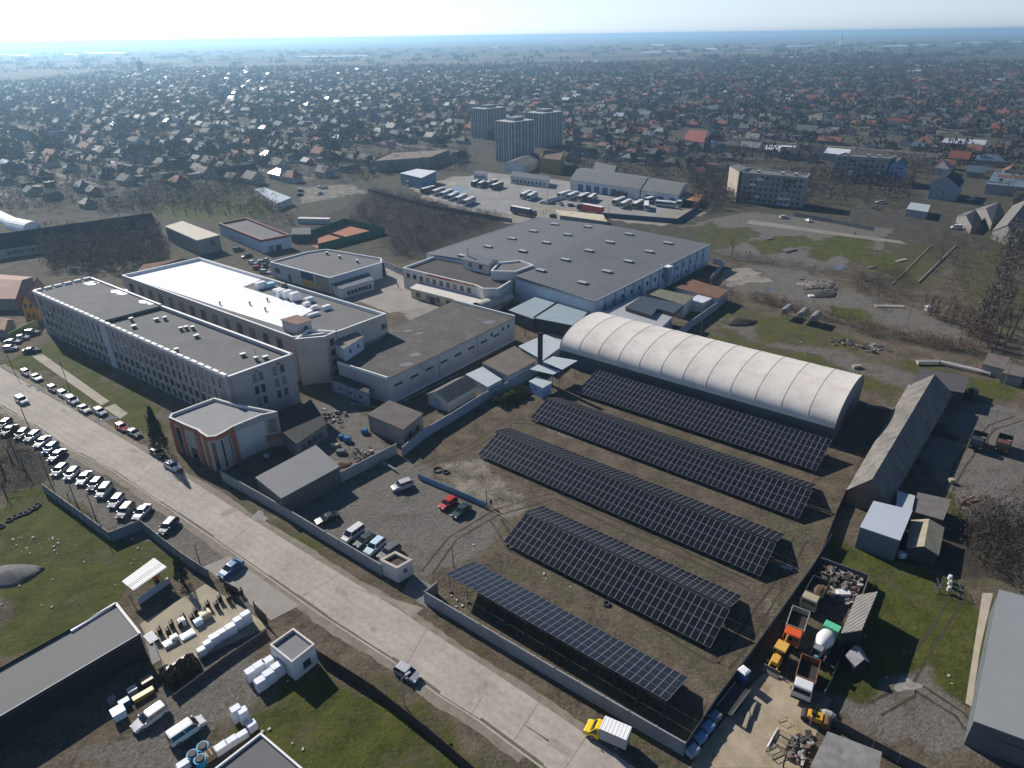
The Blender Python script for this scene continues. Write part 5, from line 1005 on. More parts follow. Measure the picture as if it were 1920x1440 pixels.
# ---- people, small in the picture
def person_proto(coat, label):
    t = thing('person', label, 'person'); me = bpy.data.meshes.new('body')
    V_ = [(0, 0, .93), (0, 0, 1.15), (0, 0, 1.42), (0, 0, 1.52), (.02, 0, 1.66), (.01, 0, 1.74), (0, .19, 1.40), (.02, .25, 1.14), (.1, .24, .9), (0, -.19, 1.40), (-.03, -.25, 1.14), (.02, -.25, .88), (.02, .1, .88), (.06, .1, .48), (.02, .11, .08), (.16, .12, .04), (-.02, -.1, .88), (-.03, -.1, .48), (-.1, -.11, .08), (.05, -.12, .04)]
    E_ = [(0, 1), (1, 2), (2, 3), (3, 4), (4, 5), (2, 6), (6, 7), (7, 8), (2, 9), (9, 10), (10, 11), (0, 12), (12, 13), (13, 14), (14, 15), (0, 16), (16, 17), (17, 18), (18, 19)]
    me.from_pydata(V_, E_, []); o = bpy.data.objects.new('body', me); C.objects.link(o); o.parent = t; me.materials.append(coat)
    md = o.modifiers.new('skin', 'SKIN'); sk = me.skin_vertices[0].data if me.skin_vertices else None
    if sk is None:
        bpy.context.view_layer.update(); sk = me.skin_vertices[0].data if me.skin_vertices else None
    rad = [.15, .15, .16, .06, .1, .085, .075, .055, .042, .075, .055, .042, .095, .065, .05, .04, .095, .065, .05, .04]
    if sk is not None:
        for i, r in enumerate(rad): sk[i].radius = (r, r)
        sk[0].use_root = True
    o.modifiers.new('sub', 'SUBSURF').levels = 1
    m = MB(); m.loft([[Vector((.01 + r * math.cos(a), r * math.sin(a), z)) for a in [k * math.pi / 4 for k in range(8)]] for r, z in ((.112, 1.68), (.108, 1.76), (.06, 1.82))]); m.build('hair', M('hair_dark', (.02, .015, .012), .8), t)
    return t
dk = M('dark_clothes', (.02, .02, .025), .9); rdc = M('red_dark_clothes', (.12, .03, .03), .9); pp = person_proto(dk, 'person in dark clothes walking past the end of the blue fence'); p = P(921, 950); pp.location = p; pp.rotation_euler = (0, 0, -1)
for x, y, lab, mt in ((747, 541, 'person in a dark red jacket standing before the entrance wing', rdc), (985, 630, 'person in dark clothes standing in the small courtyard', None), (1019, 401, 'left one of two people standing behind the warehouse hall', None), (1025, 401, 'right one of two people standing behind the warehouse hall', None), (1399, 479, 'left one of two walkers at the bare tree beside the field', None), (1405, 478, 'right one of two walkers at the bare tree beside the field', None), (1602, 442, 'lone walker in the middle of the grassy waste field', None)):
    dup(pp, P(x, y), random.uniform(0, 6), lab, None, {'dark_clothes': mt} if mt else None)
# ================================================================ BACKGROUND BUILDINGS
m_apt = M('apartment_panel', (.26, .25, .24), .9, .1, .15, fine=2); m_apt2 = M('apartment_panel_beige', (.42, .36, .29), .9, .08, .2)
shop, q1, c1 = bldg('blue_shop', 'pale blue shop hall with a dark red parapet left of the tennis court', 'shop', [(410, 418), (490, 450), (543, 440), (462, 408)], 5.6, M('shop_blue', (.42, .5, .6), .7), felt, par=.8, cap=M('dark_red_cap', (.2, .035, .03), .6), capw=.6)
A, B = P(490, 450, 5.6), P(543, 440, 5.6); wins(shop, A, B, c1, 2, 2.4, 2.4, [.1], frd, 2, 4)
tb = MB(); A, B = P(410, 418, 5.6), P(490, 450, 5.6); d, n = out_normal(A, B, c1); tb.wall(A + n * .1, B + n * .1, 4.7, 5.62, .2); A, B = P(490, 450, 5.6), P(543, 440, 5.6); d, n = out_normal(A, B, c1); tb.wall(A + n * .1, B + n * .1, 4.7, 5.62, .2); tb.build('fascia', M('dark_red_cap', (.2, .035, .03)), shop)
gb, q1, c1 = bldg('grey_block', 'drab grey block with a flat straw-coloured roof among bare trees', 'building', [(310, 425), (369, 451), (411, 441), (342, 415)], 6.4, M('drab_grey', (.23, .225, .215), .9, .15, .4), M('straw_roof', (.48, .44, .35), .8, .06), over=.3)
A, B = P(369, 451, 6.4), P(411, 441, 6.4); wins(gb, A, B, c1, 2, 1.4, 2.2, [3.0], frd, 6, 3)
lb_a, lb_b = P(-14, 468, 4.3), P(292, 423, 4.3); lb_d = (lb_b - lb_a).normalized(); lb_n = Vector((-lb_d.y, lb_d.x, 0)) * 12.5; lb_q = [lb_a, lb_b, lb_b + lb_n, lb_a + lb_n]
lb, q1, c1 = gable('long_school', 'very long low building with a dark pitched roof at the left edge', 'building', None, 4.3, 8.8, M('school_wall', (.36, .35, .34), .9, .08), M('slate_dark', (.022, .026, .034), .95, .1, spec=.05), over=.6, world=lb_q)  # dark roof, its colour deepened further for the shaded near slope
A, B = P(-14, 468, 4.3), P(292, 423, 4.3); wins(lb, A, B, c1, 26, 1.6, 1.6, [1.2], frd, 4, 4)
oh, q1, c1 = gable('orange_house', 'house with a steep brown roof and an orange gable at the left edge', 'house', [(40, 575), (67, 577), (92, 545), (62, 540)], 4.6, 8.6, M('orange_wall', (.5, .24, .05), .85, .1), M('brown_tile_roof', (.16, .09, .065), .8, .2, 1), flip=True)
A, B = P(40, 575, 4.6), P(67, 577, 4.6); wins(oh, A, B, c1, 2, .9, 1.2, [4.6, 1.2], frd, .6, .6)
gable('pink_house', 'large house with a pinkish tiled roof cut by the left edge', 'house', [(-45, 560), (28, 560), (60, 520), (-5, 515)], 4.2, 6.8, M('dim_wall2', (.22, .2, .19)), M('pink_tile', (.33, .21, .165), .8, .15, .6))
gable('brown_roof_house', 'low house with a reddish roof behind the white-roofed block', 'house', [(255, 513), (330, 497), (352, 487), (290, 494)], 3.0, 4.5, M('dim_wall2', (.22, .2, .19)), M('red_brown_tile', (.28, .14, .09), .8, .15, .6))
gable('hut_left', 'low house with a peach roof at the left edge below the orange gable', 'house', [(-20, 612), (8, 618), (25, 600), (-5, 596)], 3.0, 4.6, M('dim_wall2', (.22, .2, .19)), M('peach_tile', (.4, .25, .17), .8, .15, .6))
bpy.data.objects['hut_left'].name = 'small_house'
# hall with the blue and yellow mural
mh, q1, c1 = bldg('mural_hall', 'pale blue hall with a blue and yellow mural on its near wall', 'hall', [(506, 491), (618, 521), (716, 492), (715, 484), (612, 467), (576, 472)], 5.9, M('mural_wall', (.46, .52, .58), .8, .05), felt, par=.5, cap=wht)
A, B = P(506, 491, 5.9), P(618, 521, 5.9); d, n = out_normal(A, B, c1); L_ = (B - A).length; rz = math.atan2(d.y, d.x)
def mural(name, u0, u1, z0, z1, mat, off=.04, lab=None):
    p = A.lerp(B, (u0 + u1) / 2) + n * off; MB().box((p.x, p.y, (z0 + z1) / 2), (L_ * (u1 - u0), .06, z1 - z0), rz).build(name, mat, mh, label=lab)
mural('mural_band', .53, .73, 2.9, 5.5, M('mural_blue', (.015, .06, .2), .7)); mural('mural_band', .53, .73, .4, 2.9, M('mural_yellow', (.55, .36, .04), .7), lab='yellow lower half of the flag mural')
mural('mural_panel', .76, .98, .4, 5.5, M('mural_mix', (.3, .34, .36), .8, .5, .5, stain=(.7, .5, .58, (.42, .28, .1)))); mural('window', .07, .16, 2.2, 4.0, glass); mural('window', .30, .34, .3, 3.0, glass)
for x, y in ((613, 477), (637, 484), (670, 492)): vent(mh, P(x, y, 5.5), 5.4, (.7, .7, 1.0), dark_door)
ew, q2, c2_ = bldg('mural_annex', 'low white entrance annex with a sloping dark awning on the mural hall', 'annex', [(622, 533), (640, 543), (700, 525), (690, 512)], 3.4, M('annex_white', (.5, .52, .54), .8), M('awning_dark', (.08, .1, .13), .6), over=.2)
A2, B2 = P(640, 543, 3.4), P(700, 525, 3.4); wins(ew, A2, B2, c2_, 7, 1.1, 1.3, [.9], frd, 2, 1)
# tennis court
sheet("clay_ground", [(553, 444), (648, 421), (712, 437), (600, 468)], M('clay', (.34, .15, .09), .95, .12, .3), .012)
tm_ = M('green_mesh', (.02, .1, .06), .8, .15)
for lab, px in (('dark green mesh fence along the far sides of the tennis court', [(580, 446), (648, 421), (716, 437)]), ('dark green mesh fence along the near side of the tennis court', [(598, 470), (722, 438)])): wallrun('court_fence', lab, 'fence', px, 3.0, tm_, .05, .1, 4, foot=True)
cs, _, _ = bldg('court_shed', 'dark green shed beside the tennis court', 'shed', [(545, 440), (583, 440), (582, 427), (548, 428)], 3.4, M('shed_green', (.025, .06, .05), .8), M('shed_green_roof', (.03, .04, .045), .7), over=.1)
nl = MB(); a, q = P(604, 436), P(655, 450); nl.wall(a, q, 0, 1.0, .04); tag(nl.build('tennis_net', M('net_dark', (.08, .06, .05), .9), loc=tuple((a + q) / 2)), 'tennis net across the red clay court', 'net')
sb = MB(); p = P(590, 418); sb.box((p.x, p.y, 1.2), (16, 3, 2.4), -.15); tag(sb.build('white_hut', M('hut_white', (.55, .54, .52), .8), loc=tuple(p)), 'long white hut behind the tennis court', 'hut')
# depot and its neighbours
bldg('pale_roof_store', 'store with a pale blue-grey sheet roof left of the orchard', 'store', [(477, 355), (519, 382), (546, 371), (496, 352)], 3.6, M('shed_white', (.5, .49, .47)), M('pale_sheet2', (.32, .38, .42), .5), over=.2)
dg, q1, c1 = bldg('depot_garage', 'blue-walled two-storey depot building with a white sheet roof', 'garage', [(751, 325), (790, 334), (817, 321), (782, 317)], 6.5, M('depot_blue', (.1, .17, .3), .7), M('white_sheet', (.6, .62, .64), .5), over=.4)
A, B = P(751, 325, 6.5), P(790, 334, 6.5); wins(dg, A, B, c1, 4, 2.2, 1.4, [4.2, 1.2], frame_w, 1, 1)
bldg('long_brown_block', 'long drab block with a brownish flat roof between orchard and towers', 'block', [(703, 302), (806, 295), (842, 281), (738, 287)], 7.0, M('drab_grey', (.23, .225, .215)), M('brown_flat', (.17, .14, .115), .9), over=.3)
dof, q1, c1 = bldg('depot_office', 'long single-storey white depot office with a grey roof', 'office', [(957, 331), (1027, 339), (1031, 331), (962, 321)], 4.0, M('annex_white', (.5, .52, .54)), M('depot_roof', (.1, .11, .12), .8), over=.4)
A, B = P(957, 331, 4), P(1027, 339, 4); wins(dof, A, B, c1, 9, 1.4, 1.4, [1.2], frd, 1, 1)
dki, q1, c1 = bldg('dispatch_tower', 'small two-storey white dispatch building in the bus depot', 'building', [(888, 326), (912, 328), (914, 323), (892, 320)], 6.0, M('annex_white', (.5, .52, .54)), M('depot_roof', (.1, .11, .12)), over=.3)
A, B = P(888, 326, 6), P(912, 328, 6); wins(dki, A, B, c1, 4, 1.2, 1.2, [4.0, 1.2], frd, .5, .5)
wk, q1, c1 = gable('workshop_row', 'long white workshop with a grey pitched roof and blue doors behind the buses', 'workshop', [(1069, 337), (1200, 355), (1222, 333), (1095, 315)], 5.6, 8.2, M('annex_white', (.5, .52, .54)), M('workshop_roof', (.125, .135, .135), .8, .15, .3), over=.4)
A, B = P(1069, 337, 5.6), P(1200, 355, 5.6); d, n = out_normal(A, B, c1)
for k in range(6): p = A.lerp(B, .16 + k * .12) + n * .06; MB().box((p.x, p.y, 1.9), (3.4, .1, 3.8), math.atan2(d.y, d.x)).build('gate', M('gate_blue', (.04, .1, .2), .6), wk)
wk, q1, c1 = gable('workshop_hall', 'right-hand workshop hall with a slightly lower grey pitched roof', 'workshop', [(1202, 357), (1272, 366), (1290, 345), (1224, 334)], 5.2, 7.8, M('annex_white', (.5, .52, .54)), M('workshop_roof', (.125, .135, .135)), over=.4)
A, B = P(1202, 357, 5.2), P(1272, 366, 5.2); d, n = out_normal(A, B, c1)
for u_ in (.2, .55, .85): p = A.lerp(B, u_) + n * .06; MB().box((p.x, p.y, 1.7), (3.2, .1, 3.4), math.atan2(d.y, d.x)).build('gate', M('gate_blue', (.04, .1, .2)), wk)
bldg('orange_lean_to', 'open lean-to with a rusty orange roof at the end of the workshops', 'shelter', [(1270, 372), (1310, 379), (1318, 366), (1285, 360)], 3.0, M('lean_dark', (.03, .03, .032)), M('rust_orange2', (.36, .18, .08), .8), over=.1)
vs_, q1, c1 = bldg('striped_canopy', 'low cream and rust patched vaulted shed directly behind the warehouse hall', 'shed', [(1042, 394), (1050, 404), (1138, 416), (1130, 403)], 3.0, M('shed_greenish', (.2, .24, .22), .8), M('cream_patch', (.52, .47, .34), .7, .1, .3, stain=(.25, .58, .64, (.25, .1, .06))), over=.2)
# tower blocks under construction
tw_wall = M('tower_grey', (.24, .25, .265), .8, .1, .1); tw_col = M('tower_column', (.52, .54, .57), .8, .05); tw_glass = M('tower_glass', (.15, .16, .18), .35, .3, .3, spec=.6)
def tower(label, px, w, dp, h, rz, fl):
    p = P(*px); t = thing('tower_block', label, 'tower block', tuple(p)); c_, s_ = math.cos(rz), math.sin(rz)
    def L2(x, y, z): return Vector((p.x + x * c_ - y * s_, p.y + x * s_ + y * c_, z))
    MB().box((p.x, p.y, h / 2), (w - .6, dp - .6, h), rz).build('wall', tw_glass, t)
    k = 0
    for i in range(fl + 1): MB().box((p.x, p.y, h * i / fl), (w + (.9 if i % 2 else .2), dp + (.2 if i % 2 else .9), .5), rz).build('floor_slab', tw_wall, t)
    for face in range(4):
        L_, D_ = (w, dp) if face % 2 == 0 else (dp, w); nb = 7 if L_ > 18 else 6
        for i in range(nb + 1):
            x = -L_ / 2 + L_ * i / nb; y = -D_ / 2 - .05; a = face * math.pi / 2; q = L2(x * math.cos(a) - y * math.sin(a), x * math.sin(a) + y * math.cos(a), h / 2)
            MB().box(tuple(q), (.9 if i % 2 else .4, .4, h), rz + a).build('column', tw_col, t)
    q = L2(1, 1, h + 1.2); MB().box(tuple(q), (w * .45, dp * .5, 2.4), rz).build('roof_house', tw_wall, t); MB().box((p.x, p.y, h + .3), (w + .4, dp + .4, .25), rz).build('roof', M('tower_roof', (.4, .41, .42), .8), t)
tower('left rearmost of the three unfinished tower blocks', (917, 257), 25, 17, 24.0, .75, 8); tower('front one of the three unfinished tower blocks', (966, 300), 22, 16, 26.5, .75, 9); tower('right rearmost of the three unfinished tower blocks', (1020, 272), 24, 18, 25.0, .75, 8)
gable('gabled_annex', 'white gabled annex at the foot of the front tower block', 'annex', [(946, 306), (980, 312), (1020, 297), (985, 291)], 5.0, 7.5, M('annex_white', (.5, .52, .54)), M('depot_roof', (.1, .11, .12)), flip=True)
bldg('brick_shell', 'roofless ochre brick shell right of the front tower block', 'building', [(1012, 296), (1050, 300), (1058, 283), (1022, 281)], 9.0, M('ochre_brick', (.26, .17, .06), .9), M('shell_top', (.12, .09, .07), .9), par=.8, cap=M('ochre_brick', (.26, .17, .06)))
p = P(873, 262); cr_ = thing('tower_crane', 'orange tower crane left of the unfinished tower blocks', 'crane', tuple(p)); m = MB(); cm = M('crane_orange', (.5, .2, .05), .6)
for sx, sy in ((-.8, -.8), (.8, -.8), (.8, .8), (-.8, .8)): m.tube((p.x + sx, p.y + sy, 0), (p.x + sx, p.y + sy, 31), .16, n=4)
for k in range(15): z = k * 2.05; m.tube((p.x - .8, p.y - .8, z), (p.x + .8, p.y - .8, z + 2), .1, n=4); m.tube((p.x + .8, p.y + .8, z), (p.x - .8, p.y + .8, z + 2), .1, n=4); m.tube((p.x + .8, p.y - .8, z), (p.x + .8, p.y + .8, z + 2), .1, n=4)
m.build('mast', cm, cr_); m = MB(); m.tube((p.x - 3, p.y - 6, 31), (p.x + 9, p.y + 26, 31), .3, .2, 4); m.tube((p.x, p.y, 31), (p.x, p.y, 34.5), .3, .15, 4); m.tube((p.x, p.y, 34.5), (p.x + 6, p.y + 18, 31.2), .08, n=4); m.tube((p.x, p.y, 34.5), (p.x - 3, p.y - 6, 31.2), .08, n=4); m.build('jib', cm, cr_); MB().box((p.x - 3, p.y - 6, 30.2), (1.6, 2.2, 1.6), .4).build('counterweight', footm, cr_)
# apartment blocks
def apartments(label, px, h, floors, n, mat, roofm, bal):
    t, q, c_ = bldg('apartment_block', label, 'apartment block', px, h, mat, roofm, par=.6, cap=M('coping_dim', (.36, .35, .33)))
    A, B = P(*px[0], h), P(*px[1], h); zs = [h - 2.6 - 2.85 * k for k in range(floors)]; wins(t, A, B, c_, n, 1.3, 1.4, zs, frd, 1, 1)
    d, nn = out_normal(A, B, c_); L_ = (B - A).length; rz = math.atan2(d.y, d.x)
    for (u_, k, colr) in bal:
        p = A + d * (L_ * u_) + nn * .55; MB().box((p.x, p.y, zs[k] - .05), (3.0, 1.1, 1.15), rz).build('balcony', M('balcony_' + colr, {'white': (.6, .6, .6), 'grey': (.3, .3, .32), 'blue': (.3, .38, .5), 'dark': (.08, .07, .07)}[colr], .8), t)
    for u_ in (.22, .6, .8): p = A.lerp(B, u_) - nn * 6; vent(t, p, h - .6, (1.2, 1.2, 1.2), M('vent_grey', (.25, .25, .25)))
    return t
bl = [(.2, 0, 'grey'), (.3, 0, 'white'), (.2, 1, 'white'), (.2, 2, 'grey'), (.28, 3, 'white'), (.22, 4, 'blue'), (.72, 0, 'dark'), (.8, 0, 'dark'), (.72, 1, 'dark'), (.8, 1, 'grey'), (.66, 3, 'white'), (.76, 3, 'white'), (.86, 3, 'grey'), (.66, 4, 'blue'), (.76, 4, 'white'), (.72, 2, 'grey')]
apartments('nearer grey five-storey apartment block with patched balconies', [(1392, 323), (1513, 333), (1519, 326), (1405, 314)], 15.0, 5, 11, m_apt, M('apt_roof', (.12, .12, .115), .9), bl)
b2, _, _ = bldg('stair_block', 'beige windowless end block left of the nearer apartment block', 'building', [(1368, 312), (1386, 322), (1403, 315), (1384, 308)], 15.4, m_apt2, M('apt_roof', (.12, .12, .115)), over=.1)
apartments('farther grey five-storey apartment block beside the blue gabled building', [(1567, 291), (1668, 297), (1681, 292), (1585, 286)], 14.5, 5, 9, m_apt, M('apt_roof', (.12, .12, .115)), [(.34, 1, 'grey'), (.34, 2, 'white'), (.6, 1, 'dark'), (.62, 3, 'white'), (.56, 2, 'grey'), (.1, 3, 'blue'), (.6, 4, 'grey'), (.34, 0, 'dark'), (.84, 2, 'white')])
gbx, q1, c1 = gable('blue_gabled_block', 'four-storey blue and white gabled block right of the farther apartments', 'building', [(1669, 309), (1697, 311), (1703, 304), (1677, 302)], 11.0, 13.5, M('gable_blue', (.12, .24, .42), .7), M('depot_roof', (.1, .11, .12)), flip=True)
A, B = P(1669, 309, 11), P(1697, 311, 11); wins(gbx, A, B, c1, 3, 1.6, 1.5, [8.6, 5.8, 3.0], frame_w, .8, .8)
ghx, q1, c1 = gable('grey_gabled_house', 'large blue-grey house with a dark pitched roof right of the apartments', 'house', [(1746, 345), (1798, 350), (1808, 338), (1757, 334)], 7.5, 12.0, M('house_bluegrey', (.24, .27, .33), .8), M('slate_dark', (.045, .05, .06)), flip=True)
A, B = P(1746, 345, 7.5), P(1798, 350, 7.5); wins(ghx, A, B, c1, 1, 1.6, 1.6, [3.2], frame_w, 4, 4)
for px, h, lab, rc in (([(1700, 392), (1739, 398), (1744, 385), (1708, 380)], 3.4, 'low shed with a pale sheet roof below the blue-grey house', (.34, .37, .4)), ([(1766, 268), (1846, 272), (1850, 263), (1772, 259)], 5.0, 'long store with a pale blue roof in the upper right', (.34, .38, .42)), ([(1545, 287), (1588, 291), (1596, 281), (1552, 277)], 4.5, 'store with a white sheet roof behind the farther apartments', (.5, .52, .54)), ([(1435, 280), (1462, 281), (1463, 273), (1438, 272)], 4.5, 'small store with a bright white roof behind the nearer apartments', (.55, .57, .6)), ([(1460, 284), (1488, 285), (1492, 274), (1464, 273)], 4.5, 'round-ended store with a bright white roof right of the small one', (.55, .57, .6)),
        ([(1280, 262), (1320, 268), (1326, 246), (1292, 243)], 6.0, 'big house with a large flat red roof right of the towers', (.24, .06, .04)), ([(1850, 345), (1920, 352), (1930, 330), (1865, 322)], 5.0, 'bluish long store at the right edge under the bare trees', (.12, .16, .2))):
    bldg('store', lab, 'store', px, h, M('store_wall', (.3, .3, .31), .9, .12), M('store_roof_%d' % int(rc[0] * 1000), rc, .6, .08), over=.3)
for px, h, rh, lab, rc in (([(1830, 392), (1860, 418), (1883, 400), (1855, 385)], 3.2, 6.5, 'grey pitched roof house at the head of the allotments', (.16, .16, .15)), ([(1862, 432), (1905, 448), (1945, 395), (1900, 385)], 3.6, 7.6, 'tall dark barn with a grey roof at the right edge', (.15, .142, .13)), ([(1795, 405), (1822, 425), (1840, 412), (1812, 398)], 3.0, 5.6, 'low house with a weathered roof left of the dark barn', (.11, .105, .1)),
        ([(1150, 330), (1158, 318), (1120, 310), (1112, 322)], 3.6, 7.6, 'grey pitched roof house just behind the depot workshop', (.12, .125, .125))):
    gable('cottage', lab, 'house', px, h, rh, M('cottage_wall', (.2, .19, .18), .9), M('cottage_roof_%d' % int(rc[0] * 1000), rc, .85, .15), flip=True)
# plastic tunnel at the left edge and far greenhouses
def tunnel(label, pa, pb, w, h, mat, name='plastic_tunnel', cat='greenhouse'):
    a, q = P(*pa), P(*pb); d = (q - a).normalized(); n = Vector((-d.y, d.x, 0)); m = MB()
    m.loft([[e + n * (w * math.cos(t_)) + Vector((0, 0, h * math.sin(t_))) for t_ in [i * math.pi / 8 for i in range(9)]] for e in (a, a.lerp(q, .5), q)], caps=False, closed=False)
    for e in (a, q): m.poly([e + n * (w * math.cos(t_)) + Vector((0, 0, h * math.sin(t_))) for t_ in [i * math.pi / 8 for i in range(9)]])
    o = m.build(name, mat, loc=tuple((a + q) / 2)); return tag(o, label, cat)
foil = M('greenhouse_foil', (.82, .84, .86), .5, .05)
tunnel('long white plastic tunnel at the left edge', (-20, 398), (30, 422), 3.5, 3, foil); tunnel('short white plastic tunnel with a rounded end at the left edge', (28, 424), (62, 431), 4.5, 4, foil)
for i, (xa, ya, xb, yb, wd) in enumerate([(10, 103, 60, 105, 22), (120, 102, 150, 104, 16), (160, 100, 245, 100, 22), (562, 108, 690, 106, 26), (910, 91, 938, 90, 20), (1040, 83, 1056, 82, 20), (1080, 83, 1112, 82, 22), (1225, 85, 1262, 85, 22), (1205, 100, 1290, 97, 22), (1318, 93, 1345, 93, 14), (1395, 96, 1418, 95, 14), (1480, 88, 1522, 87, 20), (1465, 110, 1500, 110, 12), (1660, 88, 1752, 85, 24), (1795, 82, 1910, 79, 26), (1450, 138, 1466, 138, 8), (1850, 155, 1880, 155, 6)]):
    tunnel('%s bright white greenhouse strip counted from the left on the far plain' % ('first second third fourth fifth sixth seventh eighth ninth tenth eleventh twelfth thirteenth fourteenth fifteenth sixteenth seventeenth'.split()[i]), (xa, ya), (xb, yb), wd, 6, foil, 'greenhouse')
p = P(1576, 84); ch = thing('church_tower', 'slender pale church tower on the far plain to the right', 'church tower', tuple(p)); MB().box((p.x, p.y, 16), (16, 16, 32), .4).build('shaft', M('church_white', (.6, .6, .6)), ch); MB().tube((p.x, p.y, 32), (p.x, p.y, 60), 9, .2, 8).build('spire', M('church_grey', (.3, .32, .34)), ch)
p = P(266, 140); ch = thing('grain_silo', 'dark silo tower rising from the haze in the upper left', 'silo', tuple(p)); MB().box((p.x, p.y, 13), (14, 14, 26), .4).build('shaft', M('silo_dim', (.15, .15, .15)), ch); MB().loft([[Vector((p.x + r * math.cos(a), p.y + r * math.sin(a), z)) for a in [k * math.pi / 4 for k in range(8)]] for r, z in ((10, 26), (6, 31), (1, 34))]).build('dome', M('silo_dim', (.15, .15, .15)), ch)
# ================================================================ THE TOWN: houses, trees
WORKS = PL([(-200, 400), (300, 392), (470, 345), (690, 335), (860, 305), (1000, 312), (1100, 300), (1340, 338), (1365, 312), (1400, 306), (1530, 320), (1562, 290), (1700, 296), (1740, 330), (1800, 330), (1925, 420), (2300, 560), (2300, 1600), (-600, 1600)])
HOLES = [PL(h) for h in ([(870, 262), (1060, 262), (1070, 325), (860, 325)], [(1360, 304), (1530, 306), (1560, 284), (1710, 284), (1760, 325), (1830, 345), (1830, 400), (1360, 400)], [(1565, 256), (1690, 256), (1690, 272), (1565, 272)], [(1428, 268), (1497, 268), (1497, 290), (1428, 290)], [(1540, 272), (1602, 272), (1602, 294), (1540, 294)], [(1755, 255), (1860, 255), (1860, 280), (1755, 280)], [(180, 355), (420, 345), (470, 400), (180, 410)], [(690, 280), (860, 275), (860, 310), (690, 310)], [(1270, 240), (1335, 240), (1335, 275), (1270, 275)])]
def allowed(x, y):
    x = np.asarray(x, float); y = np.asarray(y, float); k = ~inpoly(x, y, WORKS)
    for h in HOLES: k &= ~inpoly(x, y, h)
    return k
DIRT_ = (.772, -.635)
def project(x, y, z=0.0):
    p = R(PITCH); a = R(ROLL); dz = z - CAM_H; dd = y * math.cos(p) - dz * math.sin(p); u2 = x / dd; v2 = (y * math.sin(p) + dz * math.cos(p)) / dd
    return 960 + FOC * (u2 * np.cos(a) + v2 * np.sin(a)), 720 - FOC * (-u2 * np.sin(a) + v2 * np.cos(a))
ca_, sa_ = math.cos(R(-39.4)), math.sin(R(-39.4))
i_, j_ = np.meshgrid(np.arange(-200, 200), np.arange(-200, 200)); i_ = i_.ravel(); j_ = j_.ravel()
gxh = i_ * 16.5 + rng.uniform(-3.5, 3.5, i_.size); gyh = (j_ // 2) * 46.0 + (j_ % 2) * 20.0 + rng.uniform(-3, 3, i_.size)
hx = gxh * ca_ - gyh * sa_; hy = gxh * sa_ + gyh * ca_ + 600
dist = np.hypot(hx, hy); px_, py_ = project(hx, hy)
lim = 1750 + 1500 * vnoise(hx / 420, hy / 420, 9) - 380 * np.clip((px_ - 1500) / 400, 0, 1)
keep = (hy > 200) & (px_ > -60) & (px_ < 1985) & (dist < lim - rng.uniform(0, 500, hx.size)) & allowed(hx, hy) & (rng.random(hx.size) < .72)
hx, hy, dist, px_, py_ = hx[keep], hy[keep], dist[keep], px_[keep], py_[keep]
o_ = np.argsort(dist); hx, hy, dist, px_, py_ = hx[o_], hy[o_], dist[o_], px_[o_], py_[o_]
WALLS = [M('house_wall_%d' % k, v, .9, .1) for k, v in enumerate([(.34, .325, .30), (.2, .19, .185), (.25, .19, .15), (.42, .41, .4)])]
ROOFS = [('dark grey', M('house_roof_dark', (.05, .05, .056), .75, .15)), ('grey', M('house_roof_grey', (.11, .11, .11), .8, .15)), ('red', M('house_roof_red', (.19, .06, .042), .8, .15)), ('rust-brown', M('house_roof_rust', (.2, .09, .06), .8, .15)), ('bright metal', M('house_roof_metal', (.55, .57, .6), .42, .05, metal=.4)), ('pale', M('house_roof_pale', (.21, .2, .19), .7, .1)), ('blue-grey', M('house_roof_blue', (.09, .13, .17), .6, .1))]
def roof_pick(px):
    t = min(1, max(0, (px - 350) / 1300)); w = [.36 - .06 * t, .28, .05 + .09 * t, .06 + .10 * t, .03 - .015 * t, .17 - .05 * t, .06]
    return rng.choice(7, p=np.array(w) / sum(w))
def house_shape(kind, L_=11.0, W_=8.5, h=3.3, r=6.4):
    """returns wall and roof builders of one house, ridge along x"""
    a, b_ = L_ / 2, W_ / 2; wl = MB(); rf = MB(); e = .45; k = (r - h) / b_
    wl.prism([(-a, -b_), (a, -b_), (a, b_), (-a, b_)], 0, h, top=False)
    if kind == 'gabled':
        wl.poly([(a, -b_, h), (a, b_, h), (a, 0, r)]); wl.poly([(-a, b_, h), (-a, -b_, h), (-a, 0, r)])
        for s in (1, -1):
            q = [(-a - e, -s * (b_ + e), h - e * k + .05), (a + e, -s * (b_ + e), h - e * k + .05), (a + e, 0, r + .08), (-a - e, 0, r + .08)]; rf.poly(q[::s])
            q2 = [(x, y, z - .16) for x, y, z in q]; rf.poly(q2[::-s])
    else:
        g = a - b_ * .75; q = [(-a - e, -b_ - e), (a + e, -b_ - e), (a + e, b_ + e), (-a - e, b_ + e)]; z0 = h - .05
        E_ = [Vector((x, y, z0)) for x, y in q]; T1, T2 = Vector((-g, 0, r)), Vector((g, 0, r)); rf.poly([E_[0], E_[1], T2, T1]); rf.poly([E_[2], E_[3], T1, T2]); rf.poly([E_[1], E_[2], T2]); rf.poly([E_[3], E_[0], T1])
        rf.poly([E_[3], E_[2], E_[1], E_[0]])
    return wl, rf
chm = M('chimney_brick', (.2, .13, .1), .9); PROT = {}
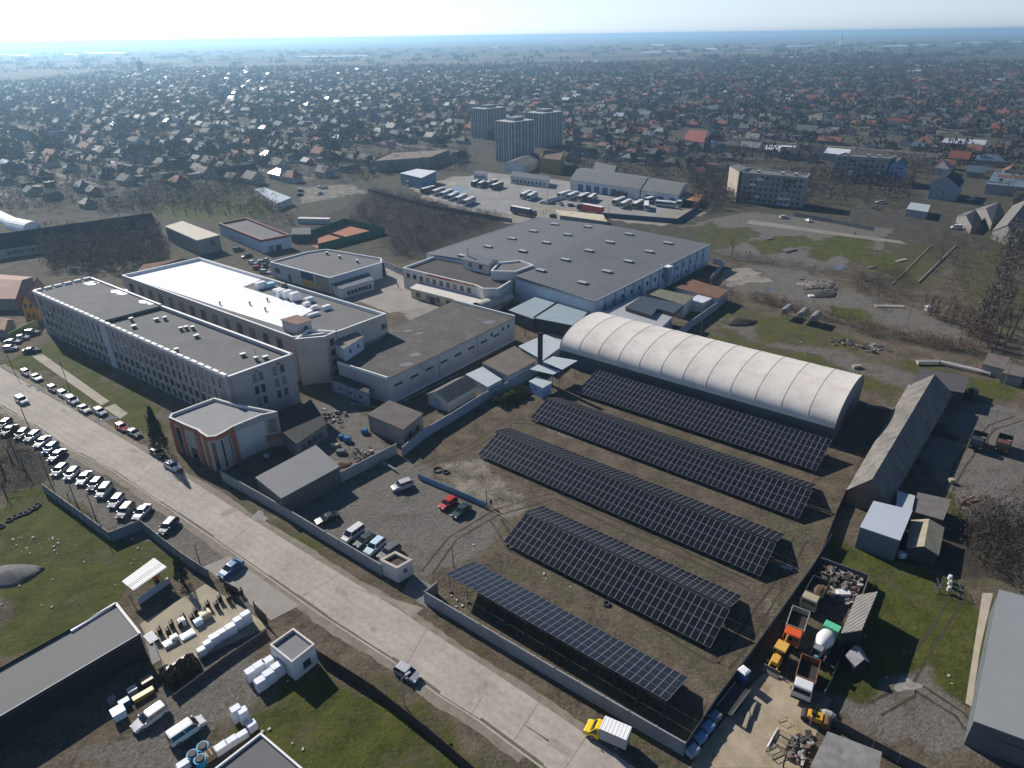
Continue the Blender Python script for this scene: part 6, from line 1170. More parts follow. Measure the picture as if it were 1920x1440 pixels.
def house_proto(kind, win):
    if (kind, win) in PROT: return PROT[(kind, win)]
    t = thing('house', 'house', 'house'); wl, rf = house_shape(kind); wl.build('wall', WALLS[0], t); rf.build('roof', ROOFS[0][1], t); MB().box((1.6, .9, 6.2), (.7, .7, 2.0)).build('chimney', chm, t)
    if win:
        me = window_mesh(1.3, 1.4, frame_w)
        for x, y, rz in ((-3.2, -4.25, math.pi), (0, -4.25, math.pi), (3.2, -4.25, math.pi), (5.5, -1.8, -math.pi / 2), (5.5, 1.8, -math.pi / 2), (-3.2, 4.25, 0), (2.4, 4.25, 0), (-5.5, 0, math.pi / 2)):
            o = bpy.data.objects.new('window', me); C.objects.link(o); o.parent = t; o.location = (x, y, 1.1); o.rotation_euler = (0, 0, rz)
    PROT[(kind, win)] = t; return t
LAND = [(960, 270, 'the tower blocks'), (1450, 350, 'the nearer apartment block'), (1620, 320, 'the farther apartment block'), (1180, 345, 'the bus workshops'), (780, 330, 'the blue-walled depot garage'), (1775, 350, 'the blue-grey gabled house'), (150, 440, 'the long dark-roofed building'), (640, 440, 'the tennis court'), (1810, 266, 'the long pale blue store'), (1300, 255, 'the big red flat roof'), (500, 365, 'the pale roof store'), (770, 290, 'the long brown block')]
ORD = 'closest,second closest,third closest,fourth closest,fifth closest,sixth closest,seventh closest,eighth closest,ninth closest,tenth closest,eleventh closest,twelfth closest,thirteenth closest,fourteenth closest,fifteenth closest'.split(',')
def relplace(x, y):
    l = min(LAND, key=lambda q: math.hypot(q[0] - x, (q[1] - y) * 2.2)); dx, dy = x - l[0], (y - l[1]) * 2.2
    w = ('right of' if dx > 0 else 'left of') if abs(dx) > abs(dy) else ('above' if dy < 0 else 'below'); return w, l[2], math.hypot(dx, dy)
def label_all(items, group):
    """items: (object, base words, px, py). A label of its own: what it is, where, and how close to the landmark"""
    bk = {}
    for o, base, x, y in items: w, l, d = relplace(x, y); bk.setdefault((base, w, l), []).append((d, o))
    for (base, w, l), v in bk.items():
        v.sort(key=lambda q: q[0])
        for k, (d, o) in enumerate(v):
            o['group'] = group
            if len(v) == 1: o['label'] = '%s %s %s' % (base, w, l)
            elif k < len(ORD): o['label'] = '%s %s %s, %s to it' % (base, w, l, ORD[k])
            else: o['label'] = '%s %s %s, beyond the fifteen closest' % (base, w, l); o['group'] = '%s far %s %s' % (base.rstrip(','), w, l)
items = []
NIND = 290
for k in range(min(NIND, len(hx))):
    kind = 'gabled' if rng.random() < .68 else 'hipped'; ri = roof_pick(px_[k]); wi = int(rng.integers(0, 4)); pr = house_proto(kind, k < 110)
    rz = R(-39.4) + (math.pi / 2 if rng.random() < .45 else 0) + rng.normal(0, .06); s = rng.uniform(.72, 1.05)
    big = rng.random() < .12
    o = dup(pr, (hx[k], hy[k], 0), rz, 'house', 'houses of the town', {'house_roof_dark': ROOFS[ri][1], 'house_wall_0': WALLS[wi]}, (s * (1.5 if big else 1), s, s * rng.uniform(.85, 1.2)))
    items.append((o, '%shouse, %s %s roof,' % ('long ' if big else '', kind, ROOFS[ri][0]), px_[k], py_[k]))
label_all(items, 'houses of the town')
for t in PROT.values():
    for c_ in [t] + list(t.children): bpy.data.objects.remove(c_, do_unlink=True)
stm = MB()
for jj in range(-100, 100):
    yy = jj * 46.0 + 33.0
    for ii in range(-90, 90):
        a_, b_ = ii * 40.0, ii * 40.0 + 41.0; pa = (a_ * ca_ - yy * sa_, a_ * sa_ + yy * ca_ + 600); pb = (b_ * ca_ - yy * sa_, b_ * sa_ + yy * ca_ + 600)
        if pa[1] < 230 or math.hypot(*pa) > 2300 or not allowed([pa[0], pb[0]], [pa[1], pb[1]]).all(): continue
        nx_, ny_ = -sa_ * 2.6, ca_ * 2.6; stm.poly([(pa[0] - nx_, pa[1] - ny_, .01), (pb[0] - nx_, pb[1] - ny_, .01), (pb[0] + nx_, pb[1] + ny_, .01), (pa[0] + nx_, pa[1] + ny_, .01)])
for ii in range(-30, 30):
    xx = ii * 132.0 + 8
    for jj in range(-70, 70):
        a_, b_ = jj * 40.0, jj * 40.0 + 41.0; pa = (xx * ca_ - a_ * sa_, xx * sa_ + a_ * ca_ + 600); pb = (xx * ca_ - b_ * sa_, xx * sa_ + b_ * ca_ + 600)
        if pa[1] < 230 or math.hypot(*pa) > 2300 or not allowed([pa[0], pb[0]], [pa[1], pb[1]]).all(): continue
        nx_, ny_ = ca_ * 2.6, sa_ * 2.6; stm.poly([(pa[0] + nx_, pa[1] + ny_, .02), (pb[0] + nx_, pb[1] + ny_, .02), (pb[0] - nx_, pb[1] - ny_, .02), (pa[0] - nx_, pa[1] - ny_, .02)])
struct("streets", stm, M('street_asphalt', (.13, .122, .11), .9, .2, .2))
allm = MB(); nR = len(ROOFS)
for k in range(NIND, len(hx)):
    kind = 'gabled' if rng.random() < .75 else 'hipped'; ri = roof_pick(px_[k]); wi = int(rng.integers(0, 4)); s = rng.uniform(.65, 1.05); big = 1.7 if rng.random() < .1 else 1
    wl, rf = house_shape(kind, 11 * s * big, 8.5 * s, 3.3 * s, 6.4 * s); rz = R(-39.4) + (math.pi / 2 if rng.random() < .45 else 0) + rng.normal(0, .08); c_, s_ = math.cos(rz), math.sin(rz)
    for mb, mi in ((wl, nR + wi), (rf, ri)):
        b0 = len(allm.v); allm.v += [(hx[k] + x * c_ - y * s_, hy[k] + x * s_ + y * c_, z) for x, y, z in mb.v]; allm.f += [tuple(b0 + i for i in f) for f in mb.f]; allm.m += [mi] * len(mb.f)
# sheds between the houses
for k in range(0, len(hx)):
    if rng.random() < .55:
        ang = R(-39.4) + (math.pi / 2 if rng.random() < .5 else 0); x0 = hx[k] + rng.uniform(-10, 10); y0 = hy[k] + rng.uniform(9, 13); mi = int(roof_pick(px_[k])); L1, W1, H1 = rng.uniform(4, 9), rng.uniform(3, 5), rng.uniform(2.2, 3.2)
        if not allowed([x0], [y0])[0]: continue
        allm.box((x0, y0, H1 / 2), (L1, W1, H1), ang, nR + int(rng.integers(0, 4))); allm.box((x0, y0, H1 + .1), (L1 + .5, W1 + .5, .2), ang, mi)
fo = allm.build('houses', [r[1] for r in ROOFS] + WALLS); fo['kind'] = 'stuff'; fo['label'] = 'small houses and sheds of the far town, too many to count'; fo['category'] = 'houses'

# ---- bare winter trees
bark = M('bark_grey', (.10, .085, .07), .9, .2, 1); twig = M('twig_brown', (.105, .085, .068), .9, .2, 1); twig_r = M('twig_reddish', (.15, .095, .068), .9, .2, 1); ever = M('evergreen', (.022, .034, .016), .9, .3, 1.5); olive = M('hedge_olive', (.055, .062, .02), .9, .3, 1.5)
def ribbon(m, a, q, w):
    d = (q - a); n = d.cross(Vector((random.uniform(-1, 1), random.uniform(-1, 1), random.uniform(-1, 1))))
    if n.length < 1e-6: return
    n.normalize(); m.poly([a - n * w, a + n * w, q + n * w * .4]) if w < .02 else m.poly([a - n * w, a + n * w, q + n * w * .5, q - n * w * .5])
def bare_tree(seed, h=9.0, spread=.55, levels=4, thick=.2, upright=0.0, dens=1.0):
    random.seed(seed); tr = MB(); cr2 = MB()
    def grow(p, d, L_, r, lv):
        n = 2 if lv < 2 else 1; q = p
        for i in range(n):
            d2 = (d + Vector((random.uniform(-.16, .16), random.uniform(-.16, .16), random.uniform(-.03, .12)))).normalized(); e = q + d2 * L_ / n
            if r > .035: tr.tube(q, e, r, r * .75, 5, cap=False)
            else: ribbon(cr2, q, e, max(r, .012))
            q, d, r = e, d2, r * .78
        if lv >= levels: return
        for k in range(int(random.choice((3, 4, 4, 5)) * dens)):
            u = random.uniform(.35, 1.0); s = p.lerp(q, u); a = random.uniform(0, 6.283); tilt = random.uniform(.35, .95) * spread / .55 * (1 - upright)
            side = d.orthogonal().normalized(); side.rotate(Matrix.Rotation(a, 3, d)); nd = (d * math.cos(tilt) + side * math.sin(tilt) + Vector((0, 0, .18 + upright * .5))).normalized()
            grow(s, nd, L_ * random.uniform(.52, .78), r * random.uniform(.5, .72), lv + 1)
    grow(Vector((0, 0, 0)), Vector((0, 0, 1)), h * .36, thick, 0); return tr, cr2
TREES = {}
def tree_proto(key, label, seed, mat=twig, **kw):
    t = thing('bare_tree', label, 'tree'); tr, cr2 = bare_tree(seed, **kw); tr.build('trunk', bark, t); cr2.build('crown', mat, t); TREES[key] = t; return t
tree_proto('a', 'tree', 3, h=8.5); tree_proto('b', 'tree', 11, h=7.5, spread=.7); tree_proto('c', 'tree', 23, mat=twig_r, h=6.0, spread=.6, levels=4, thick=.14); tree_proto('p', 'tree', 31, h=12, spread=.3, upright=.55, thick=.2, levels=4)
def ever_tree(key, h, r, mat, n=1500, cone=True):
    random.seed(h * 10); t = thing('conifer', 'tree', 'tree'); MB().tube((0, 0, 0), (0, 0, h * .9), .2, .04, 6).build('trunk', bark, t); m = MB()
    for k in range(n):
        u = random.random() ** .8; rr = (r * (1 - u) ** .75 if cone else r * math.sqrt(max(0.02, 1 - (2 * u - 1) ** 2))) * random.uniform(.55, 1.08); a = random.uniform(0, 6.283); lump = 1 + .22 * math.sin(a * 3 + u * 17)
        p = Vector((rr * lump * math.cos(a), rr * lump * math.sin(a), .5 + u * (h - .5))); s = random.uniform(.14, .34); d1 = Vector((random.gauss(0, 1), random.gauss(0, 1), random.gauss(0, .6))).normalized() * s; d2 = d1.orthogonal().normalized() * s * .7
        m.poly([p - d1, p + d2, p + d1 * 1.2]); m.poly([p - d2, p + d1, p + d2])
    m.build('crown', mat, t); TREES[key] = t; return t
ever_tree('fir', 11.0, 1.9, ever, 2600); ever_tree('thuja', 4.0, .8, ever, 500); ever_tree('round', 4.5, 2.2, olive, 900, False); ever_tree('pine', 8.0, 3.0, ever, 1500, False)
random.seed(99)
def plant(key, px, label=None, s=1.0, world=None, group=None, name=None):
    p = world if world is not None else P(*px); ss = s * random.uniform(.88, 1.14)
    o = dup(TREES[key], (p.x, p.y, 0), random.uniform(0, 6.28), label, group, None, (ss * random.uniform(.9, 1.1), ss * random.uniform(.9, 1.1), ss))
    if name: o.name = name
    return o
for key, px, lab, s in (('fir', (303, 848), 'tall dark conifer between the kerb and the corner building', 1.05), ('thuja', (343, 1092), 'slim dark thuja beside the entrance of the stone yard', 1.2), ('thuja', (720, 520), 'slim conifer at the right corner of the mural hall', 1.3), ('thuja', (712, 505), 'smaller conifer behind the slim one at the mural hall', .9),
        ('a', (1372, 478), 'bare tree standing alone at the edge of the waste field', 1.2), ('a', (1880, 1010), 'bare tree with wide brown crown at the right edge, left of two', 1.25), ('b', (1925, 1040), 'bare tree with wide brown crown cut by the right edge', 1.35), ('b', (1838, 985), 'low bare tree beside the fallen branches', .9), ('c', (585, 1285), 'bare shrub tree at the corner of the white kiosk', .7), ('c', (300, 850), 'thin bare tree beside the tall conifer', .6),
        ('p', (262, 545), 'left thin bare poplar before the white-roofed block', .75), ('p', (272, 548), 'right thin bare poplar before the white-roofed block', .7), ('c', (1330, 530), 'reddish bare tree behind the rusty shed', .9), ('c', (1360, 545), 'reddish bare tree right of the rusty shed', .9), ('c', (1300, 520), 'reddish bare tree against the blue hall wall', .8),
        ('a', (20, 860), 'nearest bare tree in the dark thicket at the left edge', .9), ('b', (5, 885), 'bare tree cut by the left edge in the thicket', 1.0), ('a', (45, 880), 'bare tree at the right end of the left thicket', .8), ('c', (60, 905), 'reddish bare tree at the fence end of the left thicket', .7), ('b', (10, 925), 'lowest bare tree of the left thicket', .9), ('a', (25, 800), 'bare tree behind the angled car row at the left edge', .6)):
    plant(key, px, lab, s)
for i, (x, y) in enumerate([(100, 905), (148, 950), (190, 985), (128, 935), (170, 968), (215, 1000)]): plant('c', (x, y), '%s thin bare tree counted from the left behind the angled car row' % 'first second third fourth fifth sixth'.split()[(0, 2, 4, 1, 3, 5)[i]], .5, group='thin trees behind the car row')
poplar = [(1840, 638), (1852, 648), (1866, 655), (1878, 662), (1890, 640), (1860, 620), (1875, 610), (1893, 600), (1745, 590), (1758, 598), (1770, 600), (1785, 604), (1800, 612), (1735, 580)]
for i, q in enumerate(poplar):
    if i < 8: plant('p', q, '%s tall bare poplar counted from the left in the group at the right edge' % ORD[sorted(range(8), key=lambda k: poplar[k][0]).index(i)].replace('closest', '').strip() if i and sorted(range(8), key=lambda k: poplar[k][0]).index(i) else 'leftmost tall bare poplar in the group at the right edge', 1.35, group='tall bare poplars at the right edge')
    else: plant('p', q, '%s bare poplar counted from the left behind the overgrown yard' % 'second third fourth fifth sixth first'.split()[i - 8], .75, group='bare poplars behind the overgrown yard')
# trees among houses and yards: the nearest as things, the others as one mass
tx = rng.uniform(-2300, 2300, 90000); ty = rng.uniform(220, 2700, 90000); td = np.hypot(tx, ty); tpx, tpy = project(tx, ty)
ok = (tpx > -60) & (tpx < 1985) & (td < 1900 + 1500 * vnoise(tx / 420, ty / 420, 9) - rng.uniform(0, 500, tx.size)) & allowed(tx, ty) & (rng.random(tx.size) < .25 + .9 * vnoise(tx / 70, ty / 70, 21) ** 1.5)
tx, ty, td, tpx, tpy = tx[ok], ty[ok], td[ok], tpx[ok], tpy[ok]; o_ = np.argsort(td); tx, ty, td, tpx, tpy = tx[o_], ty[o_], td[o_], tpx[o_], tpy[o_]
extra = []                              # bare trees inside the works area, in loose groups
for (x0, y0, x1, y1, n_) in ((90, 455, 300, 505, 34), (180, 385, 440, 410, 30), (420, 395, 560, 405, 12), (1560, 345, 1680, 385, 16), (1700, 300, 1900, 345, 22), (1480, 330, 1570, 385, 10), (1290, 335, 1370, 380, 10), (850, 290, 900, 318, 8), (600, 320, 740, 345, 10), (1060, 300, 1340, 330, 24), (1760, 440, 1900, 500, 16)):
    for _ in range(n_): extra.append((random.uniform(x0, x1), random.uniform(y0, y1)))
items = []
for x, y in extra:
    key = random.choice('aabc'); items.append((plant(key, (x, y), s=random.uniform(.7, 1.1)), 'bare reddish tree' if key == 'c' else ('spreading bare tree' if key == 'b' else 'tall bare tree'), x, y))
for k in range(90):
    key = random.choice(['a', 'b', 'c', 'a', 'round', 'pine']); o = plant(key, None, s=random.uniform(.7, 1.15), world=Vector((tx[k], ty[k], 0)))
    if key in ('round', 'pine'): o.name = 'evergreen_tree'
    items.append((o, {'a': 'tall bare tree', 'b': 'spreading bare tree', 'c': 'bare reddish tree', 'round': 'round olive green tree', 'pine': 'dark evergreen tree'}[key], tpx[k], tpy[k]))
label_all(items, 'trees of the town')
# far trees: clumps of thin slivers, one mass
def clumps(name, X_, Y_, hh, rr, n, mat, label, sz=(.25, .9), flat=.0, wr=.3):
    N_ = len(X_); c_ = np.repeat(np.stack([X_, Y_, np.zeros(N_)], 1), n, 0); H_ = np.repeat(hh, n); R_ = np.repeat(rr, n); M_ = N_ * n
    a = rng.uniform(0, 6.283, M_); u = rng.uniform(flat, 1, M_); q = np.sqrt(np.clip(1 - (2 * np.clip(u, .12, 1) - 1.05) ** 2, .03, 1)) * rng.uniform(.3, 1.05, M_)
    p = c_ + np.stack([R_ * q * np.cos(a), R_ * q * np.sin(a), H_ * (.15 + .85 * u)], 1)
    d1 = rng.normal(0, 1, (M_, 3)); d1[:, 2] = np.abs(d1[:, 2]) + .4; d1 /= np.linalg.norm(d1, axis=1)[:, None]; d2 = np.cross(d1, rng.normal(0, 1, (M_, 3))); d2 /= np.linalg.norm(d2, axis=1)[:, None] + 1e-6
    L1 = rng.uniform(sz[0], sz[1], M_)[:, None] * (H_ / 7)[:, None] * 2.2; W1 = L1 * wr
    v = np.stack([p - d2 * W1, p + d2 * W1, p + d1 * L1], 1).reshape(-1, 3); me = bpy.data.meshes.new(name); me.vertices.add(len(v)); me.vertices.foreach_set('co', v.ravel().astype(np.float32)); me.loops.add(M_ * 3); me.loops.foreach_set('vertex_index', np.arange(M_ * 3, dtype=np.int32)); me.polygons.add(M_); me.polygons.foreach_set('loop_start', np.arange(0, M_ * 3, 3, dtype=np.int32)); me.update(calc_edges=True)
    me.materials.append(mat); o = bpy.data.objects.new(name, me); C.objects.link(o); o['kind'] = 'stuff'; o['label'] = label; o['category'] = 'vegetation'; return o
k0 = 90; k1 = min(len(tx), 34000); sl = slice(k0, k1); hh = rng.uniform(4.5, 9.5, k1 - k0); clumps('trees', tx[sl], ty[sl], hh, hh * rng.uniform(.3, .5, k1 - k0), 24, M('twig_far', (.075, .063, .053), .95, .2, .3), 'bare trees of the far town that read as one grey-brown mass', (.5, 1.3))
# far groves on the plain
gx_ = rng.uniform(-4200, 4200, 700); gy_ = rng.uniform(2400, 5200, 700); clumps('groves', gx_, gy_, rng.uniform(6, 12, 700), rng.uniform(12, 40, 700), 30, ever, 'dark groves scattered over the far plain', (1.5, 4))
# orchard, shrub belts, weeds
def belt(name, pts, n, hh, rr, k, mat, label, poly=True, sz=(.25, .7)):
    pl = PL(pts); xs = [p.x for p in pl]; ys = [p.y for p in pl]
    if poly:
        X_ = rng.uniform(min(xs), max(xs), n * 4); Y_ = rng.uniform(min(ys), max(ys), n * 4); q = inpoly(X_, Y_, pl); X_, Y_ = X_[q][:n], Y_[q][:n]
    else:
        t_ = rng.uniform(0, len(pl) - 1.001, n); i0 = t_.astype(int); f_ = t_ - i0; X_ = np.array(xs)[i0] * (1 - f_) + np.array(xs)[i0 + 1] * f_ + rng.normal(0, 1.6, n); Y_ = np.array(ys)[i0] * (1 - f_) + np.array(ys)[i0 + 1] * f_ + rng.normal(0, 1.6, n)
    h_ = rng.uniform(hh[0], hh[1], len(X_)); return clumps(name, X_, Y_, h_, h_ * rr, int(k * 1.3), mat, label, sz, wr=.1)
belt('orchard', [(652, 417), (700, 358), (955, 410), (800, 478), (740, 487), (728, 438)], 2400, (2.0, 3.4), .5, 30, M('orchard_twig', (.062, .047, .04), .95, .2, 1), 'dense dark brown orchard of bare bushes behind the works')
belt('shrub_belt', [(1345, 478), (1420, 492), (1500, 503), (1600, 518), (1640, 535)], 240, (1.5, 3.0), .6, 30, twig, 'brown shrub belt below the waste field', False); belt('shrub_belt', [(1400, 558), (1500, 585), (1620, 620), (1740, 645), (1830, 660)], 420, (1.8, 3.6), .5, 30, twig_r, 'long brown shrub belt between the two tracks', False)
belt('shrub_thicket', [(1590, 530), (1690, 500), (1720, 560), (1640, 580)], 260, (1.8, 3.6), .5, 28, twig, 'brown thicket around the overgrown yard'); belt('shrub_thicket', [(1270, 520), (1350, 520), (1390, 575), (1330, 580)], 160, (1.5, 3.2), .55, 28, twig_r, 'reddish thicket behind the rusty shed'); belt('shrub_thicket', [(1690, 470), (1900, 440), (1920, 560), (1800, 600), (1700, 520)], 380, (1.2, 2.6), .55, 24, twig, 'bare undergrowth of the old allotments')
belt('shrub_thicket', [(1360, 385), (1700, 388), (1720, 330), (1820, 318), (1920, 400), (1920, 340), (1700, 300), (1530, 320), (1380, 340)], 700, (3.0, 8.0), .38, 34, twig, 'bare trees and bushes crowding around the apartment blocks', sz=(.4, .9))
belt('shrub_thicket', [(1060, 312), (1370, 335), (1380, 390), (1300, 400), (1290, 340), (1080, 318)], 320, (3.0, 8.0), .36, 34, twig, 'bare trees behind the bus workshops', sz=(.4, .9)); belt('shrub_thicket', [(80, 450), (300, 440), (320, 500), (230, 512), (90, 510)], 320, (3.5, 9.0), .34, 44, twig_r, 'bare grove between the long dark-roofed building and the works', sz=(.4, .9))
belt('shrub_thicket', [(190, 398), (440, 402), (560, 440), (520, 380), (440, 340), (300, 345)], 620, (2.0, 6.5), .42, 34, twig, 'orchard gardens left of the blue shop', sz=(.35, .8)); belt('shrub_thicket', [(560, 345), (690, 345), (760, 320), (880, 320), (880, 285), (620, 300)], 300, (3.0, 8.0), .38, 32, twig, 'bare trees left of the bus depot', sz=(.4, .9))
belt('garden_trees', [(-20, 335), (300, 320), (470, 300), (600, 330), (300, 395), (-20, 400)], 620, (2.5, 7.0), .4, 34, twig, 'bare garden trees between the houses on the left', sz=(.4, .9)); belt('garden_trees', [(1080, 285), (1380, 275), (1560, 285), (1570, 300), (1400, 315), (1340, 338), (1100, 300)], 420, (2.5, 7.0), .4, 34, twig, 'bare garden trees behind the depot and apartments', sz=(.4, .9)); belt('waste_growth', [(-20, 400), (300, 395), (560, 400), (560, 440), (430, 410), (300, 420), (-20, 460)], 260, (.4, 1.6), .8, 22, twig, 'rough undergrowth around the long dark-roofed building')
belt('poplar_row', [(1838, 650), (1862, 590), (1885, 520), (1900, 470)], 60, (8, 14), .13, 60, twig, 'row of slender bare poplars along the right edge', False, sz=(.25, .5)); belt('poplar_row', [(1730, 585), (1800, 615), (1850, 655)], 60, (4, 8), .16, 50, twig_r, 'row of young bare poplars behind the overgrown yard', False, sz=(.25, .5))
belt('shrub_thicket', [(1720, 440), (1920, 430), (1920, 700), (1850, 640), (1760, 560)], 520, (1.0, 4.0), .5, 28, twig, 'tangled bare bushes of the allotments at the right edge'); belt('shrub_thicket', [(1780, 960), (1850, 950), (1925, 960), (1925, 1090), (1850, 1090)], 60, (3, 6), .55, 60, M('twig_dark', (.05, .04, .033), .95), 'low crowns of bare trees at the right edge below the yard', sz=(.25, .6))
belt('thicket', [(-20, 790), (45, 800), (85, 895), (40, 935), (-30, 930)], 140, (1.2, 3.0), .6, 34, M('thicket_dark', (.05, .042, .035), .95), 'dark thicket at the left edge behind the car row')
belt('waste_growth', [(1280, 430), (1350, 400), (1410, 405), (1330, 470)], 60, (.4, .9), .9, 18, twig, 'low dry growth at the corner of the waste field'); belt('branch_litter', [(1785, 960), (1850, 930), (1920, 975), (1920, 1060), (1830, 1040)], 240, (.3, 1.6), .9, 24, twig, 'cut branches lying under the bare trees at the right edge', sz=(.4, 1.0))
belt('dry_weeds', [(840, 1000), (1000, 950), (1420, 1140), (1300, 1300), (1200, 1260)], 420, (.15, .4), .9, 12, M('dry_straw', (.16, .135, .085), .95), 'dry weeds between the solar rows', sz=(.3, .8)); belt('dry_weeds', [(810, 1110), (900, 1165), (1270, 1390), (1290, 1330), (880, 1090)], 160, (.15, .4), .9, 12, M('dry_straw', (.16, .135, .085)), 'dry weeds under the nearest solar row', sz=(.3, .8)); belt('verge_grass', [(480, 968), (540, 990), (720, 1092), (705, 1100)], 160, (.1, .3), 1.2, 16, M('verge_green', (.055, .07, .022), .95), 'grass tufts at the foot of the road wall', sz=(.3, .7)); belt('verge_grass', [(800, 1140), (1270, 1425), (1240, 1425), (790, 1150)], 200, (.1, .3), 1.2, 16, M('verge_green', (.055, .07, .022)), 'grass tufts at the foot of the solar field wall', sz=(.3, .7))
# clipped hedge by the blue kiosk and the brown bush of the stone yard
def bush(label, px, r, mat, n=1400, name='hedge', cat='hedge'):
    a, q = P(*px[0]), P(*px[1]); m = MB(); random.seed(int(px[0][0])); t = thing(name, label, cat, tuple((a + q) / 2)); st = MB()
    for k in range(n):
        u = random.random(); th = random.uniform(-.2, 3.34); rr = r * random.uniform(.72, 1.05) * (1 + .1 * math.sin(u * 23)); d = (q - a).normalized(); nn = Vector((-d.y, d.x, 0)); p = a.lerp(q, u) + nn * rr * math.cos(th) + Vector((0, 0, .15 + rr * 1.15 * max(0, math.sin(th)))); s = random.uniform(.1, .28); d1 = Vector((random.gauss(0, 1), random.gauss(0, 1), random.gauss(0, 1))).normalized() * s; d2 = d1.orthogonal().normalized() * s * .7; m.poly([p - d1, p + d2, p + d1]); m.poly([p - d2, p + d1, p + d2])
    for k in range(8): p = a.lerp(q, (k + .5) / 8); st.tube(p, p + Vector((0, 0, r)), .06, .03, 5)
    m.build('foliage', mat, t); st.build('stems', bark, t)
bush('clipped olive green hedge beside the blue kiosk', ((932, 762), (985, 738)), 1.7, M('hedge_core', (.085, .095, .03), .9, .3, 1.5), 3600)
bush('brown leafy bush row below the pallets of the stone yard', ((312, 1285), (370, 1245)), 1.6, M('bush_brown', (.075, .05, .03), .9, .35, 2), 2200, 'bush', 'bush')
for c_ in list(TREES.values()):
    for x in [c_] + list(c_.children): bpy.data.objects.remove(x, do_unlink=True)
# smoke over the town
smk = bpy.data.materials.new("smoke"); smk.use_nodes = True; st_ = smk.node_tree; st_.nodes.remove(st_.nodes['Principled BSDF']); sv_ = st_.nodes.new('ShaderNodeVolumePrincipled'); sv_.inputs['Color'].default_value = (.85, .9, 1, 1); sv_.inputs['Density'].default_value = .006; sv_.inputs['Anisotropy'].default_value = .5; st_.links.new(sv_.outputs[0], st_.nodes['Material Output'].inputs['Volume'])
for i, (px, lab) in enumerate((((362, 185), 'pale smoke drifting over the houses in the upper left'), ((1450, 168), 'pale smoke drifting over the houses right of the centre'), ((1800, 202), 'pale smoke drifting over the houses in the upper right'))):
    p = P(*px); m = MB(); rg = []
    for k in range(7): c0 = p + Vector((k * 9 * (1 if i else .4), k * 3, 3 + k * 4.0)); r = 1.5 + k * 1.6; rg.append([c0 + Vector((r * .6 * math.cos(a), r * math.sin(a), r * .8 * math.cos(a + .8))) for a in [j * math.pi / 4 for j in range(8)]])
    m.loft(rg); o = m.build('smoke', smk); b_m = bmesh.new(); b_m.from_mesh(o.data); bmesh.ops.recalc_face_normals(b_m, faces=b_m.faces); b_m.to_mesh(o.data); b_m.free(); o['kind'] = 'stuff'; o['label'] = lab; o['category'] = 'smoke'
# ================================================================ FOREGROUND YARDS AND SMALL THINGS
blackc = M('black_finish', (.012, .013, .016), .6, .1, .5); bandp = M('pale_band', (.36, .42, .48), .7, .05)  # near-black finish of the shop wall, shared by gates and stoves
# black shop hall at the lower left
sp_ = [(262, 1188), (217, 1131), (-150, 1335), (-100, 1402)]
sh_, q1, c1 = bldg('black_shop', 'long black-clad shop hall with a smooth grey roof at the lower left', 'shop', sp_, 4.4, blackc, M('shop_roof', (.165, .163, .16), .8, .05, .2), over=0.0)
for ch in list(sh_.children):
    if ch.name.startswith('roof'):
        for v in ch.data.vertices: v.co.z -= .55
A, B = P(262, 1188, 4.2), P(-100, 1402, 4.2); d, n = out_normal(A, B, c1); rz = math.atan2(d.y, d.x)
MB().wall(A + n * .05, B + n * .05, 3.3, 4.25, .24).build('fascia', bandp, sh_); MB().wall(A + n * .06, B + n * .06, 0, .7, .2).build('plinth', M('plinth_white', (.45, .47, .5), .8), sh_)
pw_ = MB(); pw_.wall(A, P(217, 1131, 4.2), 3.4, 4.3, .35); pw_.wall(P(217, 1131, 4.2), P(133, 1183, 4.2), 3.4, 4.3, .4); pw_.build('parapet', wht, sh_)
for k in range(5): p = A + d * (6 + k * 5.2) + n * .07; MB().box((p.x, p.y, 1.7), (3.2, .08, 1.9), rz).build('window', glass, sh_)
aw = P(283, 1195, 2.9); t = thing('ribbed_awning', 'white ribbed awning sheet at the end of the black shop hall', 'awning', (aw.x, aw.y, 0)); m = MB()
m.box((aw.x, aw.y, 2.9), (2.2, 1.3, .08), rz + 1.57); [m.box((aw.x + math.cos(rz + 1.57) * (k * .4 - .8), aw.y + math.sin(rz + 1.57) * (k * .4 - .8), 2.96), (.06, 1.3, .05), rz + 1.57) for k in range(5)]; m.build('roof', wht, t)
for s in (-.9, .9): p = aw + Vector((math.cos(rz + 1.57) * s, math.sin(rz + 1.57) * s, 0)); MB().tube((p.x, p.y, 0), (p.x, p.y, 2.88), .05).build('post', black, t)
m = MB(); m.prism(PL([(272, 1200), (287, 1205), (302, 1238), (286, 1247)], 2.6), 2.6, 2.7, bot=True); t = thing('grey_awning', 'grey triangular awning below the white ribbed one', 'awning', tuple(P(288, 1228))); m.build('roof', M('awning_grey', (.2, .195, .19), .8), t)
for px in ((300, 1237), (287, 1245)): p = P(*px, 2.6); MB().tube((p.x, p.y, 0), (p.x, p.y, 2.6), .05).build('post', black, t)
# white kiosk by the timber fence
kk, q1, c1 = bldg('white_kiosk', 'white-walled kiosk with a flat grey roof by the timber fence', 'kiosk', [(506, 1209), (547, 1242), (590, 1208), (550, 1178)], 3.7, M('kiosk_white', (.62, .62, .62), .8, .08, .6, stain=(.8, .6, .75, (.45, .43, .4))), M('kiosk_roof', (.18, .185, .195), .8, .06), par=.4, cap=M('kiosk_cap', (.62, .58, .54), .8, .2), capw=.22)
A, B = P(547, 1242, 3.7), P(590, 1208, 3.7); wins(kk, A, B, c1, 1, 1.2, 1.1, [1.1], frd, 1.2, .8); A, B = P(506, 1209, 3.7), P(547, 1242, 3.7); wins(kk, A, B, c1, 1, .9, 1.1, [1.1], frd, .4, 2.2)
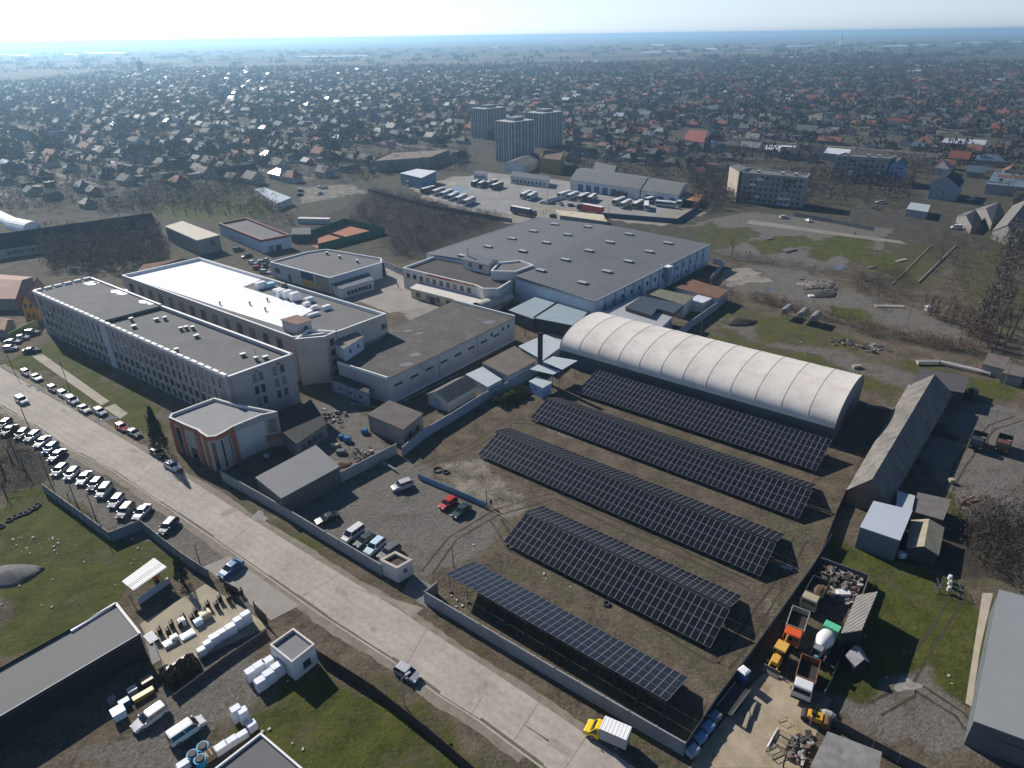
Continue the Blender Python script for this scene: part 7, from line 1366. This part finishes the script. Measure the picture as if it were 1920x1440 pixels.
# stall with a white ribbed roof
st_ = thing('stall', 'stall with a bright white ribbed roof in the corner of the grass field', 'stall', tuple(P(272, 1095))); q = PL([(229, 1091), (250, 1108), (313, 1064), (289, 1047)], 3.0)
m = MB(); m.prism(q, 3.0, 3.12, bot=True); a, b_, c_, d_ = q
for k in range(8): u = (k + .5) / 8; s = a.lerp(b_, u); e = d_.lerp(c_, u); dd = (e - s); m.box(tuple((s + e) / 2 + Vector((0, 0, .15))), (dd.length, .07, .06), math.atan2(dd.y, dd.x), 1 if k in (4, 5) else 0)
m.build('roof', [M('stall_white', (.80, .80, .80), .5, .04), M('stall_line', (.3, .3, .3), .6)], st_)
for p in q: p2 = p.lerp(ctr(q) + Vector((0, 0, 3)), .08); MB().tube((p2.x, p2.y, 0), (p2.x, p2.y, 3), .06).build('post', wht, st_)
p = q[1].lerp(q[2], .45); MB().wall(q[1].lerp(q[2], .05), q[1].lerp(q[2], .95), 0, 1.1, .3).build('counter', M('stall_counter', (.5, .52, .55), .6), st_)
p = P(292, 1086); m = MB(); m.box((p.x, p.y, .95), (.8, .8, 1.9), .7); o = m.build('drinks_cooler', M('cooler_red', (.42, .07, .03), .4), loc=tuple(p)); tag(o, 'red upright drinks cooler under the edge of the stall roof', 'cooler')
# gate leaves
for (pa, pb), lab in ((((424, 1108), (450, 1122)), 'dark steel gate leaf on the upper side of the stone yard entrance'), (((480, 1150), (503, 1172)), 'dark steel gate leaf on the lower side of the stone yard entrance')):
    a, q_ = P(*pa), P(*pb); t = thing('gate', lab, 'gate', tuple(a)); MB().wall(a, q_, .1, 2.2, .08).build('leaf', blackc, t); MB().tube((a.x, a.y, 0), (a.x, a.y, 2.6), .1).build('post', black, t)
# stoves and boilers on display
stv = thing('display_stove', 'stove', 'stove'); m = MB(); m.box((0, 0, .55), (.62, .6, 1.0)); m.box((0, 0, 1.08), (.7, .68, .06)); m.tube((0, .15, 1.1), (0, .15, 1.6), .08, n=6); m.build('body', blackc, stv); MB().box((.33, 0, .62), (.04, .4, .4)).build('door', M('stove_glass', (.05, .03, .02), .2), stv); MB().box((0, 0, .03), (.9, .9, .06)).build('pallet', M('pallet_wood', (.36, .28, .18), .9, .2, 2), stv)
yd = (P(450, 1118) - P(290, 1205)).normalized(); yr = math.atan2(yd.y, yd.x)
for k in range(15):
    u = k / 14; p = P(292 + 158 * u, 1198 - 86 * u); side = Vector((-yd.y, yd.x, 0)); dup(stv, tuple(p + side * (.55 if k % 2 else -.45)), yr - 1.57, 'black stove on a pallet in the double display row of the stone yard', 'stoves on display')
for c_ in [stv] + list(stv.children): bpy.data.objects.remove(c_, do_unlink=True)
for i, (x, y, s, colr, lab) in enumerate([(318, 1208, (1.6, 1.3, .5), 'silver', 'silver hob plate lying at the left end of the stove display'), (328, 1200, (1.0, .9, .8), 'white', 'white cube appliance at the left end of the stove display'), (352, 1192, (2.0, 1.3, .35), 'sky', 'flat pale blue sheet parcel in front of the stoves'), (373, 1170, (1.2, .9, .9), 'sky', 'pale blue crate in front of the stoves'), (386, 1157, (1.6, 1.2, 1.0), 'beige', 'beige box at the right end of the stove display'), (343, 1172, (.9, .9, 1.2), 'white', 'white upright appliance among the black stoves')]):
    p = P(x, y); m = MB(); m.box((p.x, p.y, s[2] / 2), s, yr); m.box((p.x, p.y, s[2] + .03), (s[0] * .7, s[1] * .7, .06), yr); tag(m.build('display_item', COL[colr], loc=tuple(p)), lab, 'appliance')
# wrapped block pallets
wrap = M('wrapped_white', (.66, .70, .76), .5, .07, 1.2, fine=4); wood = M('pallet_wood', (.36, .28, .18), .9, .2, 2)
def pallet(x, y, s, lab, rz, grp='white wrapped pallets', mat=None):
    p = P(x, y); t = thing('block_pallet', lab, 'pallet', tuple(p), grp, rz); m = MB(); a, b_, h = s
    m.loft([[Vector((i * a / 2 * k, j * b_ / 2 * k, z)) for i, j in ((-1, -.86), (-.86, -1), (.86, -1), (1, -.86), (1, .86), (.86, 1), (-.86, 1), (-1, .86))] for z, k in ((.14, 1), (h - .08, .985), (h, .9))]); 
    for v in range(1, 3): m.box((0, 0, .14 + (h - .14) * v / 3), (a + .012, b_ + .012, .025))
    o = m.build('blocks', mat or wrap, None); o.parent = t; m = MB(); m.box((0, 0, .07), (a, b_, .13)); o = m.build('pallet_base', wood, None); o.parent = t; return t
for x, y, s, lab in ((464, 1168, (1.5, 1.1, 2.1), 'tallest white pallet stack, rightmost in the stone yard row'), (449, 1177, (1.3, 1.1, 1.9), 'white pallet stack second from the right in the stone yard row'), (435, 1188, (1.5, 1.2, 1.7), 'white pallet stack third from the right in the stone yard row'), (419, 1197, (1.2, 1.1, 1.6), 'white pallet stack fourth from the right in the stone yard row'), (405, 1206, (1.5, 1.2, 1.6), 'white pallet stack fifth from the right in the stone yard row'), (392, 1217, (1.2, 1.0, 1.5), 'white pallet stack sixth from the right in the stone yard row'), (380, 1228, (1.2, 1.0, 1.3), 'small white pallet stack beside the brown bush'), (345, 1243, (1.6, .9, .9), 'low white pallet load above the brown bush'), (325, 1256, (1.6, .9, .8), 'lowest white pallet load at the left end of the row'),
                     (474, 1272, (1.6, 1.2, 1.8), 'white pallet stack at the left corner of the cluster by the kiosk'), (490, 1262, (1.6, 1.2, 1.9), 'white pallet stack at the back left of the cluster by the kiosk'), (492, 1290, (1.6, 1.2, 1.8), 'white pallet stack at the near corner of the cluster by the kiosk'), (508, 1278, (1.6, 1.2, 2.0), 'white pallet stack at the front right of the cluster by the kiosk'), (506, 1254, (1.5, 1.2, 1.9), 'white pallet stack at the back of the cluster by the kiosk'), (523, 1266, (1.6, 1.2, 2.1), 'white pallet stack in the cluster touching the kiosk wall'),
                     (447, 1349, (1.3, 1.1, 2.3), 'left one of two tall white pallets in front of the lower roof'), (460, 1352, (1.2, 1.1, 2.2), 'right one of two tall white pallets in front of the lower roof'), (474, 1368, (1.2, 1.0, 1.3), 'low white pallet at the corner of the lower roof'), (456, 1384, (1.4, .9, 1.0), 'white pallet load against the lower roof, first from its corner'), (436, 1396, (1.5, 1.0, 1.1), 'white pallet load against the lower roof, second from its corner'), (417, 1408, (1.6, 1.1, 1.1), 'white pallet load against the lower roof, third from its corner'), (346, 1440, (1.5, 1.0, 1.0), 'white pallet load left of the blue tubs')):
    pallet(x, y, s, lab, yr + random.uniform(-.06, .06))
lr, q1, c1 = bldg('grey_roof_shed', 'shed with a plain dark grey roof cut by the bottom edge', 'shed', [(489, 1374), (396, 1446), (480, 1540), (590, 1460)], 2.6, M('shed_white', (.5, .49, .47)), M('low_grey_roof', (.125, .125, .13), .8, .06, .3), par=.25, capw=.2)
for x, y, r, lab in ((383, 1409, .75, 'blue water tub with a black lid, upper right of three'), (364, 1424, .7, 'blue water tub with a black lid, left of three'), (378, 1433, .75, 'blue water tub with a black lid, lowest of three')):
    p = P(x, y); t = thing('water_tub', lab, 'tub', tuple(p), 'blue water tubs'); MB().tube(p, p + Vector((0, 0, 1.1)), r * .9, r, 14).build('body', M('tub_blue', (.03, .3, .55), .35, .06), t); MB().tube(p + Vector((0, 0, 1.1)), p + Vector((0, 0, 1.25)), r * .8, r * .7, 12).build('lid', black, t)
p = P(394, 1421); m = MB(); m.box((p.x, p.y, .5), (1.6, 1.1, 1.0), yr); [m.box((p.x + math.cos(yr) * (k * .5 - .5), p.y + math.sin(yr) * (k * .5 - .5), 1.03), (.3, .9, .06), yr, 1) for k in range(3)]; tag(m.build('crate', [wood, M('crate_dark', (.08, .06, .04), .9)], loc=tuple(p)), 'wooden crate with dark slots between the blue tubs and the white pallets', 'crate')
for x, y, s, colr, lab in ((270, 1306, (2.6, .7, .6), 'dullyellow', 'long yellow bin in the shade of the black shop hall'), (225, 1343, (1.5, 1.4, 1.2), 'sky', 'pale blue tank in the shade of the black shop hall'), (250, 1300, (1.1, .8, .9), 'silver', 'silver box behind the yellow bin'), (278, 1283, (1.4, 1.0, 1.0), 'rust', 'brown box at the foot of the bush in the shop yard'), (235, 1322, (1.2, .8, .8), 'blue', 'blue box between the pale tank and the yellow bin'), (212, 1318, (.9, .8, .9), 'grey', 'grey box deep in the shade of the black shop hall')):
    p = P(x, y); m = MB(); m.box((p.x, p.y, s[2] / 2), s, yr); m.box((p.x, p.y, s[2] + .04), (s[0] + .1, s[1] + .1, .08), yr); tag(m.build('yard_box', COL[colr], loc=tuple(p)), lab, 'box')
# gravel heap, tyres, litter of the grass field
def heap(name, label, px, r, h, mat, cat='heap', n=18):
    p = P(*px); m = MB(); rg = []
    for k in range(6):
        u = k / 5; rr = r * (1 - u) + .05; rg.append([Vector((p.x + rr * (1 + .18 * math.sin(3 * a + k) + random.uniform(-.06, .06)) * math.cos(a) * 1.3, p.y + rr * (1 + .15 * math.cos(2 * a)) * math.sin(a), h * (1 - (1 - u) ** 1.4) + random.uniform(-.05, .05))) for a in [i * 6.283 / n for i in range(n)]])
    m.loft(rg); tag(m.build(name, mat, loc=tuple(p), smooth=True), label, cat)
heap('gravel_heap', 'grey gravel heap in the grass at the left edge', (20, 1080), 3.4, 1.2, M('heap_grey', (.13, .13, .13), .95, .25, 1.2, bump=.8))
heap('soil_heap', 'dark soil heap with a hollow on the track behind the hangar', (1385, 604), 4.2, 1.6, M('heap_soil', (.06, .052, .042), .95, .3, .8, bump=.8)); heap('rubble_heap', 'pale rubble heap on the overgrown yard', (1532, 535), 5, 1.0, M('heap_rubble', (.16, .145, .125), .95, .35, .9, bump=.9)); heap('rubble_heap', 'dark rubble heap beside the white ring on the overgrown yard', (1540, 552), 4.2, 1.1, M('heap_dark', (.055, .05, .045), .95, .3, .9, bump=.9)); heap('earth_heap', 'brown earth heap by the kerb walls of the gravel lot', (640, 872), 1.6, .7, M('heap_brown', (.13, .1, .06), .95, .3, 1.2, bump=.8))
def tyre_at(px, label, group=None, r=.55, z=0.0):
    p = P(*px); m = MB(); rg = []
    for k in range(16):
        a = k * 6.283 / 16; rg.append([Vector((p.x + (r + .16 * math.cos(b_)) * math.cos(a), p.y + (r + .16 * math.cos(b_)) * math.sin(a), z + .17 + .17 * math.sin(b_))) for b_ in [j * 1.047 for j in range(6)]])
    rg.append(rg[0]); m.loft(rg, caps=False); o = m.build('tyre', M('old_tyre', (.05, .052, .052), .85, .2, 2), loc=tuple(p)); tag(o, label, 'tyre', group)
for k, (x, y) in enumerate([(2, 988), (18, 976), (30, 969), (38, 966), (50, 962), (56, 958), (66, 953), (71, 948)]): tyre_at((x, y), 'old lorry tyre in the curved line of tyres at the left edge of the grass', 'line of old tyres'); 
tyre_at((821, 882), 'large old tyre lying on the dirt above the gravel lot', r=.95); tyre_at((836, 886), 'smaller old tyre beside the large one above the gravel lot', r=.6); tyre_at((1137, 1133), 'single tyre lying in front of the second-nearest solar row', r=.5)
lt_ = MB(); random.seed(4)
for x0, y0, x1, y1, n_ in ((20, 1005, 110, 1040, 34), (0, 1000, 320, 1160, 12), (440, 1260, 600, 1440, 8), (850, 1000, 1100, 1140, 12), (1600, 1020, 1800, 1300, 7), (1500, 470, 1700, 520, 16), (1480, 640, 1640, 680, 14), (830, 1105, 860, 1140, 8)):
    for _ in range(n_): p = P(random.uniform(x0, x1), random.uniform(y0, y1)); s = random.uniform(.12, .4); lt_.box((p.x, p.y, s * .2), (s, s * random.uniform(.5, 1), s * .5), random.uniform(0, 3), 0, random.uniform(-.3, .3))
struct('litter', lt_, M('litter_pale', (.42, .41, .39), .9, .3, 2), stuff=True, label='scattered pale stones and litter on grass and dirt', cat='litter')
# poles and lamps
polem = M('pole_concrete', (.16, .15, .14), .9, .1); pold = M('pole_dark', (.05, .05, .052), .7)
def pole(label, base, h, mat=polem, lamp=False, r=.13, cat='pole', arm=False):
    p = P(*base); t = thing('street_lamp' if lamp else 'utility_pole', label, 'street lamp' if lamp else cat, tuple(p)); MB().tube(p, p + Vector((0, 0, h)), r, r * .65, 8).build('post', mat, t)
    if lamp: MB().tube(p + Vector((0, 0, h - .05)), p + Vector((.55, .5, h + .15)), .05, n=5).build('arm', mat, t); m = MB(); m.box((p.x + .75, p.y + .68, h + .15), (.8, .3, .14), .74); m.build('lamp_head', M('lamp_grey', (.4, .41, .42), .5), t)
    if arm: MB().box((p.x, p.y, h - .4), (1.6, .1, .1), .6).build('cross_arm', mat, t); MB().box((p.x, p.y, h - .9), (1.2, .1, .1), .6).build('cross_arm', mat, t)
pole('grey street lamp beside the silver hatchback on the road', (759, 1324), 5.3, M('lamp_post_grey', (.28, .28, .29), .5), True, .09)
for base, h, lab in (((23, 690), 8.5, 'tall dark trunk-and-shadow stand-in at the left edge by the small car park'), ((134, 741), 9.5, 'tall dark trunk-and-shadow stand-in on the verge in front of the office block'), ((288, 836), 8.5, 'tall dark trunk-and-shadow stand-in between the red hatchback and the conifer'), ((49, 790), 6.5, 'dark trunk-and-shadow stand-in beside the driving off-roader'), ((24, 842), 7.0, 'dark trunk-and-shadow stand-in behind the angled row near the left edge'), ((94, 905), 7.5, 'dark trunk-and-shadow stand-in behind the bright blue car'), ((145, 950), 7.0, 'dark trunk-and-shadow stand-in behind the white cars of the angled row'), ((183, 982), 7.0, 'dark trunk-and-shadow stand-in at the fence below the silver off-roader')): pole(lab, base, h, pold, r=.1)  # dark poles put in place of tree trunks and their shadows
for base, h, lab in (((375, 1057), 4.2, 'rusty post at the fence end by the paved entrance'), ((913, 950), 4.0, 'thin steel post beside the end of the blue fence'), ((850, 1062), 4.5, 'thin pole at the left end of the nearest solar row'), ((1312, 645), 8.5, 'pale pole behind the hangar'), ((1655, 484), 7, 'pole right of the waste field'), ((1616, 517), 7, 'pole at the lower corner of the waste field'), ((1590, 636), 8, 'pole with a stay between the shrub belts'), ((1880, 728), 8, 'pole beside the hut path at the right'), ((1849, 836), 9, 'pole between the two lorries on the right-hand yard'), ((1468, 1438), 5, 'dark pole among the scrap at the bottom'), ((1700, 610), 8, 'pole in the overgrown yard'), ((938, 365), 10, 'lamp mast in the middle of the bus depot'), ((1026, 385), 11, 'lamp mast in front of the fenced bus yard'), ((1140, 418), 9, 'lamp mast behind the warehouse hall'), ((1586, 408), 12, 'tall mast on the street behind the waste field')): pole(lab, base, h, polem if 'dark' not in lab else pold, r=.1, arm='stay' in lab or 'lorries' in lab)
# machine yard: bins, cabin, trailer, blocks, scrap
for k, (x, y, colr) in enumerate([(1339, 1352, 'bin_grey'), (1326, 1371, 'bin_blue'), (1311, 1391, 'bin_blue'), (1297, 1415, 'bin_pale')]):
    p = P(x, y); t = thing('waste_bin', '%s large waste bin from the top of the row along the yard fence' % ('first grey', 'second, blue', 'third, blue', 'lowest pale')[k], 'waste bin', tuple(p), 'waste bins along the yard fence', .62); bm = M(colr, {'bin_grey': (.16, .19, .24), 'bin_blue': (.16, .26, .42), 'bin_pale': (.3, .35, .4)}[colr], .6, .08)
    for nm, m in (('body', MB().loft([[Vector((i * a, j * b_, z)) for i, j in ((-1, -1), (1, -1), (1, 1), (-1, 1))] for z, a, b_ in ((.2, .7, .5), (1.1, .85, .6))])), ('lid', MB().loft([[Vector((i * a, j * b_, z)) for i, j in ((-1, -1), (1, -1), (1, 1), (-1, 1))] for z, a, b_ in ((1.1, .88, .63), (1.22, .8, .5), (1.26, .5, .3))]))): o = m.build(nm, bm); o.parent = t
    for i in (-.55, .55): o = MB().tube((i, -.45, .1), (i, .45, .1), .1, n=8).build('wheel', tyre); o.parent = t
p = P(1391, 1278); t = thing('site_cabin', 'blue upright site cabin with a white roof at the yard fence', 'cabin', tuple(p), None, .62)
for nm, m, mt in (('wall', MB().box((0, 0, 1.1), (1.2, 1.2, 2.2)), M('cabin_blue', (.02, .06, .22), .5)), ('roof', MB().loft([[Vector((i * a, j * a, z)) for i, j in ((-1, -1), (1, -1), (1, 1), (-1, 1))] for z, a in ((2.2, .66), (2.32, .62), (2.42, .4))]), wht), ('door', MB().box((.61, 0, 1.05), (.04, .75, 1.9)), M('cabin_door', (.03, .09, .28), .5))): o = m.build(nm, mt); o.parent = t
p = P(1374, 1318); t = thing('flat_trailer', 'long dark flat trailer with raised rails beside the yard fence', 'trailer', tuple(p), None, math.atan2((P(1395, 1286) - P(1350, 1345)).y, (P(1395, 1286) - P(1350, 1345)).x))
o = MB().box((0, 0, .75), (5.2, 2.1, .14)).build('deck', M('trailer_dark', (.045, .047, .05), .8, .2), None); o.parent = t
for s in (-1, 1): o = MB().box((0, s * 1.05, 1.0), (5.2, .07, .4)).build('side_rail', M('rail_grey', (.2, .2, .2), .6), None); o.parent = t
for x in (-1, .1):
    for s in (-1, 1): o = MB().tube((x, s * .9, .35), (x, s * 1.12, .35), .35, n=10).build('wheel', tyre); o.parent = t
o = MB().tube((2.6, 0, .7), (3.8, 0, .5), .07).build('drawbar', black); o.parent = t
slab = M('slab_grey', (.3, .27, .22), .9, .15, 1)
for k, (x, y, s, rz_, lab) in enumerate([(1410, 1332, (2.4, .5, .45), 1.0, 'upper one of two concrete blocks beside the trailer'), (1400, 1352, (2.8, .5, .45), 1.0, 'lower one of two concrete blocks beside the trailer'), (1362, 1329, (1.5, .7, .4), .9, 'concrete slab lying at the foot of the trailer'), (1690, 489, (6, 1.6, .4), .5, 'pale concrete slab at the right corner of the waste field'), (1632, 502, (5, 1.8, .3), .5, 'dark slab at the lower corner of the waste field'), (1478, 470, (7, 3.5, .5), .6, 'dark slab lying in the middle of the waste field'), (1441, 449, (4, 2, .4), .3, 'small dark slab on the grass of the waste field'), (1668, 575, (9, 2, .3), -.1, 'long fallen wall slab in the overgrown yard'), (1475, 1066, (1.9, .35, .3), -.5, 'pale blue pipe section lying beside the middle solar row'), (1606, 690, (2.2, 1.2, .8), .1, 'yellowish crate on the grass behind the hangar'), (1660, 742 + 26, (9, 1.6, .5), -.2, 'low dark wall stub beside the hangar door')]):
    p = P(x, y); m = MB(); m.box((p.x, p.y, s[2] / 2), s, rz_); m.box((p.x, p.y, s[2] + .02), (s[0] * .8, s[1] * .7, .05), rz_ + .05); tag(m.build('concrete_slab' if k not in (8, 9) else ('pipe_section' if k == 8 else 'crate'), M('pipe_blue', (.3, .4, .48), .6) if k == 8 else (M('slab_dim', (.11, .105, .1), .9) if 'dark' in lab else slab), loc=tuple(p)), lab, 'slab' if k not in (8, 9) else ('pipe' if k == 8 else 'crate'))
p = P(1527, 1352); t = thing('roller', 'small yellow roller with a brown drum beside the slab-roofed shed', 'roller', tuple(p), None, -.5)
for nm, m, mt in (('body', MB().loft([[Vector((x, j, z)) for x, z in ((-1.1, .5), (1.0, .5), (.8, 1.3), (-.9, 1.2))] for j in (-.6, .6)]), M('roller_yellow', (.5, .27, .03), .5)), ('drum', MB().tube((1.3, -.75, .6), (1.3, .75, .6), .6, n=14), M('drum_brown', (.17, .09, .05), .8)), ('steel_wheel', MB().tube((-1.2, -.7, .5), (-1.2, .7, .5), .5, n=14), black), ('seat', MB().box((-.3, 0, 1.45), (.5, .5, .4)), black)): o = m.build(nm, mt); o.parent = t
p = P(1550, 1348); t = thing('drum_mixer', 'small yellow and grey drum mixer behind the roller', 'mixer', tuple(p), None, -.6)
for nm, m, mt in (('drum', MB().loft([[Vector((x, r * math.cos(a), .9 + r * math.sin(a))) for a in [k * .6283 for k in range(10)]] for x, r in ((-.9, .25), (-.4, .55), (.4, .55), (.9, .35))]), M('mixer_grey', (.3, .29, .26), .7)), ('frame', MB().box((0, 0, .35), (1.6, .7, .12)), yel), ('hopper', MB().tube((-1.1, 0, .9), (-.85, 0, .9), .42, .3, 10), yel)): o = m.build(nm, mt); o.parent = t
m = MB(); a, q_ = P(1439, 1402), P(1458, 1366); m.tube(a + Vector((0, 0, .15)), q_ + Vector((0, 0, .15)), .12, .05, 6); tag(m.build('white_mast', wht, loc=tuple(a)), 'white tapered mast lying on the concrete yard', 'mast')
fm_ = M('rack_steel', (.2, .19, .15), .7, .2)
def frame(label, px, s, rz_, mat=fm_):
    p = P(*px); m = MB(); a, b_, h = s; mt = Matrix.Translation(p) @ Matrix.Rotation(rz_, 4, 'Z'); V_ = lambda x, y, z: mt @ Vector((x * a / 2, y * b_ / 2, z))
    for z in (.08, h):
        for (x0, y0), (x1, y1) in (((-1, -1), (1, -1)), ((1, -1), (1, 1)), ((1, 1), (-1, 1)), ((-1, 1), (-1, -1))): m.tube(V_(x0, y0, z), V_(x1, y1, z), .05, n=4)
    for x, y in ((-1, -1), (1, -1), (1, 1), (-1, 1)): m.tube(V_(x, y, 0), V_(x, y, h), .05, n=4)
    for k in range(5): m.tube(V_(-1 + k * .5, -1, h), V_(-1 + k * .5, 1, h), .03, n=4)
    tag(m.build('steel_frame', mat, loc=tuple(p)), label, 'frame')
frame('yellowish steel frame standing on the concrete yard', (1479, 1368), (1.2, 2.4, .7), .3, M('frame_yellow', (.35, .3, .14), .7)); frame('rusty steel rack lying left of the white sheets', (1453, 1412), (1.8, 1.2, .5), .4); frame('dark steel rack at the bottom of the concrete yard', (1468, 1392), (1.6, 1.6, .9), .9, pold); frame('dark blue rack with white canisters on the grass by the sheds', (1776, 1108), (2.2, 3.0, 1.3), 1.3, M('rack_blue', (.03, .05, .16), .6))
for k, (x, y) in enumerate(((1779, 1090), (1779, 1100), (1777, 1111))): p = P(x, y); m = MB(); m.tube(p + Vector((0, 0, .5)), p + Vector((0, 0, 1.2)), .35, .3, 10); m.tube(p + Vector((0, 0, 1.2)), p + Vector((0, 0, 1.35)), .14, .12, 8); tag(m.build('canister', wht, loc=tuple(p)), '%s white canister in the dark blue rack' % ('topmost', 'middle', 'lowest')[k], 'canister', 'white canisters in the rack')
sc_m = MB(); random.seed(8)
def scrap(px, n, zmax, smin=.3, smax=1.3):
    pl = PL(px); xs = [p.x for p in pl]; ys = [p.y for p in pl]; k = 0
    while k < n:
        x, y = random.uniform(min(xs), max(xs)), random.uniform(min(ys), max(ys))
        if not inpoly(np.array([x]), np.array([y]), pl)[0]: continue
        s = random.uniform(smin, smax); sc_m.box((x, y, random.uniform(.1, zmax)), (s, s * random.uniform(.2, .7), random.uniform(.08, .35)), random.uniform(0, 3.1), random.choice((0, 0, 1, 1, 2, 3)), random.uniform(-.4, .4), random.uniform(-.4, .4)); k += 1
scrap([(1548, 1062), (1620, 1085), (1605, 1122), (1535, 1095)], 190, 1.2); scrap([(1560, 1105), (1600, 1120), (1590, 1140), (1555, 1128)], 40, .6); scrap([(1485, 1385), (1520, 1380), (1515, 1430), (1475, 1430)], 60, .6); scrap([(585, 770), (655, 775), (640, 800), (590, 795)], 50, .9); scrap([(560, 925), (610, 895), (615, 905), (570, 935)], 50, .9); scrap([(655, 850), (690, 835), (700, 850), (670, 865)], 24, .6); scrap([(1555, 632), (1660, 650), (1640, 664), (1560, 646)], 50, .4, .4, 1.6); scrap([(1500, 525), (1560, 530), (1570, 545), (1510, 545)], 50, .8, .4, 1.8)
sco = sc_m.build('scrap', [M('scrap_grey', (.22, .21, .2), .8, .3, 2), M('scrap_red', (.12, .075, .062), .9, .3, 2), M('scrap_pale', (.3, .285, .26), .8, .2, 2), M('scrap_dark', (.05, .05, .05), .9, .3, 2)]); sco['kind'] = 'stuff'; sco['label'] = 'loose scrap, rubble and building leftovers in the yards'; sco['category'] = 'scrap'
wallrun('bay_wall', 'dark concrete wall around the scrap bay of the machine yard', 'wall', [(1540, 1045), (1630, 1078), (1612, 1128)], 1.8, M('bay_wall_dark', (.09, .09, .09), .9), .2)
# tanks, pipelines and crates
for k, (x, y) in enumerate(((1473, 594), (1503, 601), (1527, 607))):
    p = P(x, y); t = thing('storage_tank', '%s of three pale storage tanks on legs behind the hangar' % ('leftmost', 'middle one', 'rightmost')[k], 'tank', tuple(p), 'storage tanks on legs', .9); o = MB().loft([[Vector((x_, r * math.cos(a), 2.6 + r * math.sin(a))) for a in [j * .5236 for j in range(12)]] for x_, r in ((-2.7, .85), (-2.5, 1.05), (2.5, 1.05), (2.7, .85))]).build('body', M('tank_pale', (.22, .2, .195), .6, .1), None); o.parent = t
    for sx in (-1.4, 1.4):
        for sy in (-.8, .8): o = MB().tube((sx, sy, 0), (sx, sy, 2.0), .1).build('leg', pold); o.parent = t
def pipeline(label, px, n, r, z, mat, gap=.8):
    pts = PL(px); t = thing('pipeline', label, 'pipeline', tuple(pts[0]))
    for k in range(n):
        m = MB()
        for a, q_ in zip(pts, pts[1:]): d = (q_ - a).normalized(); nn = Vector((-d.y, d.x, 0)) * (k * gap); m.tube(a + nn + Vector((0, 0, z)), q_ + nn + Vector((0, 0, z)), r, n=8)
        m.build('pipe', mat, t)
    for a, q_ in zip(pts, pts[1:]):
        c_ = max(1, int((q_ - a).length / 6))
        for i in range(c_ + 1): p = a.lerp(q_, i / c_); MB().box((p.x, p.y, z / 2), (.3, 1.0, max(.2, z - r)), math.atan2((q_ - a).y, (q_ - a).x)).build('support', slab, t)
pipeline('pair of pale insulated heating pipes on supports right of the barn', [(1720, 684), (1762, 684), (1855, 706)], 2, .28, .8, M('pipe_pale', (.5, .49, .46), .5)); pipeline('pale pipe running down the old allotments, right of two', [(1792, 462), (1722, 530)], 1, .2, .35, M('pipe_pale2', (.33, .31, .27), .7)); pipeline('thin pale pipe running down the old allotments, left of two', [(1745, 462), (1672, 535)], 1, .12, .3, M('pipe_pale2', (.33, .31, .27), .7))
pipeline('thin pale gas pipe along the foot of the factory hall', [(660, 760), (725, 772), (860, 705)], 1, .07, .6, M('pipe_thin', (.4, .4, .4), .6))
for x, y, s, colr, lab in ((652, 828, (1.6, 1.2, 1.2), 'blue', 'blue tank right of a pair in the store yard'), (640, 822, (1.2, 1.1, .9), 'blue', 'blue tank left of a pair in the store yard'), (684, 812, (1.4, 1.3, 1.1), 'blue', 'blue cistern standing alone before the utility block'), (628, 838, (2.0, 1.2, .8), 'beige', 'pale pallet crate in front of the blue tanks'), (640, 850, (2.0, 1.4, .9), 'grey', 'grey pallet crate below the pale one'), (500, 857, (1.2, .9, .6), 'silver', 'pale scrap box in the shade of the corner building'), (1741, 582, (2.2, 2.0, 1.6), 'white', 'white tarpaulin-covered load in the overgrown yard'), (1521, 556, (2.0, 2.0, .5), 'white', 'white ring-shaped tank lid beside the dark rubble heap'), (1580, 1118, (2.2, 1.4, 1.0), 'white', 'white bulk bag beside the lean-to shelter'), (1690, 1044, (1.2, 1.0, 1.0), 'sky', 'pale blue box at the foot of the small shelter'), (1898, 718, (1.6, 1.6, 1.4), 'dark', 'dark box on the grass at the right edge'), (1783, 905, (1.0, 1.0, .9), 'beige', 'pale stone beside the barn shadow')):
    p = P(x, y); m = MB(); a, b_, h = s; m.loft([[Vector((p.x + i * a / 2 * k, p.y + j * b_ / 2 * k, z)) for i, j in ((-1, -.8), (-.8, -1), (.8, -1), (1, -.8), (1, .8), (.8, 1), (-.8, 1), (-1, .8))] for z, k in ((0, .95), (h * .8, 1), (h, .85))]); tag(m.build('yard_container', COL[colr], loc=tuple(p)), lab, 'container')
# fallen trunk with branches right of the sheds
p = P(1800, 945); q_ = P(1825, 935); m = MB(); m.tube(p + Vector((0, 0, .3)), q_ + Vector((0, 0, .6)), .28, .18, 7); [m.tube(p.lerp(q_, u) + Vector((0, 0, .4)), p.lerp(q_, u) + Vector((random.uniform(-1, 1), random.uniform(-2, -.5), random.uniform(.3, 1))), .1, .03, 5) for u in (.2, .4, .6, .8, .95)]; tag(m.build('fallen_trunk', M('cut_wood', (.26, .17, .1), .9, .2, 1), loc=tuple(p)), 'sawn tree trunk with broken branches lying right of the corrugated shed', 'trunk')
# ---------------------------------------------------------------- air: one even haze box round the whole scene
hz = MB().prism([(-25000, -400), (25000, -400), (25000, 28000), (-25000, 28000)], -1.5, 86.0, bot=True)
hm = bpy.data.materials.new("haze"); hm.use_nodes = True; t = hm.node_tree
t.nodes.remove(t.nodes['Principled BSDF'])
pv = t.nodes.new('ShaderNodeVolumePrincipled'); pv.inputs['Color'].default_value = (0.47, 0.75, 1.0, 1); pv.inputs['Density'].default_value = 0.00018
pv.inputs['Anisotropy'].default_value = 0.55
t.links.new(pv.outputs[0], t.nodes['Material Output'].inputs['Volume'])
struct("haze", hz, hm, stuff=True, label="pale blue haze over the town and the far plain", cat="haze")
for o in list(C.objects):
    if '_o' in o.keys(): del o['_o']
